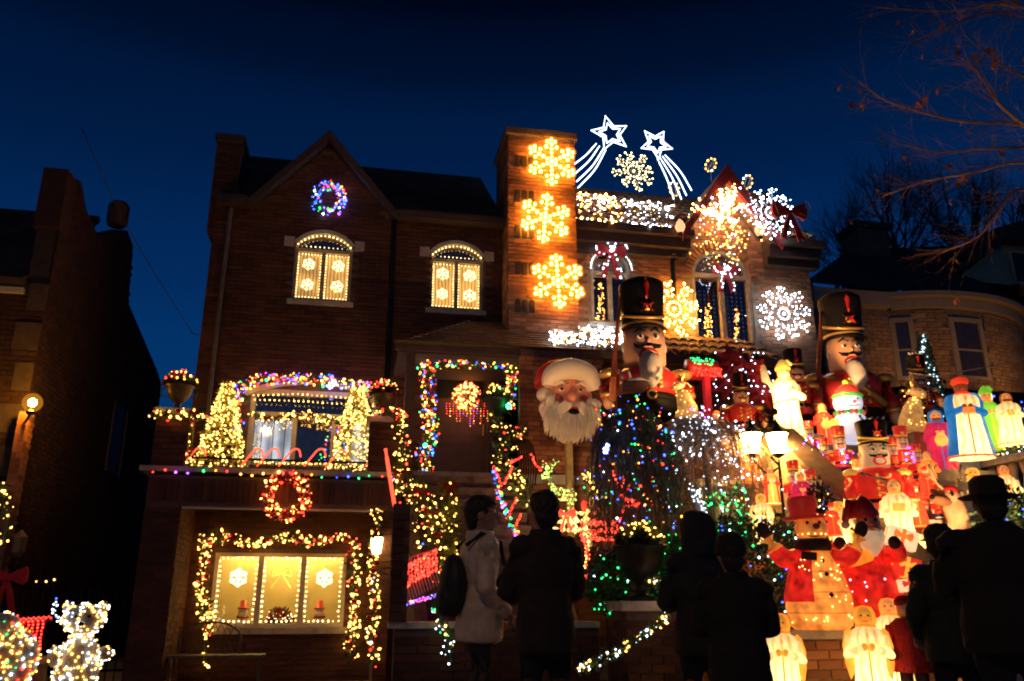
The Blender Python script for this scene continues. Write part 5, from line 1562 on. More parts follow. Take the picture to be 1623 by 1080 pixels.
# ================================================================== painted and lit figures
def on_stairs(px, py):
    for k in range(500):
        Y = 6.5 + k * .0075
        p = at(px, py, Y)
        if p.z <= stair_z(Y): return p
    return at(px, py, 9.5)
def nutcracker(label, p, H, rz=0, group=None, zl=.18, zt=.43, zh=.675, hr=.150, tr=.165, coat=redp, legs=blackp, hat=blackp, rifle=False, plume=False, kind='nutcracker', armfwd=0, sash=False, sashmat=None, belly=None, name='nutcracker', beard=True, lit=False, hf=1.0):
    t = thing(name, label, kind, p, rz, group, H)
    sy = .8
    skinp, redp, goldm = MATS['flesh_paint'], MATS['red_gloss_paint'], MATS['gold_paint']
    if lit:
        skinp = GLOW('lit_soldier_flesh', (1, .5, .2), .38, .4, 2, base=(.75, .5, .3)); lr = GLOW('lit_soldier_red', (1, .03, .015), .42, .4, 2, base=(.55, .03, .02))
        goldm = GLOW('lit_soldier_gold', (1, .42, .05), .5, .4, 2, base=(.7, .45, .1))
        if coat.name.startswith('red'): coat = lr
        if hat.name.startswith('red'): hat = lr
        redp = lr
    P(MB().box((0, 0, .015), (.36, .28, .03)), 'base', whitep, t, False)
    for sg in (-1, 1):
        P(MB().lathe([(.085, .03), (.09, .05), (.075, .08), (.07, zl)], (sg * .08, 0, 0), 12), 'leg', legs, t)
    P(MB().lathe([(tr * 1.08, zl - .02), (tr, zl + .05), (tr * .98, zl + .08)], n=24, sy=sy), 'coat_skirt', belly or coat, t)
    P(MB().lathe([(tr * 1.0, zl + .045), (tr * 1.02, zl + .05), (tr * 1.02, zl + .075), (tr, zl + .08)], n=24, sy=sy), 'belt', blackp, t)
    P(MB().tube(circle((0, -tr * sy * 1.04, zl + .062), .025, 14), .007, 6), 'buckle', goldm, t)
    P(MB().lathe([(tr * .97, zl + .07), (tr * 1.05, zl + (zt - zl) * .6), (tr * 1.1, zt - .05), (tr * .8, zt - .005), (.05, zt)], n=24, sy=sy), 'torso', coat, t)
    P(MB().lathe([(hr * .8, zt - .03), (hr * .86, zt - .01), (hr * .8, zt + .02)], n=20, sy=.9), 'collar', blackp, t)
    bm = None
    for k in range(4):
        for sg in (-1, 1):
            o = link('button', bm, t, world=False) if bm else P(MB().ell((0, 0, 0), (.014, .010, .014), 8, 6), 'button', goldm, t)
            bm = o.data; o.location = (sg * .055, -tr * sy * 1.06, zl + .11 + k * (zt - zl - .16) / 3.4)
    for k in range(3):
        z = zl + .125 + k * (zt - zl - .16) / 3
        P(MB().tube([(-.06, -tr * sy * 1.045, z + .01), (0, -tr * sy * 1.10, z), (.06, -tr * sy * 1.045, z + .01)], .007, 5), 'braid', goldm, t)
    P(MB().lathe([(hr * .9, zt), (hr, zt + .03), (hr * 1.02, (zt + zh) / 2), (hr * .98, zh)], n=24, sy=.92), 'head', skinp, t)
    hh = zh - zt; fy = -hr * .92
    for sg in (-1, 1):
        e = P(MB().ell((sg * hr * .38, fy * .93, zt + hh * .72), (hr * .17, hr * .10, hr * .12), 10, 8), 'eye', whitep, t)
        P(MB().ell((sg * hr * .36, fy * 1.02, zt + hh * .71), (hr * .08, hr * .05, hr * .09), 8, 6), 'pupil', blackp, e)
        P(MB().tube([(sg * hr * .12, fy * 1.0, zt + hh * .84), (sg * hr * .4, fy * .98, zt + hh * .92), (sg * hr * .64, fy * .78, zt + hh * .84)], [hr * .04, hr * .075, hr * .03], 6), 'eyebrow', blackp, t)
        P(MB().tube([(0, fy * 1.05, zt + hh * .50), (sg * hr * .3, fy * 1.04, zt + hh * .44), (sg * hr * .55, fy * .9, zt + hh * .47), (sg * hr * .66, fy * .78, zt + hh * .54)], [hr * .10, hr * .11, hr * .08, hr * .02], 7), 'moustache', blackp, t)
        P(MB().ell((sg * hr * 1.0, 0, zt + hh * .55), (hr * .1, hr * .16, hr * .25), 8, 6), 'hair', whitep, t)
    P(MB().ell((0, fy * 1.02, zt + hh * .60), (hr * .10, hr * .14, hr * .17), 8, 6), 'nose', skinp, t)
    P(MB().tube([(hr * .42 * math.cos(a), fy * 1.0, zt + hh * .24 + hr * .26 * math.sin(a)) for a in [2 * PI * i / 16 for i in range(17)]], hr * .08, 6), 'lips', redp, t)
    P(MB().box((0, fy * .96, zt + hh * .25), (hr * .7, hr * .16, hr * .34)), 'teeth', whitep, t, False)
    if beard:
        by = min(fy, -tr * sy * 1.12)
        bt = MB().tube(smooth_path([(0, fy * .86, zt + hh * .14), (0, (fy + by) * .5, zt - .01), (0, by, zt - hh * .35), (0, by * 1.0, zt - hh * .62)], 4), [hr * (.44 + .12 * math.sin(PI * i / 12)) * (1 - (i / 12) ** 4 * .8) for i in range(13)], 14)
        P(bt, 'beard', beardp, t)
    hz = 1 - zh
    hr0 = hr; hr = hr * hf
    P(MB().lathe([(hr * 1.0, zh - .008), (hr * 1.0, zh + hz * .12), (hr * 1.02, zh + hz * .45), (hr * 1.1, zh + hz * .8), (hr * 1.08, zh + hz * .93), (hr * .9, .995), (0, 1.0)], n=26, sy=.96), 'hat', hat, t)
    P(MB().tube([(hr * 1.05 * math.sin(a), -hr * 1.0 * math.cos(a), zh + hz * (.30 - .16 * math.cos(a))) for a in [-1.6 + 3.2 * i / 14 for i in range(15)]], .011, 6), 'hat_braid', goldm, t)
    P(MB().lathe([(hr * 1.0, 0), (hr * 1.14, -.012), (hr * 1.14, -.004), (hr * 1.0, .012)], (0, 0, zh + .002), 20, t0=PI * 1.1, t1=PI * 1.9), 'visor', blackp, t)
    em = MB()
    for k in range(4):
        a = PI / 4 + PI / 2 * k
        em.tube([(0, -hr * 1.13, zh + hz * .34), (hr * .42 * math.cos(a), -hr * 1.1, zh + hz * .34 + hr * .3 * math.sin(a))], [.016, .006], 5)
    P(MB().lathe([(hr * 1.025, zh + hz * .02), (hr * 1.04, zh + hz * .03), (hr * 1.04, zh + hz * .08), (hr * 1.025, zh + hz * .09)], n=24, sy=.97), 'hat_band', goldm, t)
    P(MB().tube([(0, -hr * 1.06, zh + hz * .5), (0, -hr * 1.12, zh + hz * .78), (0, -hr * 1.08, zh + hz * .92)], [.006, .018, .004], 6), 'cockade', redp if not hat.name.startswith(('red', 'lit')) else whitep, t)
    P(MB().lathe([(.0, -.012), (hr * .2, -.008), (hr * .2, .008), (0, .012)], (0, -hr * 1.05, zh + hz * .34), 10, tilt=(PI / 2, 0, 0)), 'badge_disc', goldm, t)
    P(em, 'hat_badge', redp if not hat.name.startswith(('red', 'lit')) else goldm, t)
    if plume:
        pm_ = MB()
        for k in range(5):
            a = -.5 + k * .25
            pm_.tube([(0, -.02, zh + hz * .4), (hr * a * .9, -.05, zh + hz * .8), (hr * a * 1.7, -.07, zh + hz * 1.1)], [.02, .026, .006], 6)
        P(pm_, 'plume', whitep, t)
    for sg in (-1, 1):
        ax = tr * 1.22
        P(MB().lathe([(.055, -.02), (.072, 0), (.06, .025), (.02, .04)], (sg * ax, 0, zt - .04), 14), 'epaulette', goldm, t)
        hand = (sg * (ax + .025), -.04 - armfwd * (sg > 0), zl + .055 + armfwd * .5 * (sg > 0))
        elb = (sg * (ax + .03), -.01 - armfwd * .2, (zt + zl) / 2)
        P(MB().tube([(sg * ax, 0, zt - .05), elb, hand], [.052, .05, .042], 10), 'arm', coat, t)
        P(MB().lathe([(.047, -.012), (.05, .0), (.047, .015)], (hand[0], hand[1], hand[2] + .02), 12), 'cuff', goldm, t)
        P(MB().ell((hand[0], hand[1] - .005, hand[2] - .025), (.036, .038, .045), 10, 8), 'hand', skinp, t)
    if rifle:
        P(MB().tube([(-tr * 1.3, -.09, zl + .03), (-tr * 1.12, -.06, zt + .04), (-hr * 1.1, -.03, zh + hz * .62)], [.022, .016, .010], 8), 'rifle', M('red_brown_wood', (.32, .08, .03), .4), t)
    if sash:
        P(MB().tube([(-tr * .95, -tr * .5, zt - .05), (0, -tr * sy * 1.12, (zt + zl) / 2 + .05), (tr * .9, -tr * .62, zl + .1)], .022, 6), 'sash', sashmat or whitep, t)
    return t
g = 'giant nutcrackers on the terrace'
n1 = nutcracker('giant nutcracker with rifle and black hat in front of the brick wall', at(1028, 697, 10.5), 2.27, -.12, g, rifle=True, belly=blackp, hr=.128, tr=.175, hf=1.0)
n2 = nutcracker('giant nutcracker with rifle in front of the bow fronted stone house', at(1358, 704, 10.6), 2.24, -.2, g, zl=.13, zt=.46, zh=.69, hr=.112, tr=.185, hf=1.12, rifle=True, belly=blackp, sash=True, sashmat=goldm)
gft = thing('sleigh_ornament', 'small brown sleigh with snowy roof held before the first nutcracker', 'ornament', at(1003, 622, 9.9))
c = at(1003, 612, 9.85)
P_ = MB().prism([(-.17, -.06), (.16, -.02), (.20, .10), (-.15, .06)], -.08, .08); P_.X = None
o = P_.obj('hull', M('walnut', (.12, .05, .03), .6), gft, world=False); o.location = (0, 0, .04)
MB().tube([(-.17, -.02, .12), (-.05, -.02, .15), (.08, -.02, .17), (.21, -.02, .13)], .032, 7).obj('snow_roof', whitep, gft, True, world=False)
MB().tube([(-.14, -.02, .13), (-.15, -.02, .26), (-.06, -.02, .28), (-.03, -.02, .18)], .02, 6).obj('curl', whitep, gft, True, world=False)
P(MB().ell((.02, 0, .16), (.05, .05, .05), 10, 8), 'red_sack', redp, gft)
# santa face on a pole
sf = thing('santa_mask', 'large white bearded santa face with red hat on a pole', 'santa face', at(897, 805, 11.2))
fc = at(900, 635, 11.2); S_ = 11.2 / 1385
def L2(dx, dy, dz=0): return Vector((fc.x + dx * S_, 11.2 - dz, fc.z - dy * S_))
white_glow = GLOW('cream_lit_plastic', (1, .62, .34), .10, 3.0, 40, base=(.74, .58, .40))
pinkp = GLOW('rosy_lit_plastic', (.85, .2, .08), .16, 3.0, 40, base=(.64, .22, .12))
redlit = GLOW('red_lit_plastic', (.7, .02, .01), .14, 3.0, 40, base=(.5, .03, .02))
MB().ell(L2(0, 0, 0), (.36, .2, .46), 24, 16).obj('face', pinkp, sf, True)
MB().lathe([(.40, 0), (.41, .1), (.36, .28), (.2, .4), (0, .44)], L2(-8, -22, -.05), 22, sy=.5).obj('red_hat', redlit, sf, True)
MB().tube(smooth_path([L2(-40, -18, .13), L2(-32, -40, .2), L2(0, -50, .24), L2(32, -42, .2), L2(44, -18, .13)], 4), [.10 + .05 * math.sin(PI * i / 16) for i in range(17)], 14).obj('fur_band', white_glow, sf, True)
MB().ell(L2(-47, -5, .1), .1, 14, 10).obj('pompom', white_glow, sf, True)
bd = MB()
for i in range(270):
    a = U_(-1.25, 1.25) if i > 80 else random.choice((-1, 1)) * U_(.9, 1.9)
    d0 = L2(math.sin(a) * U_(24, 42), math.cos(a) * U_(16, 34) + 4, U_(.14, .24))
    ln = U_(26, 54) * (1 if abs(a) < 1.2 else .8)
    e0 = d0 + Vector((math.sin(a) * ln * S_ * .22 + U_(-.03, .03), .03, -ln * S_ * (.9 if abs(a) < 1.3 else .8)))
    m_ = d0.lerp(e0, .5) + Vector((math.sin(a) * .05 + U_(-.03, .03), -.05, 0))
    bd.tube(smooth_path([d0, m_, e0], 3), [.014, .021, .024, .023, .019, .013, .005][:7], 6)
bd.ell(L2(0, 44, -.02), (.25, .14, .27), 16, 10)
bd.obj('beard', white_glow, sf, True)
ms_ = MB()
for sg in (-1, 1):
    for k in range(5):
        ms_.tube([L2(sg * 2, 14 + k, .3), L2(sg * 14, 13 + k * 3, .3), L2(sg * 26, 20 + k * 4, .25), L2(sg * 33, 30 + k * 4, .2)], [.03, .04, .032, .01], 6)
ms_.obj('moustache', white_glow, sf, True)
MB().ell(L2(0, 2, .24), (.075, .08, .075), 12, 8).obj('nose', pinkp, sf, True)
for sg in (-1, 1):
    MB().ell(L2(sg * 17, -14, .17), (.055, .04, .028), 12, 8).obj('eye', whitep, sf, True)
    MB().ell(L2(sg * 17, -14, .205), (.02, .012, .02), 8, 6).obj('pupil', blackp, sf, True)
    MB().tube([L2(sg * 6, -22, .22), L2(sg * 18, -27, .22), L2(sg * 32, -20, .16)], [.02, .036, .012], 7).obj('eyebrow', white_glow, sf, True)
    MB().ell(L2(sg * 22, 2, .13), (.10, .08, .085), 12, 8).obj('cheek', M('red_cheek', (.62, .16, .11), .4), sf, True)
MB().ell(L2(2, 27, .26), (.085, .05, .04), 12, 8).obj('mouth', blackp, sf, True)
MB().tube([L2(-8, 23, .3), L2(2, 22, .31), L2(12, 23, .3)], .018, 6).obj('lip', redp, sf, True)
MB().b2(fc.x - .045, fc.x + .045, 11.16, 11.25, fc.z - 1.9, fc.z - .45).obj('pole', M('yellow_wood', (.5, .36, .15), .7), sf)

# ------------------------------------------------------------------ robed blow-mould figures, lit inside
def gmat(n, col, s, zb=.3, r=.4, base=None): return GLOW(n, col, s, zb, r, base)
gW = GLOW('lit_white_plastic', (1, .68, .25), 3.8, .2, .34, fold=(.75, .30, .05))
gWd = gmat('lit_white_plastic_dim', (1, .80, .45), 1.8, .3, .5)
gF = gmat('lit_flesh_plastic', (1, .36, .09), 1.1, .4, .6)
gH = gmat('lit_amber_plastic', (1, .36, .04), 1.0, .45, .6)
gR = gmat('lit_red_plastic', (1, .05, .015), 1.4, .35, .6)
gB = gmat('lit_blue_plastic', (.01, .16, .42), 1.1, .4, .6)
gM = gmat('lit_magenta_plastic', (.62, .02, .07), 1.0, .4, .6)
gG = gmat('lit_green_plastic', (.25, .7, .04), 1.2, .4, .6)
gY = gmat('lit_yellow_plastic', (1, .50, .07), 1.5, .35, .5)
gO = gmat('lit_orange_plastic', (1, .2, .03), 1.6, .35, .55)
gBr = gmat('lit_brown_plastic', (.30, .06, .015), .8, .4, .6)
def robed(label, p, H, rz=0, robe=None, cape=None, head=None, hair=None, wear=None, wearmat=None, wings=None, item=None, itemmat=None, group=None, cat='figure', name='plastic_figure', beard=None, arms='fold', belt=None, wide=1.0):
    robe = robe or gW; head = head or gF
    t = thing(name, label, cat, p, rz, group, H)
    P(MB().lathe([(.20 * wide, 0), (.19 * wide, .04), (.165 * wide, .2), (.14 * wide, .42), (.145 * wide, .58), (.16 * wide, .69), (.13 * wide, .77), (.06, .81), (.05, .84)], n=32, sy=.78, fold=.05, kf=9), 'robe', robe, t)
    P(MB().ell((0, -.005, .895), (.082, .085, .10), 16, 12), 'head', head, t)
    P(MB().ell((0, -.092, .885), (.016, .02, .02), 8, 6), 'nose', head, t)
    for sg in (-1, 1): P(MB().ell((sg * .032, -.08, .905), (.015, .010, .012), 6, 5), 'eye', gBr, t)
    P(MB().tube([(-.022, -.085, .855), (0, -.09, .85), (.022, -.085, .855)], .006, 5), 'mouth', gR, t)
    if hair:
        P(MB().lathe([(.085, .80), (.105, .86), (.104, .93), (.075, .985), (0, 1.0)], (0, .012, 0), 18, t0=-.45, t1=PI + .45), 'hair', hair, t)
    if beard:
        P(MB().lathe([(.0, .74), (.05, .80), (.075, .86), (.07, .87)], (0, -.045, 0), 12, sy=.7), 'beard', beard, t)
    if wear == 'turban':
        P(MB().ell((0, 0, .965), (.105, .105, .065), 16, 10), 'turban', wearmat, t)
    elif wear == 'crown':
        cm = MB().lathe([(.085, .95), (.092, .99)], n=16)
        for k in range(6): cm.tube([(.09 * math.cos(k * 1.047), .09 * math.sin(k * 1.047), .98), (.1 * math.cos(k * 1.047), .1 * math.sin(k * 1.047), 1.04)], [.016, .004], 5)
        P(cm, 'crown', wearmat, t)
    elif wear == 'cap':
        P(MB().lathe([(.10, .93), (.10, .96), (.08, 1.0), (.04, 1.06), (0, 1.08)], n=14).tube([(0, 0, 1.05), (.06, -.02, 1.05), (.11, -.03, .99)], [.03, .026, .02], 7), 'cap', wearmat, t)
    elif wear == 'hood':
        P(MB().lathe([(.11, .80), (.115, .9), (.10, .98), (0, 1.03)], (0, .02, 0), 18, t0=-.6, t1=PI + .6), 'hood', wearmat, t)
    if cape:
        P(MB().lathe([(.215 * wide, .03), (.19 * wide, .25), (.165 * wide, .5), (.178 * wide, .70), (.15 * wide, .785), (.07, .82)], n=24, sy=.85, fold=.03, kf=7, t0=-.85, t1=PI + .85), 'cape', cape, t)
    sl_ = cape or robe
    hx = .035
    for sg in (-1, 1):
        if arms == 'wave' and sg < 0: pts = [(-.14, 0, .71), (-.24, -.03, .80), (-.26, -.05, .95)]
        elif arms == 'out': pts = [(sg * .14, 0, .70), (sg * .2, -.08, .58), (sg * .14, -.2, .52)]
        else: pts = [(sg * .145, 0, .70), (sg * .19, -.07, .55), (sg * hx, -.17, .60)]
        P(MB().tube(pts, [.052, .055, .04], 10), 'arm', sl_, t)
        q = pts[-1]
        P(MB().ell((q[0], q[1] - .01, q[2] + .015), (.032, .03, .038), 8, 6), 'hand', head, t)
    if wings:
        for sg in (-1, 1):
            P(MB().prism([(sg * .10, .44), (sg * .19, .30), (sg * .225, .45), (sg * .235, .62), (sg * .205, .75), (sg * .16, .79), (sg * .12, .74)], .05, .09), 'wing', wings, t, False)
    tm = wings or wearmat or itemmat or gH
    if tm is robe: tm = gH
    P(MB().tube([(.203 * wide * (1 + .05 * math.cos(9 * a)) * math.cos(a), .158 * wide * (1 + .05 * math.cos(9 * a)) * math.sin(a), .022) for a in [2 * PI * i / 36 for i in range(37)]], .011, 5), 'hem', tm, t)
    P(MB().tube([(.085 * math.cos(a), .07 * math.sin(a), .80 - .015 * math.sin(a)) for a in [2 * PI * i / 16 for i in range(17)]], .017, 6), 'collar', tm, t)
    if robe is not gWd: P(MB().tube([(.0, -.118 * wide, .74), (0, -.122 * wide, .55), (0, -.13 * wide, .3), (0, -.15 * wide, .05)], .008, 5), 'front_seam', tm, t)
    if belt: P(MB().tube([(.15 * math.cos(a), .12 * math.sin(a), .50 + .02 * math.cos(a)) for a in [2 * PI * i / 18 for i in range(19)]], .014, 6), 'belt', belt, t)
    if item == 'book':
        P(MB().box((-.035, -.21, .615), (.075, .02, .10), .25).box((.035, -.21, .615), (.075, .02, .10), -.25), 'book', itemmat, t, False)
    elif item == 'gift':
        P(MB().lathe([(.0, .40), (.07, .42), (.10, .50), (.06, .58), (.03, .60)], (0, -.2, 0), 12), 'gift', itemmat, t)
    elif item == 'box':
        P(MB().box((0, -.2, .56), (.12, .09, .07)), 'casket', itemmat, t, False)
    return t
def fig(px, ptop, pbot, Y=None, st=False):
    """base point and height of a figure that fills photo rows ptop to pbot"""
    b = on_stairs(px, pbot) if st else at(px, pbot, Y)
    return b, at(px, ptop, b.y).z - b.z
ga = 'angels glowing along the front wall'
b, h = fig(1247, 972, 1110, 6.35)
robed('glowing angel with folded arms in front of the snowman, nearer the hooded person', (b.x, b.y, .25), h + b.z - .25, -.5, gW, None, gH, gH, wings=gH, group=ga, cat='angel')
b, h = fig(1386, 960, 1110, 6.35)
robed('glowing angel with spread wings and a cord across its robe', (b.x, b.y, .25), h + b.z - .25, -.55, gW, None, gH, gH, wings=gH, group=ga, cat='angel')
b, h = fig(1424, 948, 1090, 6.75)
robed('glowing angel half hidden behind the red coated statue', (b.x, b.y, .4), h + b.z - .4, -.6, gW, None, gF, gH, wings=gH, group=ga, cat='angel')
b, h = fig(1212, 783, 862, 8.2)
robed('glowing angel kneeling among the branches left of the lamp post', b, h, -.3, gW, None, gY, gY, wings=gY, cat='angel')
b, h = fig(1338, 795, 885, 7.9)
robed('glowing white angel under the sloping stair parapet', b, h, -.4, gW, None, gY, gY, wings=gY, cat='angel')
b, h = fig(1432, 760, 885, st=True)
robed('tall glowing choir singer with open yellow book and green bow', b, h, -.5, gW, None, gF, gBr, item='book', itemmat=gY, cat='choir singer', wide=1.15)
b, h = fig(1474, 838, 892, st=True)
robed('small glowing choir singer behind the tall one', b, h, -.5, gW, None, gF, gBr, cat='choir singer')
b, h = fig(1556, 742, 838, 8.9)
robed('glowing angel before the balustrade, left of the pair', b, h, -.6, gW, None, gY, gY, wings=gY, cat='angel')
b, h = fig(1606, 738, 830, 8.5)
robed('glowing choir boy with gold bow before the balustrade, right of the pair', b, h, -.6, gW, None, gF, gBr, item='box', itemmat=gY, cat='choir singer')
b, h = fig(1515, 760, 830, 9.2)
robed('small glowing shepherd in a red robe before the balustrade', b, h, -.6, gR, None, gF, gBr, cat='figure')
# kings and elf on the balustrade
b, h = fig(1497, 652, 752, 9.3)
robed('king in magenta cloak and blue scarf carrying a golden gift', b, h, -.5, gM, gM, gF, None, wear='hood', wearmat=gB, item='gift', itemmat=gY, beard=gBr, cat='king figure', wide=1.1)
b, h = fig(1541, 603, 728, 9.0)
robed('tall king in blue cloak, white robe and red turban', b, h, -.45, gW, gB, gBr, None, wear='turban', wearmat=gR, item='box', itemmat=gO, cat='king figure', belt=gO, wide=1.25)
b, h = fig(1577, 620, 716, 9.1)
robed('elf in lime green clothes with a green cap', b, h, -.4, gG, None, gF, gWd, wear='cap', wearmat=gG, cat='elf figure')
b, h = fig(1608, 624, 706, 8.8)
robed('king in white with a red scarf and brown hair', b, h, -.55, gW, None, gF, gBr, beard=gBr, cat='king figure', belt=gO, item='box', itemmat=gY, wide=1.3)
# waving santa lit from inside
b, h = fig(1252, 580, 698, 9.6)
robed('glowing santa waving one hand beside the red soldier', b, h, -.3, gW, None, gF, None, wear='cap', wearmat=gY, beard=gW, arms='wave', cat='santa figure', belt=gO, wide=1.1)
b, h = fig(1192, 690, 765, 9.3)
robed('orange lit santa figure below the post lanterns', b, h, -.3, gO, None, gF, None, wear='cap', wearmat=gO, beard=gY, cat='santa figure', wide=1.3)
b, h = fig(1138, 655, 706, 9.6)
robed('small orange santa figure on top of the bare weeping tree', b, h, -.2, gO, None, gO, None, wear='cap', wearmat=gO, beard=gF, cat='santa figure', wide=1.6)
# soldiers
gs_ = 'soldiers on the stairs'
b, h = fig(1182, 592, 722, 10.2)
nutcracker('red soldier with black hat between the dark red flowers', b, h, -.15, zl=.30, zt=.60, zh=.76, hr=.085, tr=.16, armfwd=.05, kind='toy soldier', name='toy_soldier', beard=False)
b, h = fig(1272, 555, 715, 10.4)
nutcracker('tall red soldier with braided jacket at the house corner', b, h, -.2, zl=.36, zt=.66, zh=.80, hr=.085, tr=.125, kind='toy soldier', name='toy_soldier', beard=False)
for i, (px, a, c_, lab) in enumerate([(1336, 676, 752, 'small soldier with red shako left of the crowned nutcracker'), (1436, 676, 752, 'small soldier with red shako right of the crowned nutcracker'), (1286, 668, 722, 'small soldier with red shako at the head of the stair parapet'), (1262, 730, 800, 'small soldier with purple lights beside the lamp post'), (1290, 745, 812, 'small soldier with purple lights behind the red hatted snowman')]):
    b, h = fig(px, a, c_, None, True) if i < 2 else fig(px, a, c_, (0, 0, 9.5, 8.7, 8.4)[i])
    nutcracker(lab, b, h, -.35, gs_, zl=.16, zt=.50, zh=.74, hr=.125, tr=.15, hat=redp, kind='toy soldier', name='toy_soldier', armfwd=.04, beard=False, legs=bluep, lit=True)
    mb = MB(bP, bB, bC, bG)
    t = thing('string_lights', 'purple lights on the ' + lab.replace('small ', '').replace('with ', '').replace('purple lights ', ''), 'string lights', b)
    for k in range(12): mb.octa(b + Vector((U_(-.09, .09), -.13 - U_(0, .03), h * U_(.15, .5))), .013, pick([3, 3, 1, .5]))
    mb.obj('bulbs', None, t, kind='stuff')
b, h = fig(1402, 668, 845, st=True)
nutcracker('round faced nutcracker with crown plume, white sash and red coat', b, h, -.25, None, zl=.20, zt=.56, zh=.78, hr=.125, tr=.185, plume=True, sash=True, legs=bluep, beard=False, lit=True)
b, h = fig(1468, 565, 690, 10.4)
nutcracker('red soldier with white plume in front of the blue lit tree', b, h, -.3, None, zl=.30, zt=.58, zh=.76, hr=.10, tr=.14, plume=True, armfwd=.06, kind='toy soldier', name='toy_soldier', beard=False)

b, h = fig(1276, 748, 828, 8.3)
robed('pink lit lady figure behind the hat of the big snowman', b, h, -.4, gM, None, gF, gWd, cat='figure', wide=1.1)
b, h = fig(1318, 742, 812, 8.6)
robed('yellow lit shepherd against the sloping parapet', b, h, -.4, gY, gO, gF, gBr, cat='figure')
b, h = fig(1458, 768, 836, st=True)
robed('little red lit santa beside the reindeer figure', b, h, -.5, gR, None, gF, None, wear='cap', wearmat=gR, beard=gWd, cat='santa figure', wide=1.2)
b, h = fig(1366, 728, 800, st=True)
robed('pale lit angel standing left of the crowned nutcracker', b, h, -.4, gWd, None, gF, gH, wings=gWd, cat='angel')
b, h = fig(1478, 716, 786, st=True)
robed('orange lit page holding a casket in front of the magenta king', b, h, -.5, gO, None, gF, gBr, item='box', itemmat=gY, cat='figure')
b, h = fig(1225, 742, 800, 8.7)
robed('amber lit caroler standing at the lamp post pole', b, h, -.3, gY, gR, gF, gBr, item='book', itemmat=gW, cat='choir singer')
b, h = fig(1310, 640, 712, 9.9)
robed('red lit drummer figure between the soldier and the second nutcracker', b, h, -.3, gR, None, gF, gBr, item='gift', itemmat=gY, cat='figure')
b, h = fig(1512, 700, 760, 9.5)
robed('cream lit camel driver kneeling behind the magenta king', b, h, -.4, gWd, gO, gF, gBr, cat='figure', wide=1.2)

gl3 = 'small lit soldiers crowded on the steps'
for i, (px, a, c_, lab) in enumerate([(1378, 688, 748, 'tiny lit soldier directly left of the crowned nutcracker'), (1420, 694, 750, 'tiny lit soldier directly right of the crowned nutcracker'), (1458, 704, 762, 'tiny lit soldier below the gold deer pedestal'), (1310, 694, 748, 'tiny lit soldier at the top of the sloping parapet'), (1492, 768, 822, 'tiny lit soldier above the reindeer antlers'), (1352, 762, 815, 'tiny lit soldier over the shoulder of the red fabric santa')]):
    b, h = fig(px, a, c_, None, True)
    nutcracker(lab, b, h, -.35, gl3, zl=.16, zt=.50, zh=.74, hr=.125, tr=.15, hat=redp, kind='toy soldier', name='toy_soldier', armfwd=.04, beard=False, legs=bluep, lit=True)
for i, (px, a, c_, m_, lab) in enumerate([(1440, 740, 792, gR, 'small red lit santa above the tall choir singer'), (1322, 800, 850, gR, 'small red lit santa beside the dark conifer'), (1388, 742, 790, gO, 'small orange lit santa at the feet of the crowned nutcracker'), (1472, 742, 790, gR, 'small red lit santa below the magenta king')]):
    b, h = fig(px, a, c_, None, True)
    robed(lab, b, h, -.4, m_, None, gF, None, wear='cap', wearmat=gR, beard=gWd, cat='santa figure', wide=1.35)
# ================================================================== lamp post with two lanterns
lp = thing('lamp_post', 'black lamp post with two bright lanterns among the figures', 'lamp post', at(1237, 872, 9.0))
pc = at(1237, 760, 9.0)
MB().tube([(pc.x, 9, 1.0), (pc.x, 9, 2.62), (pc.x - .1, 9, 2.72)], .018, 8).obj('pole', iron, lp)
lglass = EM('post_lantern_glass', (1, .52, .12), 120, 0)
for px in (1191, 1232):
    c = at(px, 702, 9.0)
    MB().lathe([(.075, -.13), (.125, .08), (.13, .10), (0, .11)], c, 8).obj('lantern_glass', lglass, lp)
    MB().lathe([(.16, .10), (.15, .13), (.06, .20), (.03, .24), (.0, .30)], c, 8).obj('lantern_cap', iron, lp)
    MB().lathe([(.0, -.19), (.04, -.17), (.085, -.14), (.08, -.13)], c, 8).obj('lantern_foot', iron, lp)
    for k in range(4):
        a = PI / 4 + k * PI / 2
        MB().tube([c + Vector((.078 * math.cos(a), .078 * math.sin(a), -.13)), c + Vector((.13 * math.cos(a), .13 * math.sin(a), .09))], .008, 4).obj('lantern_rib', iron, lp)
    MB().tube(smooth_path([(pc.x, 9, 2.60), ((pc.x + c.x) / 2, 9, 2.52), (c.x, 9, c.z - .2)], 4), .014, 6).obj('arm', iron, lp)
sc_ = MB()
for sg in (-1, 1):
    sc_.tube([at(1210 + sg * 8, 664, 9) + Vector((sg * .07 * math.cos(a) * (1 - a / 14), 0, .07 * math.sin(a) * (1 - a / 14))) for a in [i * .55 for i in range(16)]], .010, 5)
sc_.obj('scrollwork', iron, lp)

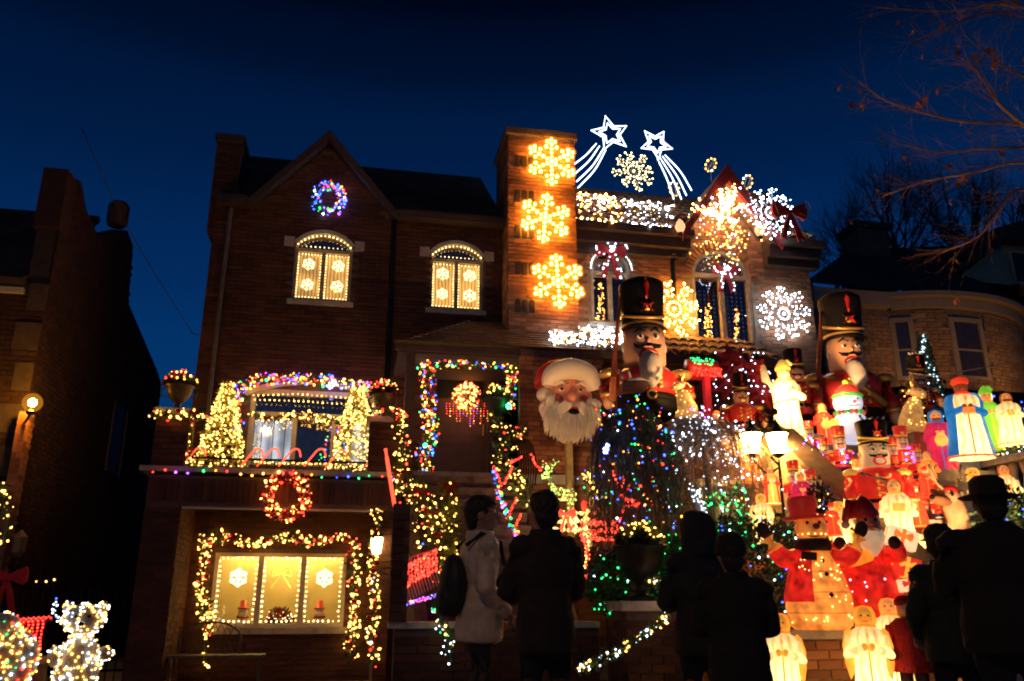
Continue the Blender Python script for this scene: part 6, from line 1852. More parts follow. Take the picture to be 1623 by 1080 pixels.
# ================================================================== planting
def leafy(name, label, cat, c, r, n, leafL, mat, bulbs=None, nb=0, ws=None, front=True, bsz=1.0, stem=True, boxy=False, zdown=.0):
    c = Vector(c)
    t = thing(name, label, cat, (c.x, c.y, max(.01, c.z - r[2])))
    mb = MB()
    def pt(f0=.55):
        while True:
            v = Vector((U_(-1, 1), U_(-1, 1), U_(-1, 1)))
            l = max(abs(v.x), abs(v.y), abs(v.z)) if boxy else v.length
            if l <= 1 and l > f0: break
        lump = 1 + .10 * math.sin(v.x * 9 + c.x * 3) * math.cos(v.z * 7) + .07 * math.sin(v.y * 11)
        return Vector((v.x * r[0], v.y * r[1], v.z * r[2])) * lump, v
    for i in range(n):
        p, v = pt(.35)
        mb.leaf(c + p, v + rsph() * .8, leafL * U_(.6, 1.3), leafL * .28)
    mb.obj('foliage', mat, t, kind='stuff')
    if stem: MB().tube([(c.x, c.y, 0.01), c], [.03, .02], 6).obj('stem', bark, t)
    if nb:
        b_ = MB(*bulbs)
        for i in range(nb):
            p, v = pt(.85)
            if front and v.y > .2: p.y = -p.y
            b_.octa(c + p * 1.04, br(c.y) * U_(.7, 1.3) * bsz, pick(ws))
        b_.obj('bulbs', None, t, kind='stuff')
    return t
leafy('hedge', 'clipped hedge sprinkled with blue white and green lights', 'hedge', at(1195, 930, 7.9), (.52, .4, .62), 5200, .06, hedgeg, [EM('bulb_aqua', (.45, .85, 1), 6), bG, bB], 120, [5, 3, .7], boxy=True)
leafy('shrub', 'dark shrub with green lights behind the black urn', 'shrub', at(1065, 925, 8.5), (.33, .3, .5), 2600, .07, hedgeg, [bG], 95, [1])
leafy('shrub', 'low shrub with green lights in front of the red deer', 'shrub', at(962, 925, 8.3), (.22, .2, .28), 1100, .06, hedgeg, [bG, bC], 34, [6, .5])
leafy('shrub', 'dark conifer beside the red hatted snowman', 'shrub', at(1302, 815, 8.1), (.13, .13, .34), 900, .06, hedgeg, [bC, bW], 20, [1, 1])
leafy('shrub', 'shrub with blue lights behind the person in the flat cap', 'shrub', at(1612, 850, 7.4), (.4, .3, .42), 2200, .07, hedgeg, [bB, bC], 90, [3, 2])
leafy('hedge', 'hedge with green lights at the foot of the bare weeping tree', 'hedge', at(1135, 855, 8.45), (.33, .2, .16), 1500, .06, hedgeg, [bG, bW], 90, [6, 1])
# weeping trees
def weeping(name, label, cx_, cy_, ztop, zbot, R0, n, mat, leaves, bulbs, ws, nb, twig=.006, thick=.05, squash=1.0, tlab=None, xs=1.0):
    t = thing(name, label, 'tree', (cx_, cy_, .01))
    MB().tube(smooth_path([(cx_ + .05, cy_, 0), (cx_ - .04, cy_, .9), (cx_ + .05, cy_, 1.7), (cx_, cy_, ztop - .12)], 4), [thick * (1 - .5 * i / 12) for i in range(13)], 9).obj('trunk', bark, t, True, label=tlab)
    cm = MB(); lm = MB(); P0 = []
    for i in range(n):
        a = U_(0, 2 * PI); r = R0 * math.sqrt(U_(.03, 1))
        x, y = math.cos(a) * r * xs, math.sin(a) * r * squash
        zt = ztop - .22 * (r / R0) ** 3 * (ztop - zbot) - U_(0, .1) - (U_(0, .3) if R_() < .35 else 0)
        zb = zbot + random.choice((U_(-.25, .1), U_(0, .35), U_(.1, .6))) + (R0 - r) * .3
        zb = min(zb, zt - .25); r *= U_(.85, 1.2)
        pts = smooth_path([(cx_, cy_, ztop - .2), (cx_ + x * .5, cy_ + y * .5, zt + .06), (cx_ + x * .95, cy_ + y * .95, zt - .05), (cx_ + x * 1.06 + U_(-.05, .05), cy_ + y * 1.06, (zt + zb) / 2), (cx_ + x * 1.08 + U_(-.08, .08), cy_ + y * 1.08 + U_(-.05, .05), zb)], 4)
        cm.tube(pts, [twig * (1.6 - 1.2 * k / (len(pts) - 1)) for k in range(len(pts))], 3, cap=False)
        P0 += pts[5:]
        if not leaves:
            for k in range(7):
                p = random.choice(pts[4:]); d = rsph(); d.z = -abs(d.z) * .6
                q = p + d * U_(.08, .22)
                cm.tube([p, p.lerp(q, .5) + rsph() * .02, q], [.004, .003, .0015], 3, cap=False)
        for k in range(leaves):
            p = random.choice(pts[4:])
            lm.leaf(p, Vector((U_(-.5, .5), U_(-.5, .5), -1)), U_(.05, .11), .008)
    cm.obj('branches', M('twig_brown', (.36, .24, .17), .85, rand=.3) if not leaves else bark, t, kind='stuff')
    if leaves: lm.obj('foliage', M('weeping_green', (.15, .2, .075), .7, rand=.5), t, kind='stuff')
    b_ = MB(*bulbs); fr_ = [p for p in P0 if p.y < cy_ + .1]
    ctr = random.sample(fr_, 46)
    for i in range(nb):
        q = random.choice(fr_) + rsph() * .04 if i % 3 == 0 else random.choice(ctr) + rsph() * Vector((.12, .06, .16)).length
        b_.octa(q + Vector((0, -.03, 0)), br(cy_) * random.choice((.45, .6, .8, 1.0, 1.5)), pick(ws))
    b_.obj('bulbs', None, t, kind='stuff')
    return t
w1 = at(1000, 650, 8.9)
weeping('weeping_evergreen', 'weeping evergreen hung with blue, green and red lights', w1.x, 8.9, w1.z, 1.75, .52, 260, None, 46, [bB, bG, bR, bO, bC], [4, 2.4, 2.2, 2.4, 1], 250, thick=.05)
w2 = at(1112, 668, 9.2)
weeping('weeping_cherry', 'bare weeping tree covered with cool white lights', w2.x, 9.2, w2.z, 2.0, .64, 280, None, 0, [bC, EM('bulb_pale', (.8, .85, 1), 3)], [3, 2], 330, thick=.07, twig=.005, xs=1.15)
bb = thing('bulb_cluster', 'bright blue light cluster in the weeping evergreen', 'light', at(962, 712, 8.4))
mb = MB(MATS['strong_blue'])
for i in range(7): mb.octa(at(962, 712, 8.35) + rsph() * .05, .020)
mb.obj('bulbs', None, bb, kind='stuff')
tw = thing('trunk_lights', 'cool white lights wrapped round a leaning trunk', 'string lights', at(1118, 860, 8.6))
mb = MB(bC); a, b = at(1096, 775, 8.6), at(1120, 848, 8.6)
MB().tube([a, a.lerp(b, .5) + Vector((.01, 0, 0)), b], [.04, .055, .075], 10).obj('trunk', M('pale_bark', (.45, .42, .38), .8, bump=.4), tw, True)
for i in range(60):
    f = R_(); mb.octa(a.lerp(b, f) + Vector((U_(-.06, .06), -.065, 0)), .0085)
mb.obj('bulbs', None, tw, kind='stuff')
# cream balusters lit behind the trees
bl_ = thing('balustrade', 'cream stone balusters behind the white lit weeping tree', 'balustrade', at(1140, 860, 9.45))
p0, p1 = at(1100, 770, 9.5), at(1196, 770, 9.5)
MB().b2(p0.x, p1.x, 9.4, 9.6, p0.z - .02, p0.z + .07).obj('rail', MATS['sand_stone'], bl_)
bmm = None
for i in range(7):
    o_ = link('baluster', bmm, bl_) if bmm else MB().lathe([(.06, 0), (.06, .06), (.035, .1), (.075, .3), (.07, .4), (.035, .6), (.06, .7), (.06, .76)], n=10).obj('baluster', MATS['sand_stone'], bl_, True)
    bmm = o_.data; o_.location = (p0.x + (p1.x - p0.x) * (i + .5) / 7, 9.5, p0.z - .78)
garland('garland', 'green lights twined over the cream balusters', 'garland', [at(1105, 800, 9.1), at(1130, 790, 9.1), at(1150, 800, 9.1), at(1170, 775, 9.1), at(1180, 810, 9.1), at(1160, 840, 9.1)], .10, 75, [bG, bW], [6, 1], 120)
# black urn on the pier, with garland
urn('large black urn of gold lit greenery on the brick gate pier', (2.83, 8.0, 1.09), .78, M('black_urn', (.02, .018, .016), .4), M('gold_green_leaf', (.14, .15, .04), .7, rand=.4), (bY, bW), 46, .25, fl=hedgeg, bw=(2, 1), cat='urn')
garland('garland', 'white and warm lit garland swagged across the brick gate pier', 'garland', [at(915, 1066, 7.5), at(960, 1042, 7.5), at(1010, 1012, 7.5), at(1045, 988, 7.5), at(1058, 962, 7.52), at(1048, 930, 7.6), at(1028, 915, 7.65)], .045, 85, [bW, bC, bY], [4, 3, 1], 330, bsz=1.05)
# wire deer
def light_deer(label, p, H, rz, mats, ws, wire, bowat=True, n=230, grp=None, flip=1, dn=1.7, sz=1.0):
    t = thing('light_deer', label, 'deer light', p, rz, grp)
    fm = MB(); pts = []
    def seg(a, b, k):
        a, b = Vector(a) * H, Vector(b) * H
        a.x *= flip; b.x *= flip
        fm.tube([a, b], .006, 4)
        for i in range(int(k * dn)): pts.append(a.lerp(b, R_()))
    for i in range(6):
        a = 2 * PI * i / 6
        seg((-.2, .08 * math.cos(a), .47 + .09 * math.sin(a)), (.18, .085 * math.cos(a), .48 + .10 * math.sin(a)), 16)
    for x in (-.2, -.07, .06, .18):
        for i in range(8):
            a, b = 2 * PI * i / 8, 2 * PI * (i + 1) / 8
            seg((x, .085 * math.cos(a), .475 + .1 * math.sin(a)), (x, .085 * math.cos(b), .475 + .1 * math.sin(b)), 2)
    for x, y in ((-.18, .06), (-.17, -.06), (.15, .06), (.16, -.06)):
        seg((x, y, .42), (x + .03, y, .22), 8); seg((x + .03, y, .22), (x, y, 0), 7)
    for y in (-.04, .04):
        seg((.16, y, .52), (.27, y * .7, .74), 14)
        seg((.27, y * .7, .74), (.30, y * .8, .82), 6); seg((.30, y * .8, .82), (.41, y * .3, .76), 8); seg((.27, y * .7, .72), (.41, y * .3, .75), 8)
        seg((.28, y, .82), (.22, y * 3.2, .95), 8); seg((.22, y * 3.2, .95), (.27, y * 3.8, 1.04), 6); seg((.25, y * 2.2, .89), (.33, y * 3.2, .97), 5); seg((.22, y * 3.2, .95), (.16, y * 4, 1.0), 4)
    P(fm, 'wire_frame', wire, t)
    b_ = MB(*mats)
    for q in pts: b_.octa(q + rsph() * .022, br(p[1]) * sz * U_(.6, 1.3), pick(ws))
    P(b_, 'bulbs', None, t, kind='stuff')
    if bowat:
        m_ = MB(); bow_geo(m_, Vector((.24 * flip, -.07, .63)) * H, .16 * H * 1.25); P(m_, 'bow', redvel, t, False)
    return t
b, h = fig(905, 750, 900, 9.6)
light_deer('standing deer of warm white lights with a red bow', (b.x, b.y, b.z), h, -.2, [bW, bY], [3, 1], MATS['white_wire'])
b, h = fig(955, 764, 915, 9.0)
light_deer('standing deer of red lights with a red bow', (b.x, b.y, b.z), h, -.3, [bR, EM('bulb_scarlet', (1, .10, .05), 3)], [3, 2], redp)
b, h = fig(893, 735, 830, 10.6)
light_deer('small deer of green lights in front of the brick porch wall', (b.x, b.y, b.z), h, .3, [EM('bulb_lime', (.45, 1, .15), 4), bW], [4, 1], MATS['white_wire'], False, flip=-1, dn=.7, sz=.7)
mb = MB(); bow_geo(mb, at(897, 815, 9.5), .2); tag(mb.obj('bow', redvel), 'plain red bow left of the white deer', 'bow')
MB_ = MB().tube([at(962, 860, 8.8), at(963, 945, 8.8)], .02, 6).obj('stake', M('pale_stake', (.4, .3, .2), .7)); tag(MB_, 'pale wooden stake holding up the red deer', 'stake')

# ================================================================== snowman with red hat on the front wall
b = at(1303, 1003, 6.98); b.z = .85
SH = at(1290, 787, 6.98).z - .85
sn = thing('snowman', 'large fabric snowman with red hat and raised arms on the wall', 'snowman', b, -.35, scale=SH)
fabA = GLOW('amber_lit_fabric', (1, .25, .025), 1.2, .22, .4, base=(.7, .45, .25), var=.55)
fabR = GLOW('red_lit_fabric', (1, .02, .01), .6, .35, .6, base=(.6, .03, .02), var=.7)
fabD = M('dark_brown_fabric', (.06, .035, .025), .9, bump=.4)
P(MB().lathe([(.19, 0), (.23, .03), (.25, .14), (.24, .26), (.20, .40), (.155, .52), (.12, .60), (.08, .63)], n=28, sy=.75), 'body', fabA, sn)
P(MB().lathe([(.257, .20), (.247, .27), (.208, .41), (.163, .53), (.125, .61)], n=20, sy=.76, t0=PI * .55, t1=PI * 1.42), 'coat_panel', fabR, sn)
P(MB().lathe([(.257, .20), (.247, .27), (.208, .41), (.163, .53), (.125, .61)], n=20, sy=.76, t0=PI * 1.86, t1=PI * 2.45), 'coat_panel', fabR, sn)
P(MB().ell((0, -.01, .745), (.125, .12, .118), 20, 14), 'head', fabA, sn)
P(MB().lathe([(.165, .82), (.175, .835), (.12, .85), (.11, .86), (.115, .96), (.10, .995), (0, 1.0)], n=22, tilt=(.05, -.06, 0)), 'hat', GLOW('red_hat_fabric', (1, .035, .015), .42, .85, .15, base=(.6, .04, .03)), sn)
P(MB().lathe([(.118, .862), (.122, .87), (.122, .885), (.118, .892)], n=20), 'hat_band', fabD, sn)
P(MB().lathe([(.125, .575), (.14, .60), (.135, .655), (.11, .67)], n=20), 'scarf', fabD, sn)
P(MB().box((-.06, -.135, .535), (.11, .03, .06), 0, .1, .1), 'scarf_end', fabD, sn, False)
for sg in (-1, 1):
    P(MB().tube(smooth_path([(sg * .10, 0, .55), (sg * .19, -.02, .515), (sg * .26, -.03, .545), (sg * .305, -.03, .61)], 4), [.06 + .014 * math.sin(PI * i / 12) for i in range(13)], 14), 'sleeve', fabR, sn)
    P(MB().tube([(sg * .29, -.03, .585), (sg * .345, -.03, .68)], [.075, .06], 12), 'cuff', fabA, sn)
    P(MB().ell((sg * .365, -.03, .735), (.05, .035, .065), 10, 8, (0, sg * .3, 0)).tube([(sg * .34, -.03, .70), (sg * .29, -.04, .745)], [.025, .016], 6), 'mitten', fabD, sn)
    P(MB().ell((sg * .045, -.118, .785), (.012, .008, .014), 8, 6), 'eye', blackp, sn)
P(MB().ell((.015, -.14, .755), (.028, .035, .024), 10, 8), 'nose', M('brown_nose', (.28, .07, .03), .6), sn)
P(MB().tube([(.075 * math.sin(a), -.118 + .03 * abs(math.sin(a)), .735 - .055 * math.cos(a)) for a in [-1.1 + 2.2 * i / 10 for i in range(11)]], .005, 5), 'smile', blackp, sn)
wire = M('tan_wire', (.42, .2, .08), .8)
for z, r in ((.12, .2505), (.27, .2405), (.42, .1965)):
    P(MB().tube([(r * math.cos(a), r * .752 * math.sin(a), z) for a in [PI + PI * i / 20 for i in range(21)]], .0022, 4), 'hoop', wire, sn)
for k, z in enumerate((.50, .40, .25)): P(MB().ell((.035 + .01 * k, -.125 - .058 * k + (.02 if k == 2 else 0), z), (.017, .012, .017), 8, 6), 'button', blackp, sn)
b_ = MB(EM('bulb_snowman', (1, .5, .12), 7, .3))
for i in range(56):
    z = U_(.05, .55); a = U_(PI * 1.02, PI * 1.98)
    r = (.245 - .22 * max(0, z - .2)) * 1.0
    b_.octa((r * math.cos(a), r * .77 * math.sin(a), z), .0075)
for i in range(7): b_.octa((.11 * math.cos(3.4 + i * .45), .115 * math.sin(3.4 + i * .45) - .01, .70), .007)
for i in range(8): b_.octa((.16 * math.cos(3.3 + i * .4), .16 * math.sin(3.3 + i * .4), .84), .006)
P(b_, 'bulbs', None, sn, kind='stuff')
# santa with sack behind
b = at(1382, 985, 7.25); SH2 = at(1382, 790, 7.25).z - b.z
ss = thing('santa_figure', 'red fabric santa with belt and gifts behind the snowman', 'santa figure', b, -.4, scale=SH2)
P(MB().lathe([(.16, 0), (.24, .06), (.27, .2), (.26, .34), (.2, .46), (.14, .55)], n=26, sy=.8), 'body', fabR, ss)
P(MB().lathe([(.2, .44), (.215, .46), (.2, .54), (.18, .56)], n=24, sy=.8, tilt=(0, -.15, 0)), 'belt', GLOW('amber_belt', (1, .28, .02), .9, .5, .6), ss)
P(MB().ell((.05, -.08, .76), (.10, .1, .12), 16, 12), 'head', skinp, ss)
P(MB().ell((.06, -.185, .765), (.024, .028, .024), 8, 6), 'nose', M('red_cheek', (.62, .16, .11), .4), ss)
for sg in (-1, 1):
    P(MB().ell((.055 + sg * .038, -.172, .80), (.012, .008, .014), 6, 5), 'eye', blackp, ss)
    P(MB().tube([(.06, -.185, .735), (.06 + sg * .05, -.18, .72), (.06 + sg * .09, -.15, .735)], [.018, .02, .006], 6), 'moustache', whitep, ss)
P(MB().lathe([(.015, .50), (.07, .57), (.10, .65), (.095, .71), (.06, .725)], (.055, -.115, 0), 14, sy=.6, fold=.08, kf=7), 'beard', GLOW('beard_lit', (1, .66, .35), .35, .7, 1, base=(.75, .68, .55)), ss)
P(MB().lathe([(.12, .82), (.125, .86), (.08, .95), (.03, 1.0)], (.03, -.06, 0), 16).tube([(.03, -.06, .98), (-.08, -.06, .96), (-.13, -.08, .80)], [.05, .045, .03], 8), 'hat', redp, ss)
P(MB().ell((-.13, -.08, .77), .035, 10, 8), 'pompom', whitep, ss)
for sg in (-1, 1):
    P(MB().tube(smooth_path([(sg * .15, -.02, .55), (sg * .24, -.07, .51), (sg * .25, -.13, .53), (sg * .22, -.18, .59)], 4), .062, 12), 'sleeve', fabR, ss)
    P(MB().ell((sg * .21, -.2, .61), (.05, .05, .055), 10, 8), 'mitten', fabD, ss)
b_ = MB(EM('bulb_pinkwhite', (1, .55, .7), 5, .3))
for i in range(12):
    a = U_(PI * 1.1, PI * 1.9); z = U_(.05, .4); b_.octa((.265 * math.cos(a), .21 * math.sin(a), z), .009)
P(b_, 'bulbs', None, ss, kind='stuff')
def gift(label, px, py, Y, w_, h_, mat, rib, rot):
    p = at(px, py, Y)
    t = thing('gift_box', label, 'gift box', p, -.4)
    t.rotation_euler = (0, rot, -.4)
    P(MB().box((0, 0, h_ / 2), (w_, w_ * .8, h_)), 'box', mat, t, False)
    P(MB().box((0, 0, h_ / 2), (w_ * .14, w_ * .81, h_ * 1.02)).box((0, 0, h_ / 2), (w_ * 1.01, w_ * .14, h_ * 1.012)), 'ribbon', rib, t, False)
    m_ = MB(); bow_geo(m_, (0, -w_ * .4, h_ * .6), w_ * .55, tails=.4); P(m_, 'bow', rib, t, False)
gift('white gift box with orange ribbon beside the santa', 1424, 868, 7.2, .26, .17, gmat('lit_cream_box', (1, .7, .35), .9, 0, 50), gmat('lit_orange_ribbon', (1, .25, .03), .8, 0, 50), .35)
gift('red gift box with gold ribbon below the white gift', 1432, 915, 7.1, .22, .18, gmat('lit_red_box', (1, .05, .02), .6, 0, 50), gmat('lit_gold_ribbon', (1, .45, .05), .9, 0, 50), .3)
gift('small cream gift with wide red ribbon at the bottom of the pile', 1442, 938, 7.0, .19, .11, MATS['lit_cream_box'], gmat('lit_red_ribbon', (.9, .06, .02), .7, 0, 50), -.1)
# red coated statue with cane
b = at(1452, 1090, 6.3)
rc = thing('statue', 'statue of a red coated figure with dark legs and a black cane', 'statue', (b.x, b.y, .2), -.6, scale=at(1452, 945, 6.3).z - .2)
P(MB().lathe([(.17, .38), (.16, .5), (.14, .65), (.15, .76), (.08, .82)], n=22, sy=.75, fold=.04), 'coat', M('crimson_fleece', (.38, .012, .02), .9, bump=.7, bscale=40), rc)
for sg in (-1, 1):
    P(MB().tube([(sg * .06, 0, .4), (sg * .065, -.01, .02)], [.055, .045], 10), 'leg', M('brown_trouser', (.07, .04, .03), .8), rc)
    P(MB().tube([(sg * .13, 0, .74), (sg * .19, -.05, .58), (sg * .15, -.14, .50)], [.055, .05, .04], 10), 'arm', MATS['crimson_fleece'], rc)
    P(MB().ell((sg * .065, -.05, .025), (.045, .085, .03), 10, 6), 'shoe', blackp, rc)
P(MB().ell((0, -.01, .90), (.075, .08, .09), 14, 10), 'head', skinp, rc)
P(MB().lathe([(.085, .92), (.09, .96), (.05, 1.0), (0, 1.01)], n=14), 'cap', MATS['crimson_fleece'], rc)
P(MB().tube([(.17, -.16, .02), (.17, -.16, .55), (.16, -.16, .62), (.10, -.16, .64), (.07, -.16, .58)], .014, 7), 'cane', blackp, rc)
# reindeer head with antlers
rd = thing('reindeer_figure', 'brown reindeer figure with pale antlers looking over the crowd', 'reindeer', at(1505, 860, 7.9))
c = at(1505, 790, 7.9)
brown = M('brown_fur', (.26, .10, .04), .8, bump=.5); tanf = M('tan_fur', (.5, .33, .18), .8, bump=.4)
MB().tube([c + Vector((.12, .1, -.55)), c + Vector((.1, .05, -.2)), c], [.16, .12, .11], 12).obj('neck', tanf, rd, True)
MB().ell(c, (.13, .11, .11), 16, 10).obj('head', tanf, rd, True)
MB().ell(c + Vector((-.15, -.05, -.03)), (.13, .07, .055), 14, 10, (0, .2, 0)).obj('muzzle', brown, rd, True)
MB().ell(c + Vector((-.26, -.07, 0)), .028, 10, 8).obj('nose', blackp, rd, True)
MB().ell(c + Vector((-.04, -.10, .03)), (.022, .012, .026), 8, 6).obj('eye', blackp, rd, True)
MB().lathe([(.10, .05), (.08, .12), (0, .15)], c, 14).obj('cap', redp, rd, True)
for sg in (-1, 1):
    q = c + Vector((sg * .07, 0, .09))
    am = MB().tube([q, q + Vector((sg * .09, 0, .13)), q + Vector((sg * .12, 0, .27))], [.028, .026, .014], 7)
    am.tube([q + Vector((sg * .08, 0, .11)), q + Vector((sg * .19, 0, .17))], [.024, .012], 6).tube([q + Vector((sg * .1, 0, .17)), q + Vector((sg * .03, 0, .26))], [.02, .01], 6)
    am.obj('antler', M('pale_antler', (.6, .45, .26), .7), rd, True)
    MB().ell(c + Vector((sg * .15, .02, .06)), (.07, .025, .035), 10, 6, (0, sg * -.3, 0)).obj('ear', tanf, rd, True)
# small white snowman
b, h = fig(1352, 604, 704, 9.75)
s2 = thing('snowman', 'small white lit snowman with striped scarf beside the second nutcracker', 'snowman', b, -.2, scale=h)
gCool = GLOW('cool_lit_plastic', (.72, .80, 1), .72, .35, .9, base=(.8, .8, .85), var=.1)
P(MB().lathe([(.2, 0), (.27, .08), (.29, .22), (.25, .38), (.16, .48)], n=24, sy=.85), 'body', gCool, s2)
P(MB().ell((0, 0, .64), (.22, .2, .2), 20, 14), 'head', gCool, s2)
P(MB().lathe([(.2, .74), (.17, .84), (.08, .92), (0, .94)], n=18), 'hat', gmat('lit_red_knit', (.8, .05, .03), .6, 0, 50), s2)
P(MB().tube([(.205 * math.cos(a), .19 * math.sin(a), .74) for a in [2 * PI * i / 20 for i in range(21)]], .03, 7), 'hat_brim', gmat('lit_green_knit', (.05, .4, .06), .6, 0, 50), s2)
P(MB().ell((0, 0, .96), .05, 10, 8), 'pompom', gG, s2)
sm_ = MB(MATS['lit_red_knit'], MATS['lit_green_knit'])
for k in range(14):
    sm_.m = k % 2; a, a2 = 2 * PI * k / 14, 2 * PI * (k + 1) / 14
    sm_.tube([(.2 * math.cos(a), .18 * math.sin(a), .47), (.2 * math.cos(a2), .18 * math.sin(a2), .47)], .045, 8)
P(sm_, 'scarf', None, s2)
for sg in (-1, 1):
    P(MB().ell((sg * .08, -.185, .67), (.016, .01, .02), 8, 6), 'eye', blackp, s2)
    P(MB().ell((sg * .27, -.08, .30), (.085, .07, .08), 12, 8), 'mitten', gY, s2)
P(MB().lathe([(.03, 0), (0, .09)], (.02, -.19, .62), 8, tilt=(PI / 2, 0, 0)), 'nose', redp, s2)
P(MB().tube([(.09 * math.sin(a), -.19, .60 - .05 * math.cos(a)) for a in [-1 + 2 * i / 8 for i in range(9)]], .008, 5), 'smile', blackp, s2)
for z in (.38, .28, .17): P(MB().ell((.06, -.24, z), (.022, .014, .022), 8, 6), 'button', blackp, s2)
# deer plush with gold lights
def plush_deer(label, px, ptop, pbot, Y, rz, flip=1, ped=True):
    b, h = fig(px, ptop, pbot, Y)
    t = thing('plush_deer', label, 'deer', b, rz, scale=h)
    gold = GLOW('gold_lit_plush', (1, .45, .10), .32, .5, 1.2, base=(.6, .4, .18), var=.5)
    f = flip
    P(MB().tube([(-.12 * f, 0, .04), (-.08 * f, 0, .25), (-.02 * f, 0, .45), (.04 * f, 0, .62)], [.2, .2, .16, .1], 16), 'body', gold, t)
    P(MB().ell((.09 * f, -.03, .72), (.15, .09, .09), 14, 10, (0, .35 * f, 0)), 'head', gold, t)
    P(MB().ell((.22 * f, -.05, .68), (.03, .03, .03), 8, 6), 'nose', brown, t)
    P(MB().ell((.1 * f, -.11, .75), (.014, .01, .016), 6, 5), 'eye', blackp, t)
    for sg in (-1, 1):
        P(MB().tube([(.02 * f, sg * .04, .78), (-.02 * f, sg * .10, .9), (.04 * f, sg * .14, 1.0)], [.03, .03, .015], 7).tube([(-.02 * f, sg * .10, .9), (-.1 * f, sg * .12, .97)], [.025, .012], 6), 'antler', goldm, t)
        P(MB().tube([(.06 * f, sg * .09, .3), (.12 * f, sg * .1, .15), (.11 * f, sg * .1, 0)], [.06, .05, .04], 9), 'leg', gold, t)
        P(MB().ell((-.02 * f, sg * .11, .76), (.04, .06, .03), 8, 6), 'ear', gold, t)
    b_ = MB(bY, bW)
    for i in range(30): b_.octa((U_(-.2, .15), -.19 * U_(.6, 1), U_(.05, .75)), .011, pick([2, 1]))
    P(b_, 'bulbs', None, t, kind='stuff')
    if ped:
        pd = thing('pedestal', 'plain tan box pedestal under the gold deer ' + label.split('lights ')[1], 'pedestal', (b.x, b.y, b.z - .3))
        P(MB().box((0, 0, .148), (.34, .3, .296)), 'block', M('tan_box', (.42, .27, .15), .8), pd, False)
        P(MB().box((0, 0, .297), (.38, .34, .02)), 'lid', MATS['tan_box'], pd, False)
plush_deer('sitting gold deer with lights at the edge of the terrace', 1085, 592, 668, 9.7, -.2, -1)
plush_deer('sitting gold deer with lights before the plumed soldier', 1455, 600, 690, 9.7, -.3, 1)
# lit mailbox
mbx = thing('mailbox', 'mailbox covered in red lights with a green lit top', 'mailbox', at(1112, 665, 10.6))
c = at(1112, 592, 10.6)
MB().b2(c.x - .22, c.x + .22, 10.48, 10.72, c.z - .07, c.z + .07).obj('box', redp, mbx)
MB().lathe([(.12, 0), (.12, .44)], (c.x - .22, 10.6, c.z + .07), 14, tilt=(0, PI / 2, 0)).obj('lid', redp, mbx, True)
MB().b2(c.x + .02, c.x + .1, 10.55, 10.65, c.z - .62, c.z - .07).obj('post', gmat('lit_red_post', (.6, .02, .03), .35, 0, 50), mbx)
rb = MB(bR, bG)
for i in range(120): rb.octa((c.x + U_(-.23, .25), 10.46, c.z + U_(-.08, .05)), .009, 0)
for i in range(90): rb.octa((c.x + U_(-.2, .16), 10.46 + U_(0, .1), c.z + U_(.09, .2)), .010, 1)
rb.obj('bulbs', None, mbx, kind='stuff')
# giant dark red flowers with white lights
for i, (px, py, s) in enumerate([(1160, 575, .32), (1196, 590, .3), (1150, 610, .28), (1205, 628, .28)]):
    p = at(px, py, 11.2)
    t = thing('giant_flower', ['uppermost giant dark red flower below the large arched window', 'giant dark red flower nearest the waving santa hand', 'giant dark red flower beside the mailbox', 'lowest giant dark red flower behind the red soldier'][i], 'flower decoration', p + Vector((0, 0, -s)), group='giant dark red flowers on the terrace')
    for ring_, (nn, rr, dy) in enumerate(((7, s, 0), (6, s * .62, -.08))):
        for k in range(nn):
            a = 2 * PI * k / nn + ring_ * .4
            d = XV * math.cos(a) + ZV * math.sin(a); e = XV * -math.sin(a) + ZV * math.cos(a)
            q = p + Vector((0, dy, 0))
            m_ = MB()._add([q, q + d * rr * .45 + e * rr * .25 + Vector((0, -.05, 0)), q + d * rr + Vector((0, .02, 0)), q + d * rr * .45 - e * rr * .25 + Vector((0, -.05, 0)), q + d * rr * .5 + Vector((0, .03, 0))], [(0, 1, 4), (1, 2, 4), (2, 3, 4), (3, 0, 4), (0, 3, 2, 1)])
            m_.obj('petal', redvel, t)
    b_ = MB(bC)
    for k in range(15): b_.octa(p + XV * U_(-s, s) + ZV * U_(-s, s) + Vector((0, -.12, 0)), .012)
    b_.obj('bulbs', None, t, kind='stuff')
# pink purple lamp cluster near the gold deer
pk = thing('bulb_cluster', 'pink and purple lights beside the gold deer', 'light', at(1110, 668, 9.55))
mb = MB(bP, EM('bulb_pink', (1, .3, .6), 5), bC, bB)
for i in range(26): mb.octa(at(U_(1092, 1118), U_(645, 690), 9.55), .014, pick([2, 3, 2, 1]))
mb.obj('bulbs', None, pk, kind='stuff')
# blue lit conifer
cf = thing('christmas_tree', 'dark conifer with cool white lights behind the plumed soldier', 'tree', at(1466, 640, 11.4))
tp = at(1463, 528, 11.4); bt = at(1470, 680, 11.4); mb = MB(); b_ = MB(EM('bulb_sky', (.5, .8, 1), 5), bC)
for i in range(2600):
    f = R_() ** .7; r = .36 * f * math.sqrt(R_()); a = U_(0, 2 * PI)
    p = tp.lerp(bt, f)
    mb.leaf((p.x + r * math.cos(a), p.y + r * math.sin(a), p.z), (math.cos(a), math.sin(a), -.4), .09, .012)
for i in range(60):
    f = R_() ** .8; r = .36 * f; a = U_(PI, 2 * PI); p = tp.lerp(bt, f)
    b_.octa((p.x + r * math.cos(a), p.y + r * math.sin(a), p.z), .014, pick([2, 1]))
mb.obj('foliage', hedgeg, cf, kind='stuff'); b_.obj('bulbs', None, cf, kind='stuff')
MB().tube([tp, bt], [.01, .05], 6).obj('trunk', bark, cf)
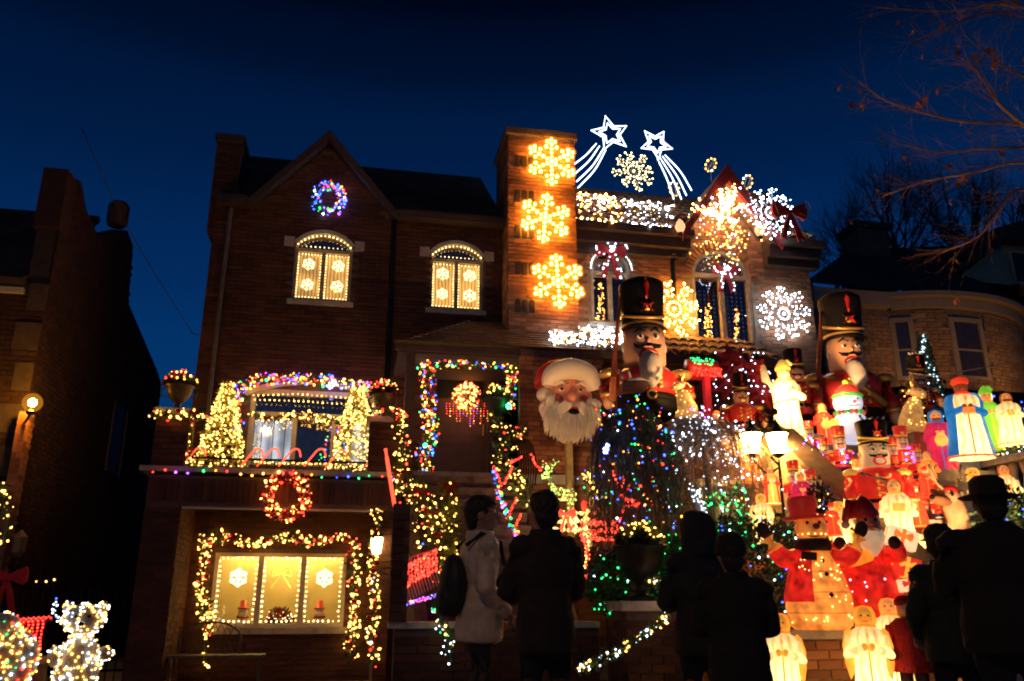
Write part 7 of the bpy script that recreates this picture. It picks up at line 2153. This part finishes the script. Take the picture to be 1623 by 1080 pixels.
string_lights('string_lights', 'blue and white lights hanging behind the kings', [at(1500, 640, 11), at(1540, 652, 11), at(1580, 636, 11), at(1640, 650, 11)], .05, [bB, bC], [1, 2], 1.1, .12)
garland('garland', 'dark garland with small lights along the balustrade rail', 'garland', [Vector((8.0, 9.7, 2.88)), Vector((8.0, 9.1, 2.88)), Vector((8.02, 8.5, 2.88)), Vector((8.03, 7.9, 2.88))], .05, 40, [bW, bC], [2, 1], 300)
garland('garland', 'green garland with blue white lights below the balustrade figures', 'garland', [at(1560, 838, 8.4), at(1590, 828, 8.3), at(1630, 822, 8.2)], .07, 50, [bC, bG], [3, 1], 300)
string_lights('string_lights', 'white lights scattered up the stair parapet wall', [at(1250, 730, 8.9), at(1275, 700, 9.0), at(1300, 720, 8.9), at(1270, 770, 8.6), at(1295, 800, 8.4)], .045, [bC, bP, bW], [3, 1, 1], .9, .09)

# ================================================================== lights in the left yard
lb = thing('bear_light', 'standing bear made of white lights at the bottom left', 'bear light', (at(125, 1040, 9).x, 9, .05), .15, scale=.95)
mb = MB(bW, bC, EM('bulb_soft', (1, .75, .45), 5)); sh = MB()
def bl(c, r, n):
    sh.ell(c, r, 14, 10)
    for i in range(n):
        v = rsph().normalized(); v.y = -abs(v.y)
        mb.octa((c[0] + v.x * r[0] * 1.03, c[1] + v.y * r[1] * 1.03, c[2] + v.z * r[2] * 1.03), br(9) * U_(.6, 1.3), pick([4, 2, 3]))
bl((0, 0, .46), (.21, .18, .34), 200); bl((0, -.03, .92), (.20, .17, .15), 110); bl((-.16, 0, 1.04), (.05, .05, .055), 20); bl((.16, 0, 1.04), (.05, .05, .055), 18)
bl((.24, -.1, .60), (.08, .08, .07), 20); bl((-.2, -.1, .58), (.07, .07, .1), 18)
P(sh, 'body', M('white_fibre', (.55, .48, .38), .8, bump=.6), lb); P(mb, 'bulbs', None, lb, kind='stuff')
for sg in (-1, 1): P(MB().ell((sg * .06, -.195, .95), (.016, .012, .016), 8, 6), 'eye', blackp, lb)
P(MB().ell((.0, -.215, .88), (.03, .02, .022), 8, 6), 'nose', blackp, lb)
string_lights('string_lights', 'blue white lights down the left ear of the light bear', [at(90, 950, 8.8), at(86, 968, 8.8), at(93, 985, 8.8)], .02, [bB, bC], [1, 2], .9, .02)
fnc = thing('candy_fence', 'low fence of red rope light stakes at the left edge', 'light fence', at(30, 1010, 9.4))
for i in range(11):
    p = at(-12 + i * 8, 1000 - i * .6, 9.4)
    mb = MB(bR)
    MB().tube([p + Vector((0, 0, -.35)), p + Vector((0, 0, .02)), p + Vector((.03, 0, .10)), p + Vector((.07, 0, .06))], .012, 6).obj('stake', redp, fnc)
    for k in range(11): mb.octa(p + Vector((rsph().x * .012, -.015, -.26 + k * .032)), .012)
    for k in range(3): mb.octa(p + Vector((.02 + k * .022, -.012, .085 + (.012 if k == 1 else 0))), .012)
    mb.obj('stake_bulbs', None, fnc, kind='stuff')
yb = thing('light_figure', 'crouching figure of white and coloured lights in the bottom left corner', 'light figure', at(20, 1090, 8.7))
mb = MB(bW, bC, bR, bG, bO); sh = MB()
for c_, r_, n_ in ((at(25, 1045, 8.7), (.2, .15, .25), 140), (at(5, 1000, 8.75), (.16, .1, .16), 50)):
    sh.ell(c_, r_, 12, 8)
    for i in range(n_):
        v = rsph().normalized(); v.y = -abs(v.y)
        mb.octa(c_ + Vector((v.x * r_[0], v.y * r_[1], v.z * r_[2])) * 1.03, br(9) * U_(.6, 1.2), pick([6, 2, 1.4, .4, .8]))
sh.obj('body', MATS['white_fibre'], yb, True); mb.obj('bulbs', None, yb, kind='stuff')
bow('large plain red bow tied at the far left edge', 12, 915, 10.2, .33, redvel, None, 0, 1.2)
garland('garland', 'warm lit garland climbing the far left edge', 'garland', [at(4, 860, 11.5), at(10, 830, 11.5), at(6, 800, 11.5), at(2, 770, 11.5)], .1, 45, [bW], [1], 160)
string_lights('string_lights', 'few warm lights along the iron fence top', [at(40, 920, 11.6), at(70, 922, 11.8), at(98, 918, 12)], .13, [bW], [1], .9, .02)
lwl = thing('garden_wall', 'low brick garden wall behind the bear of lights', 'wall', (-3.4, 9.6, 0))
MB().b2(-4.6, -2.9, 9.55, 9.8, 0, .5).obj('core', mortarR, lwl)
lay_bricks(lwl, brickR, (-4.6, 9.55, 0), (1, 0, 0), (0, -1, 0), 1.7, .5, singles=30, key=(-3.2, 9.5, .4))
MB().b2(-4.65, -2.85, 9.5, 9.85, .502, .56).obj('coping', stone, lwl)
# ================================================================== added floodlights that brighten the figures, stairs and stone house
def added_flood(label, p, target, watt, size=1.9, col=(1, .55, .24), k=.6):
    p = Vector(p); d = (Vector(target) - p).normalized()
    t = thing('floodlight', label, 'floodlight', p + Vector((0, 0, -.1)))
    a, b = frame_from(d)
    q = p - d * .13 * k
    MB().tube([q, q + d * .03 * k, q + d * .1 * k, q + d * .13 * k], [.035 * k, .05 * k, .07 * k, .072 * k], 14).obj('housing', M('black_metal', (.03, .03, .03), .5), t, True)
    MB().tube([p - d * .004, p - d * .001], [.06 * k, .06 * k], 14).obj('lens', EM('flood_lens', (1, .6, .25), 8, 0), t)
    MB().tube([q + Vector((0, 0, -.02)), q + Vector((0, 0, -.16))], .012, 6).obj('stake', iron, t)
    l = bpy.data.lights.new('added_flood_lamp', 'SPOT')
    l.energy = watt; l.color = col; l.spot_size = size; l.spot_blend = .9; l.shadow_soft_size = .06
    o = bpy.data.objects.new('added_flood_lamp', l)
    COL.objects.link(o); o.parent = t
    o.matrix_parent_inverse = wm(t).inverted()
    o.matrix_basis = Matrix.Translation(p + d * .02) @ d.to_track_quat('-Z', 'Y').to_matrix().to_4x4()
added_flood('added floodlight on a stake hidden behind the men in the middle', at(893, 900, 8.9), (2.95, 11.2, 3.9), 320, 1.5)
added_flood('added floodlight clamped to the lamp post, aimed at the first giant nutcracker', (4.80, 8.93, 3.25), (4.05, 10.4, 4.5), 300, 1.2)
added_flood('added floodlight clamped to the lamp post, aimed at the second giant nutcracker', (4.92, 8.93, 3.25), (7.05, 10.6, 4.45), 720, 1.0)
added_flood('added floodlight beside the stairs behind the man in the hat', at(1570, 930, 6.9), (7.9, 10.5, 4.6), 280, 2.1)
added_flood('added floodlight on the porch roof of the stone house, nearer the nutcracker', (14.6, 17.9, 6.45), (15.2, 19.6, 8.3), 40, 2.4, (1, .45, .15))  # this and the next are unseen lamps added to brighten the stone wall
added_flood('added floodlight on the porch roof of the stone house, nearer the right edge', (17.8, 17.7, 6.45), (17.6, 19.6, 8.3), 42, 2.4, (1, .45, .15))

# sodium street lamp on the kerb behind the photographer: it tints the unlit walls and the near branches
sl_ = thing('street_lamp', 'tall sodium street lamp on the kerb across from the houses', 'street lamp', (-3, -2.6, 0))
MB().lathe([(.16, 0), (.16, .4), (.09, .5), (.07, 6.8)], (-3, -2.6, 0), 12).obj('post', iron, sl_, True)
MB().tube(smooth_path([(-3, -2.6, 6.7), (-3, -2.3, 7.1), (-3, -1.5, 7.25)], 4), .04, 8).obj('arm', iron, sl_, True)
MB().ell((-3, -1.3, 7.22), (.14, .32, .09), 14, 8).obj('luminaire', M('grey_metal', (.25, .25, .25), .5, metal=.5), sl_, True)
MB().ell((-3, -1.3, 7.14), (.10, .22, .05), 12, 6).obj('lens', EM('sodium_lens', (1, .5, .12), 20, 0), sl_, True)
l = bpy.data.lights.new('sodium_lamp', 'SPOT')
l.energy = 310; l.color = (1, .5, .16); l.spot_size = 3.0; l.spot_blend = .6; l.shadow_soft_size = .15
o = bpy.data.objects.new('sodium_lamp', l); COL.objects.link(o); o.parent = sl_
o.matrix_parent_inverse = wm(sl_).inverted()
o.matrix_basis = Matrix.Translation((-3, -1.3, 7.05)) @ Vector((.1, .9, -.5)).to_track_quat('-Z', 'Y').to_matrix().to_4x4()

# ================================================================== bare trees
def grow(mb, p, d, L, r, depth, tips=None, spread=.7, up=.1, seg=4, nk=(2, 3), sides=4):
    pts = [p]; q = p.copy(); dd = d.normalized()
    for i in range(seg):
        dd = (dd + rsph() * .22 + Vector((0, 0, up * .3))).normalized()
        q = q + dd * L / seg
        pts.append(q.copy())
    mb.tube(pts, [r * (1 - .5 * i / seg) for i in range(seg + 1)], sides if r > .012 else 3, cap=False)
    if tips is not None and depth <= 1: tips.append((pts[-1], dd))
    if depth <= 0: return
    for k in range(random.randint(*nk)):
        f = U_(.35, 1); i = min(seg - 1, int(f * seg))
        b = pts[i].lerp(pts[i + 1], f * seg - i)
        nd = (dd + rsph() * spread).normalized()
        grow(mb, b, nd, L * U_(.55, .8), r * .55, depth - 1, tips, spread, up, max(2, seg - 1), nk, sides)
    grow(mb, pts[-1], dd, L * .75, r * .5, depth - 1, tips, spread, up, max(2, seg - 1), nk, sides)
for i, (px, py0, pyt, sc2, lab) in enumerate([(1428, 400, 265, 1.0, 'bare dark tree rising behind the stone house chimney'), (1318, 470, 330, .85, 'bare dark tree in the gap beside the brick house corner'), (1535, 400, 275, 1.0, 'bare dark tree behind the stone house dormer'), (1600, 420, 300, .9, 'bare dark tree at the right edge behind the dormer')]):
    b = at(px, py0, 31); t = thing('bare_tree', lab, 'tree', (b.x, 31, 0), group='bare trees behind the stone house')
    MB().tube([(b.x, 31, 0), (b.x + .1, 31, b.z * .6), b], [.3, .22, .16], 8).obj('trunk', bark, t)
    mb = MB()
    for k in range(6):
        grow(mb, b - Vector((0, 0, U_(0, 1.2))), Vector((U_(-1.3, 1.3), U_(-.5, .5), 1)), (at(px, pyt, 31).z - b.z) * .5 * U_(.8, 1.1), .10, 5, None, .95, .12, 4, (2, 3), 4)
    mb.obj('crown', bark, t, kind='stuff')
nb = thing('bare_tree', 'near bare tree with a few dry leaves reaching in from the right', 'tree', (at(1790, 500, 8.2).x, 8.2, 0))
tb = at(1790, 200, 8.2)
MB().tube([(tb.x, 8.2, 0), (tb.x - .1, 8.2, 3), (tb.x, 8.2, 5.5), (tb.x + .1, 8.2, 8.5)], [.2, .17, .13, .06], 10).obj('trunk', bark, nb, True)
mb = MB(); tips = []
limbs = [[(1790, 330), (1690, 240), (1618, 200), (1530, 196), (1455, 176), (1400, 156), (1362, 132)],
         [(1790, 360), (1700, 290), (1623, 256), (1535, 274), (1465, 286), (1400, 312)],
         [(1618, 200), (1580, 160), (1548, 118), (1512, 88)],
         [(1790, 150), (1700, 60), (1623, 28), (1560, 24), (1490, 50), (1440, 70)],
         [(1790, 400), (1700, 330), (1623, 300), (1592, 318), (1552, 372), (1488, 404)],
         [(1790, 120), (1700, 40), (1590, 8), (1500, 18), (1385, 10)],
         [(1790, 260), (1700, 150), (1623, 120), (1590, 105), (1530, 60)],
         [(1790, 380), (1700, 300), (1640, 240), (1560, 235), (1490, 240), (1420, 228)]]
twig_mat = M('lit_twig', (.36, .21, .125), .8, rand=.2)
for li, l in enumerate(limbs):
    pts = smooth_path([at(x, y, 8.2 + .35 * math.sin(li * 2 + k)) + rsph() * .03 for k, (x, y) in enumerate(l)], 4)
    n = len(pts)
    mb.tube(pts, [.026 * (1 - .88 * i / (n - 1)) + .0035 for i in range(n)], 5, cap=False)
    for k in range(3, n - 1):
        for rep in range(3):
            if R_() < .85:
                d = (pts[k + 1] - pts[k]).normalized()
                grow(mb, pts[k].lerp(pts[k + 1], R_()), d + rsph() * .9, U_(.2, .55) * (1 - .4 * k / n), .006 * (1 - .5 * k / n), random.choice((1, 2, 2)), tips, .9, .05, 3, (1, 2), 3)
mb.obj('branches', twig_mat, nb, kind='stuff')
lfm = None
dry = M('dry_leaf', (.36, .12, .035), .8, rand=.4)
random.shuffle(tips)
for i, (p, d) in enumerate(tips[:85]):
    if lfm is None:
        m_ = MB()._add([(0, 0, 0), (.025, .008, -.02), (.018, -.006, -.055), (0, .012, -.08), (-.02, -.008, -.05), (-.024, .006, -.018), (0, -.012, -.035)], [(0, 1, 6), (1, 2, 6), (2, 3, 6), (3, 4, 6), (4, 5, 6), (5, 0, 6)])
        o = m_.obj('leaf', dry, nb); lfm = o.data
    else: o = link('leaf', lfm, nb)
    o.location = p; o.rotation_euler = (U_(-.6, .6), U_(-.6, .6), U_(0, 6)); s = U_(.8, 1.8); o.scale = (s, s, s)

# ================================================================== people watching, backs to us
def remesh(o, v=.014, sm=3, tri=None):
    m = o.modifiers.new('fuse', 'REMESH'); m.mode = 'VOXEL'; m.voxel_size = v; m.use_smooth_shade = True
    s = o.modifiers.new('soften', 'SMOOTH'); s.iterations = sm; s.factor = .5
    return o
def wrinkle(o, strength, size):
    tx = bpy.data.textures.new('folds', 'CLOUDS'); tx.noise_scale = size; tx.noise_depth = 2
    d = o.modifiers.new('folds', 'DISPLACE'); d.texture = tx; d.strength = strength; d.texture_coords = 'LOCAL'
    return o
skin = M('skin', (.45, .26, .17), .55, var=.1)
def hand_geo(mb, p, d, side):
    """palm, four unequal curled fingers and a thumb from the side of the palm"""
    p = Vector(p); d = Vector(d).normalized(); s = Vector((side, 0, 0)); s = (s - d * s.dot(d)).normalized(); n = d.cross(s)
    mb.tube([p, p + d * .04, p + d * .085], [.024, .036, .034], 10)
    for k, L in enumerate((.062, .072, .068, .052)):
        b = p + d * .08 + n * (.027 - .018 * k)
        mb.tube([b, b + d * L * .5 - s * .006, b + d * L * .85 - s * .022, b + d * L - s * .035], [.0095, .009, .0085, .007], 7)
    b = p + d * .03 + n * .03
    mb.tube([b, b + n * .02 + d * .025 - s * .01, b + n * .022 + d * .055 - s * .02], [.012, .011, .009], 7)
def person(label, x, Y, H, rz, jacket, trouser, hairm, hat=None, hatm=None, arms='down', pack=False, hood=False, girth=1.0, headturn=0, lean=0, coatlen=.5, collar=True):
    t = thing('person', label, 'person', (x, Y, .012), rz, scale=H / 1.72)
    g = girth
    sk = MB()
    ht = Matrix.Translation((0, lean, 0)) @ Matrix.Rotation(headturn, 4, 'Z')
    sk.X = ht
    sk.ell((0, .005, 1.605), (.076, .096, .115), 18, 14).ell((0, .035, 1.56), (.058, .07, .075), 14, 10)
    sk.tube([(0, .10, 1.63), (0, .125, 1.595), (0, .10, 1.575)], [.010, .018, .012], 8)
    for sg in (-1, 1): sk.ell((sg * .078, -.005, 1.60), (.012, .024, .034), 8, 6)
    sk.ell((0, .1, 1.54), (.024, .012, .008), 8, 6)
    sk.X = None
    sk.tube([(0, -.01, 1.38), (0, lean * .5 - .005, 1.46), (0, lean, 1.55)], [.07, .055, .052], 12)
    sk.ell((0, 0, 1.2), (.11, .06, .2), 12, 8)
    arms_p = {}
    for sg in (-1, 1):
        if arms == 'pocket': pts = [(sg * .185 * g, -.01, 1.40), (sg * .25 * g, -.05, 1.14), (sg * .19 * g, .13, .98)]
        elif arms == 'front': pts = [(sg * .185 * g, 0, 1.40), (sg * .235 * g, .06, 1.15), (sg * .10, .24, 1.12)]
        elif arms == 'phone': pts = [(sg * .185 * g, 0, 1.40), (sg * .23 * g, .16, 1.22), (sg * .07, .30, 1.42)]
        else: pts = [(sg * .185 * g, -.01, 1.40), (sg * .235 * g, -.03, 1.12), (sg * .24 * g, .05, .88)]
        arms_p[sg] = pts
        d = Vector(pts[2]) - Vector(pts[1])
        sk.tube([Vector(pts[1]).lerp(Vector(pts[2]), .7), pts[2]], [.028, .025], 10)
        hand_geo(sk, pts[2], d, sg)
        sk.tube([pts[0], pts[1], Vector(pts[1]).lerp(Vector(pts[2]), .7)], [.028, .026, .024], 8)
    remesh(P(sk, 'body', skin, t), .008, 2)
    for sg in (-1, 1):
        e = P(MB().ell(ht @ Vector((sg * .03, .086, 1.61)), .009, 8, 6), 'eye', M('eye_dark', (.1, .07, .05), .3), t)
    jk = MB()
    jk.ell((0, 0, 1.27), (.20 * g, .135 * g, .20), 20, 14).ell((0, 0, 1.05), (.185 * g, .135 * g, .22), 20, 14).ell((0, 0, 1.40), (.17 * g, .105 * g, .09), 16, 10)
    jk.lathe([(.19 * g, coatlen + .32), (.20 * g, coatlen + .36), (.19 * g, 1.05)], n=22, sy=.74)
    for sg in (-1, 1):
        a = arms_p[sg]
        jk.ell((sg * .16 * g, 0, 1.40), (.075 * g, .075, .07), 12, 8)
        w_ = Vector(a[1]).lerp(Vector(a[2]), .95)
        jk.tube([a[0], Vector(a[0]).lerp(Vector(a[1]), .5), a[1], Vector(a[1]).lerp(w_, .5), w_], [.072 * g, .067 * g, .062, .056, .046], 12)
    if collar: jk.lathe([(.095, 1.42), (.092, 1.50), (.078, 1.505), (.075, 1.45)], (0, 0, 0), 16)
    if hood: jk.X = ht; jk.lathe([(.12, 1.45), (.125, 1.55), (.115, 1.66), (.07, 1.74), (0, 1.755)], (0, -.015, 0), 18); jk.X = None
    wrinkle(remesh(P(jk, 'jacket', jacket, t), .014, 4), .035, .11)
    tr_ = MB()
    tr_.ell((0, 0, .90), (.165 * g, .12 * g, .14), 18, 10)
    for sg in (-1, 1): tr_.tube([(sg * .085 * g, 0, .88), (sg * .095, .01, .5), (sg * .10, -.01, .07)], [.092 * g, .068, .052], 12)
    wrinkle(remesh(P(tr_, 'trousers', trouser, t), .014, 3), .02, .1)
    for sg in (-1, 1): P(MB().ell((sg * .10, .05, .035), (.045, .125, .035), 12, 8).ell((sg * .10, -.02, .06), (.043, .06, .05), 10, 8), 'shoe', blackp, t)
    hm = MB(); hm.X = ht
    if hat == 'beanie':
        hm.lathe([(.088, 1.60), (.098, 1.63), (.096, 1.67), (.08, 1.725), (.04, 1.755), (0, 1.76)], (0, 0, 0), 20, sy=1.12, fold=.02, kf=24)
        P(hm, 'hat', hatm, t)
    elif hat == 'brim':
        hm.lathe([(.15, 1.635), (.155, 1.64), (.10, 1.655), (.095, 1.66), (.09, 1.73), (.06, 1.755), (0, 1.75)], (0, 0, 0), 22, sy=1.15)
        P(hm, 'hat', hatm, t)
    elif hat == 'cap':
        hm.lathe([(.092, 1.635), (.098, 1.65), (.095, 1.70), (.06, 1.745), (0, 1.755)], (0, 0, 0), 20, sy=1.12)
        hm.lathe([(.10, 0), (.17, -.006), (.17, .002), (.10, .014)], (0, .015, 1.645), 14, t0=.35, t1=PI - .35)
        P(hm, 'cap', hatm, t)
    hr = MB(); hr.X = ht
    if not hood:
        hr.ell((0, -.015, 1.635), (.088, .10, .10), 18, 12).ell((0, -.055, 1.575), (.078, .05, .075), 14, 10)
        if hat is None: hr.ell((0, .02, 1.675), (.08, .085, .06), 14, 10)
        wrinkle(remesh(P(hr, 'hair', hairm, t), .010, 2), .02, .03)
    if pack:
        pk_ = MB().ell((0, -.18, 1.16), (.135, .085, .20), 18, 12).ell((0, -.24, 1.07), (.10, .05, .10), 14, 10)
        remesh(P(pk_, 'backpack', M('black_nylon', (.02, .02, .022), .6), t), .014, 3)
        for sg in (-1, 1):
            P(MB().tube([(sg * .10, -.13, 1.40), (sg * .125, -.04, 1.475), (sg * .13, .09, 1.42), (sg * .15, .12, 1.25), (sg * .16, -.02, 1.05)], .017, 6), 'strap', MATS['black_nylon'], t)
    return t
dark1 = M('black_wool', (.017, .014, .013), .9, bump=.3)
dark2 = M('dark_brown_coat', (.028, .02, .016), .85, bump=.3)
dark3 = M('charcoal_coat', (.022, .022, .024), .85, bump=.3)
jean = M('black_denim', (.014, .015, .02), .85)
hair1 = M('dark_hair', (.018, .012, .009), .6, bump=.6)
silver = M('silver_puffer', (.66, .56, .42), .45, var=.15, bump=.5, bscale=26)
person('woman in pale silver jacket with black backpack, hands in pockets', .86, 5.5, 1.72, -1.4, silver, jean, hair1, arms='pocket', pack=True, headturn=-.2)
person('man in dark coat standing right of the woman with the backpack', 1.10, 4.7, 1.66, .12, dark2, jean, hair1, arms='front', girth=.9)
person('tall person in a dark hood just right of the black urn', at(1103, 830, 5.0).x, 5.0, 1.58, .1, dark3, jean, hair1, arms='front', hood=True)
person('short person in black coat and beanie beside the hooded one', at(1160, 900, 4.2).x, 4.2, 1.38, -.25, dark1, jean, hair1, hat='beanie', hatm=dark1, arms='front', girth=1.0)
person('large man in black coat and brimmed hat at the right edge', 3.42, 4.0, 1.68, -.5, dark1, jean, hair1, hat='brim', hatm=dark1, arms='front', girth=1.22)
person('person in dark green jacket partly hidden beside the man in the hat', at(1492, 880, 4.7).x, 4.7, 1.50, -.3, M('dark_green_coat', (.02, .03, .022), .85), jean, hair1, hat='cap', hatm=dark3, arms='pocket', headturn=-.7)
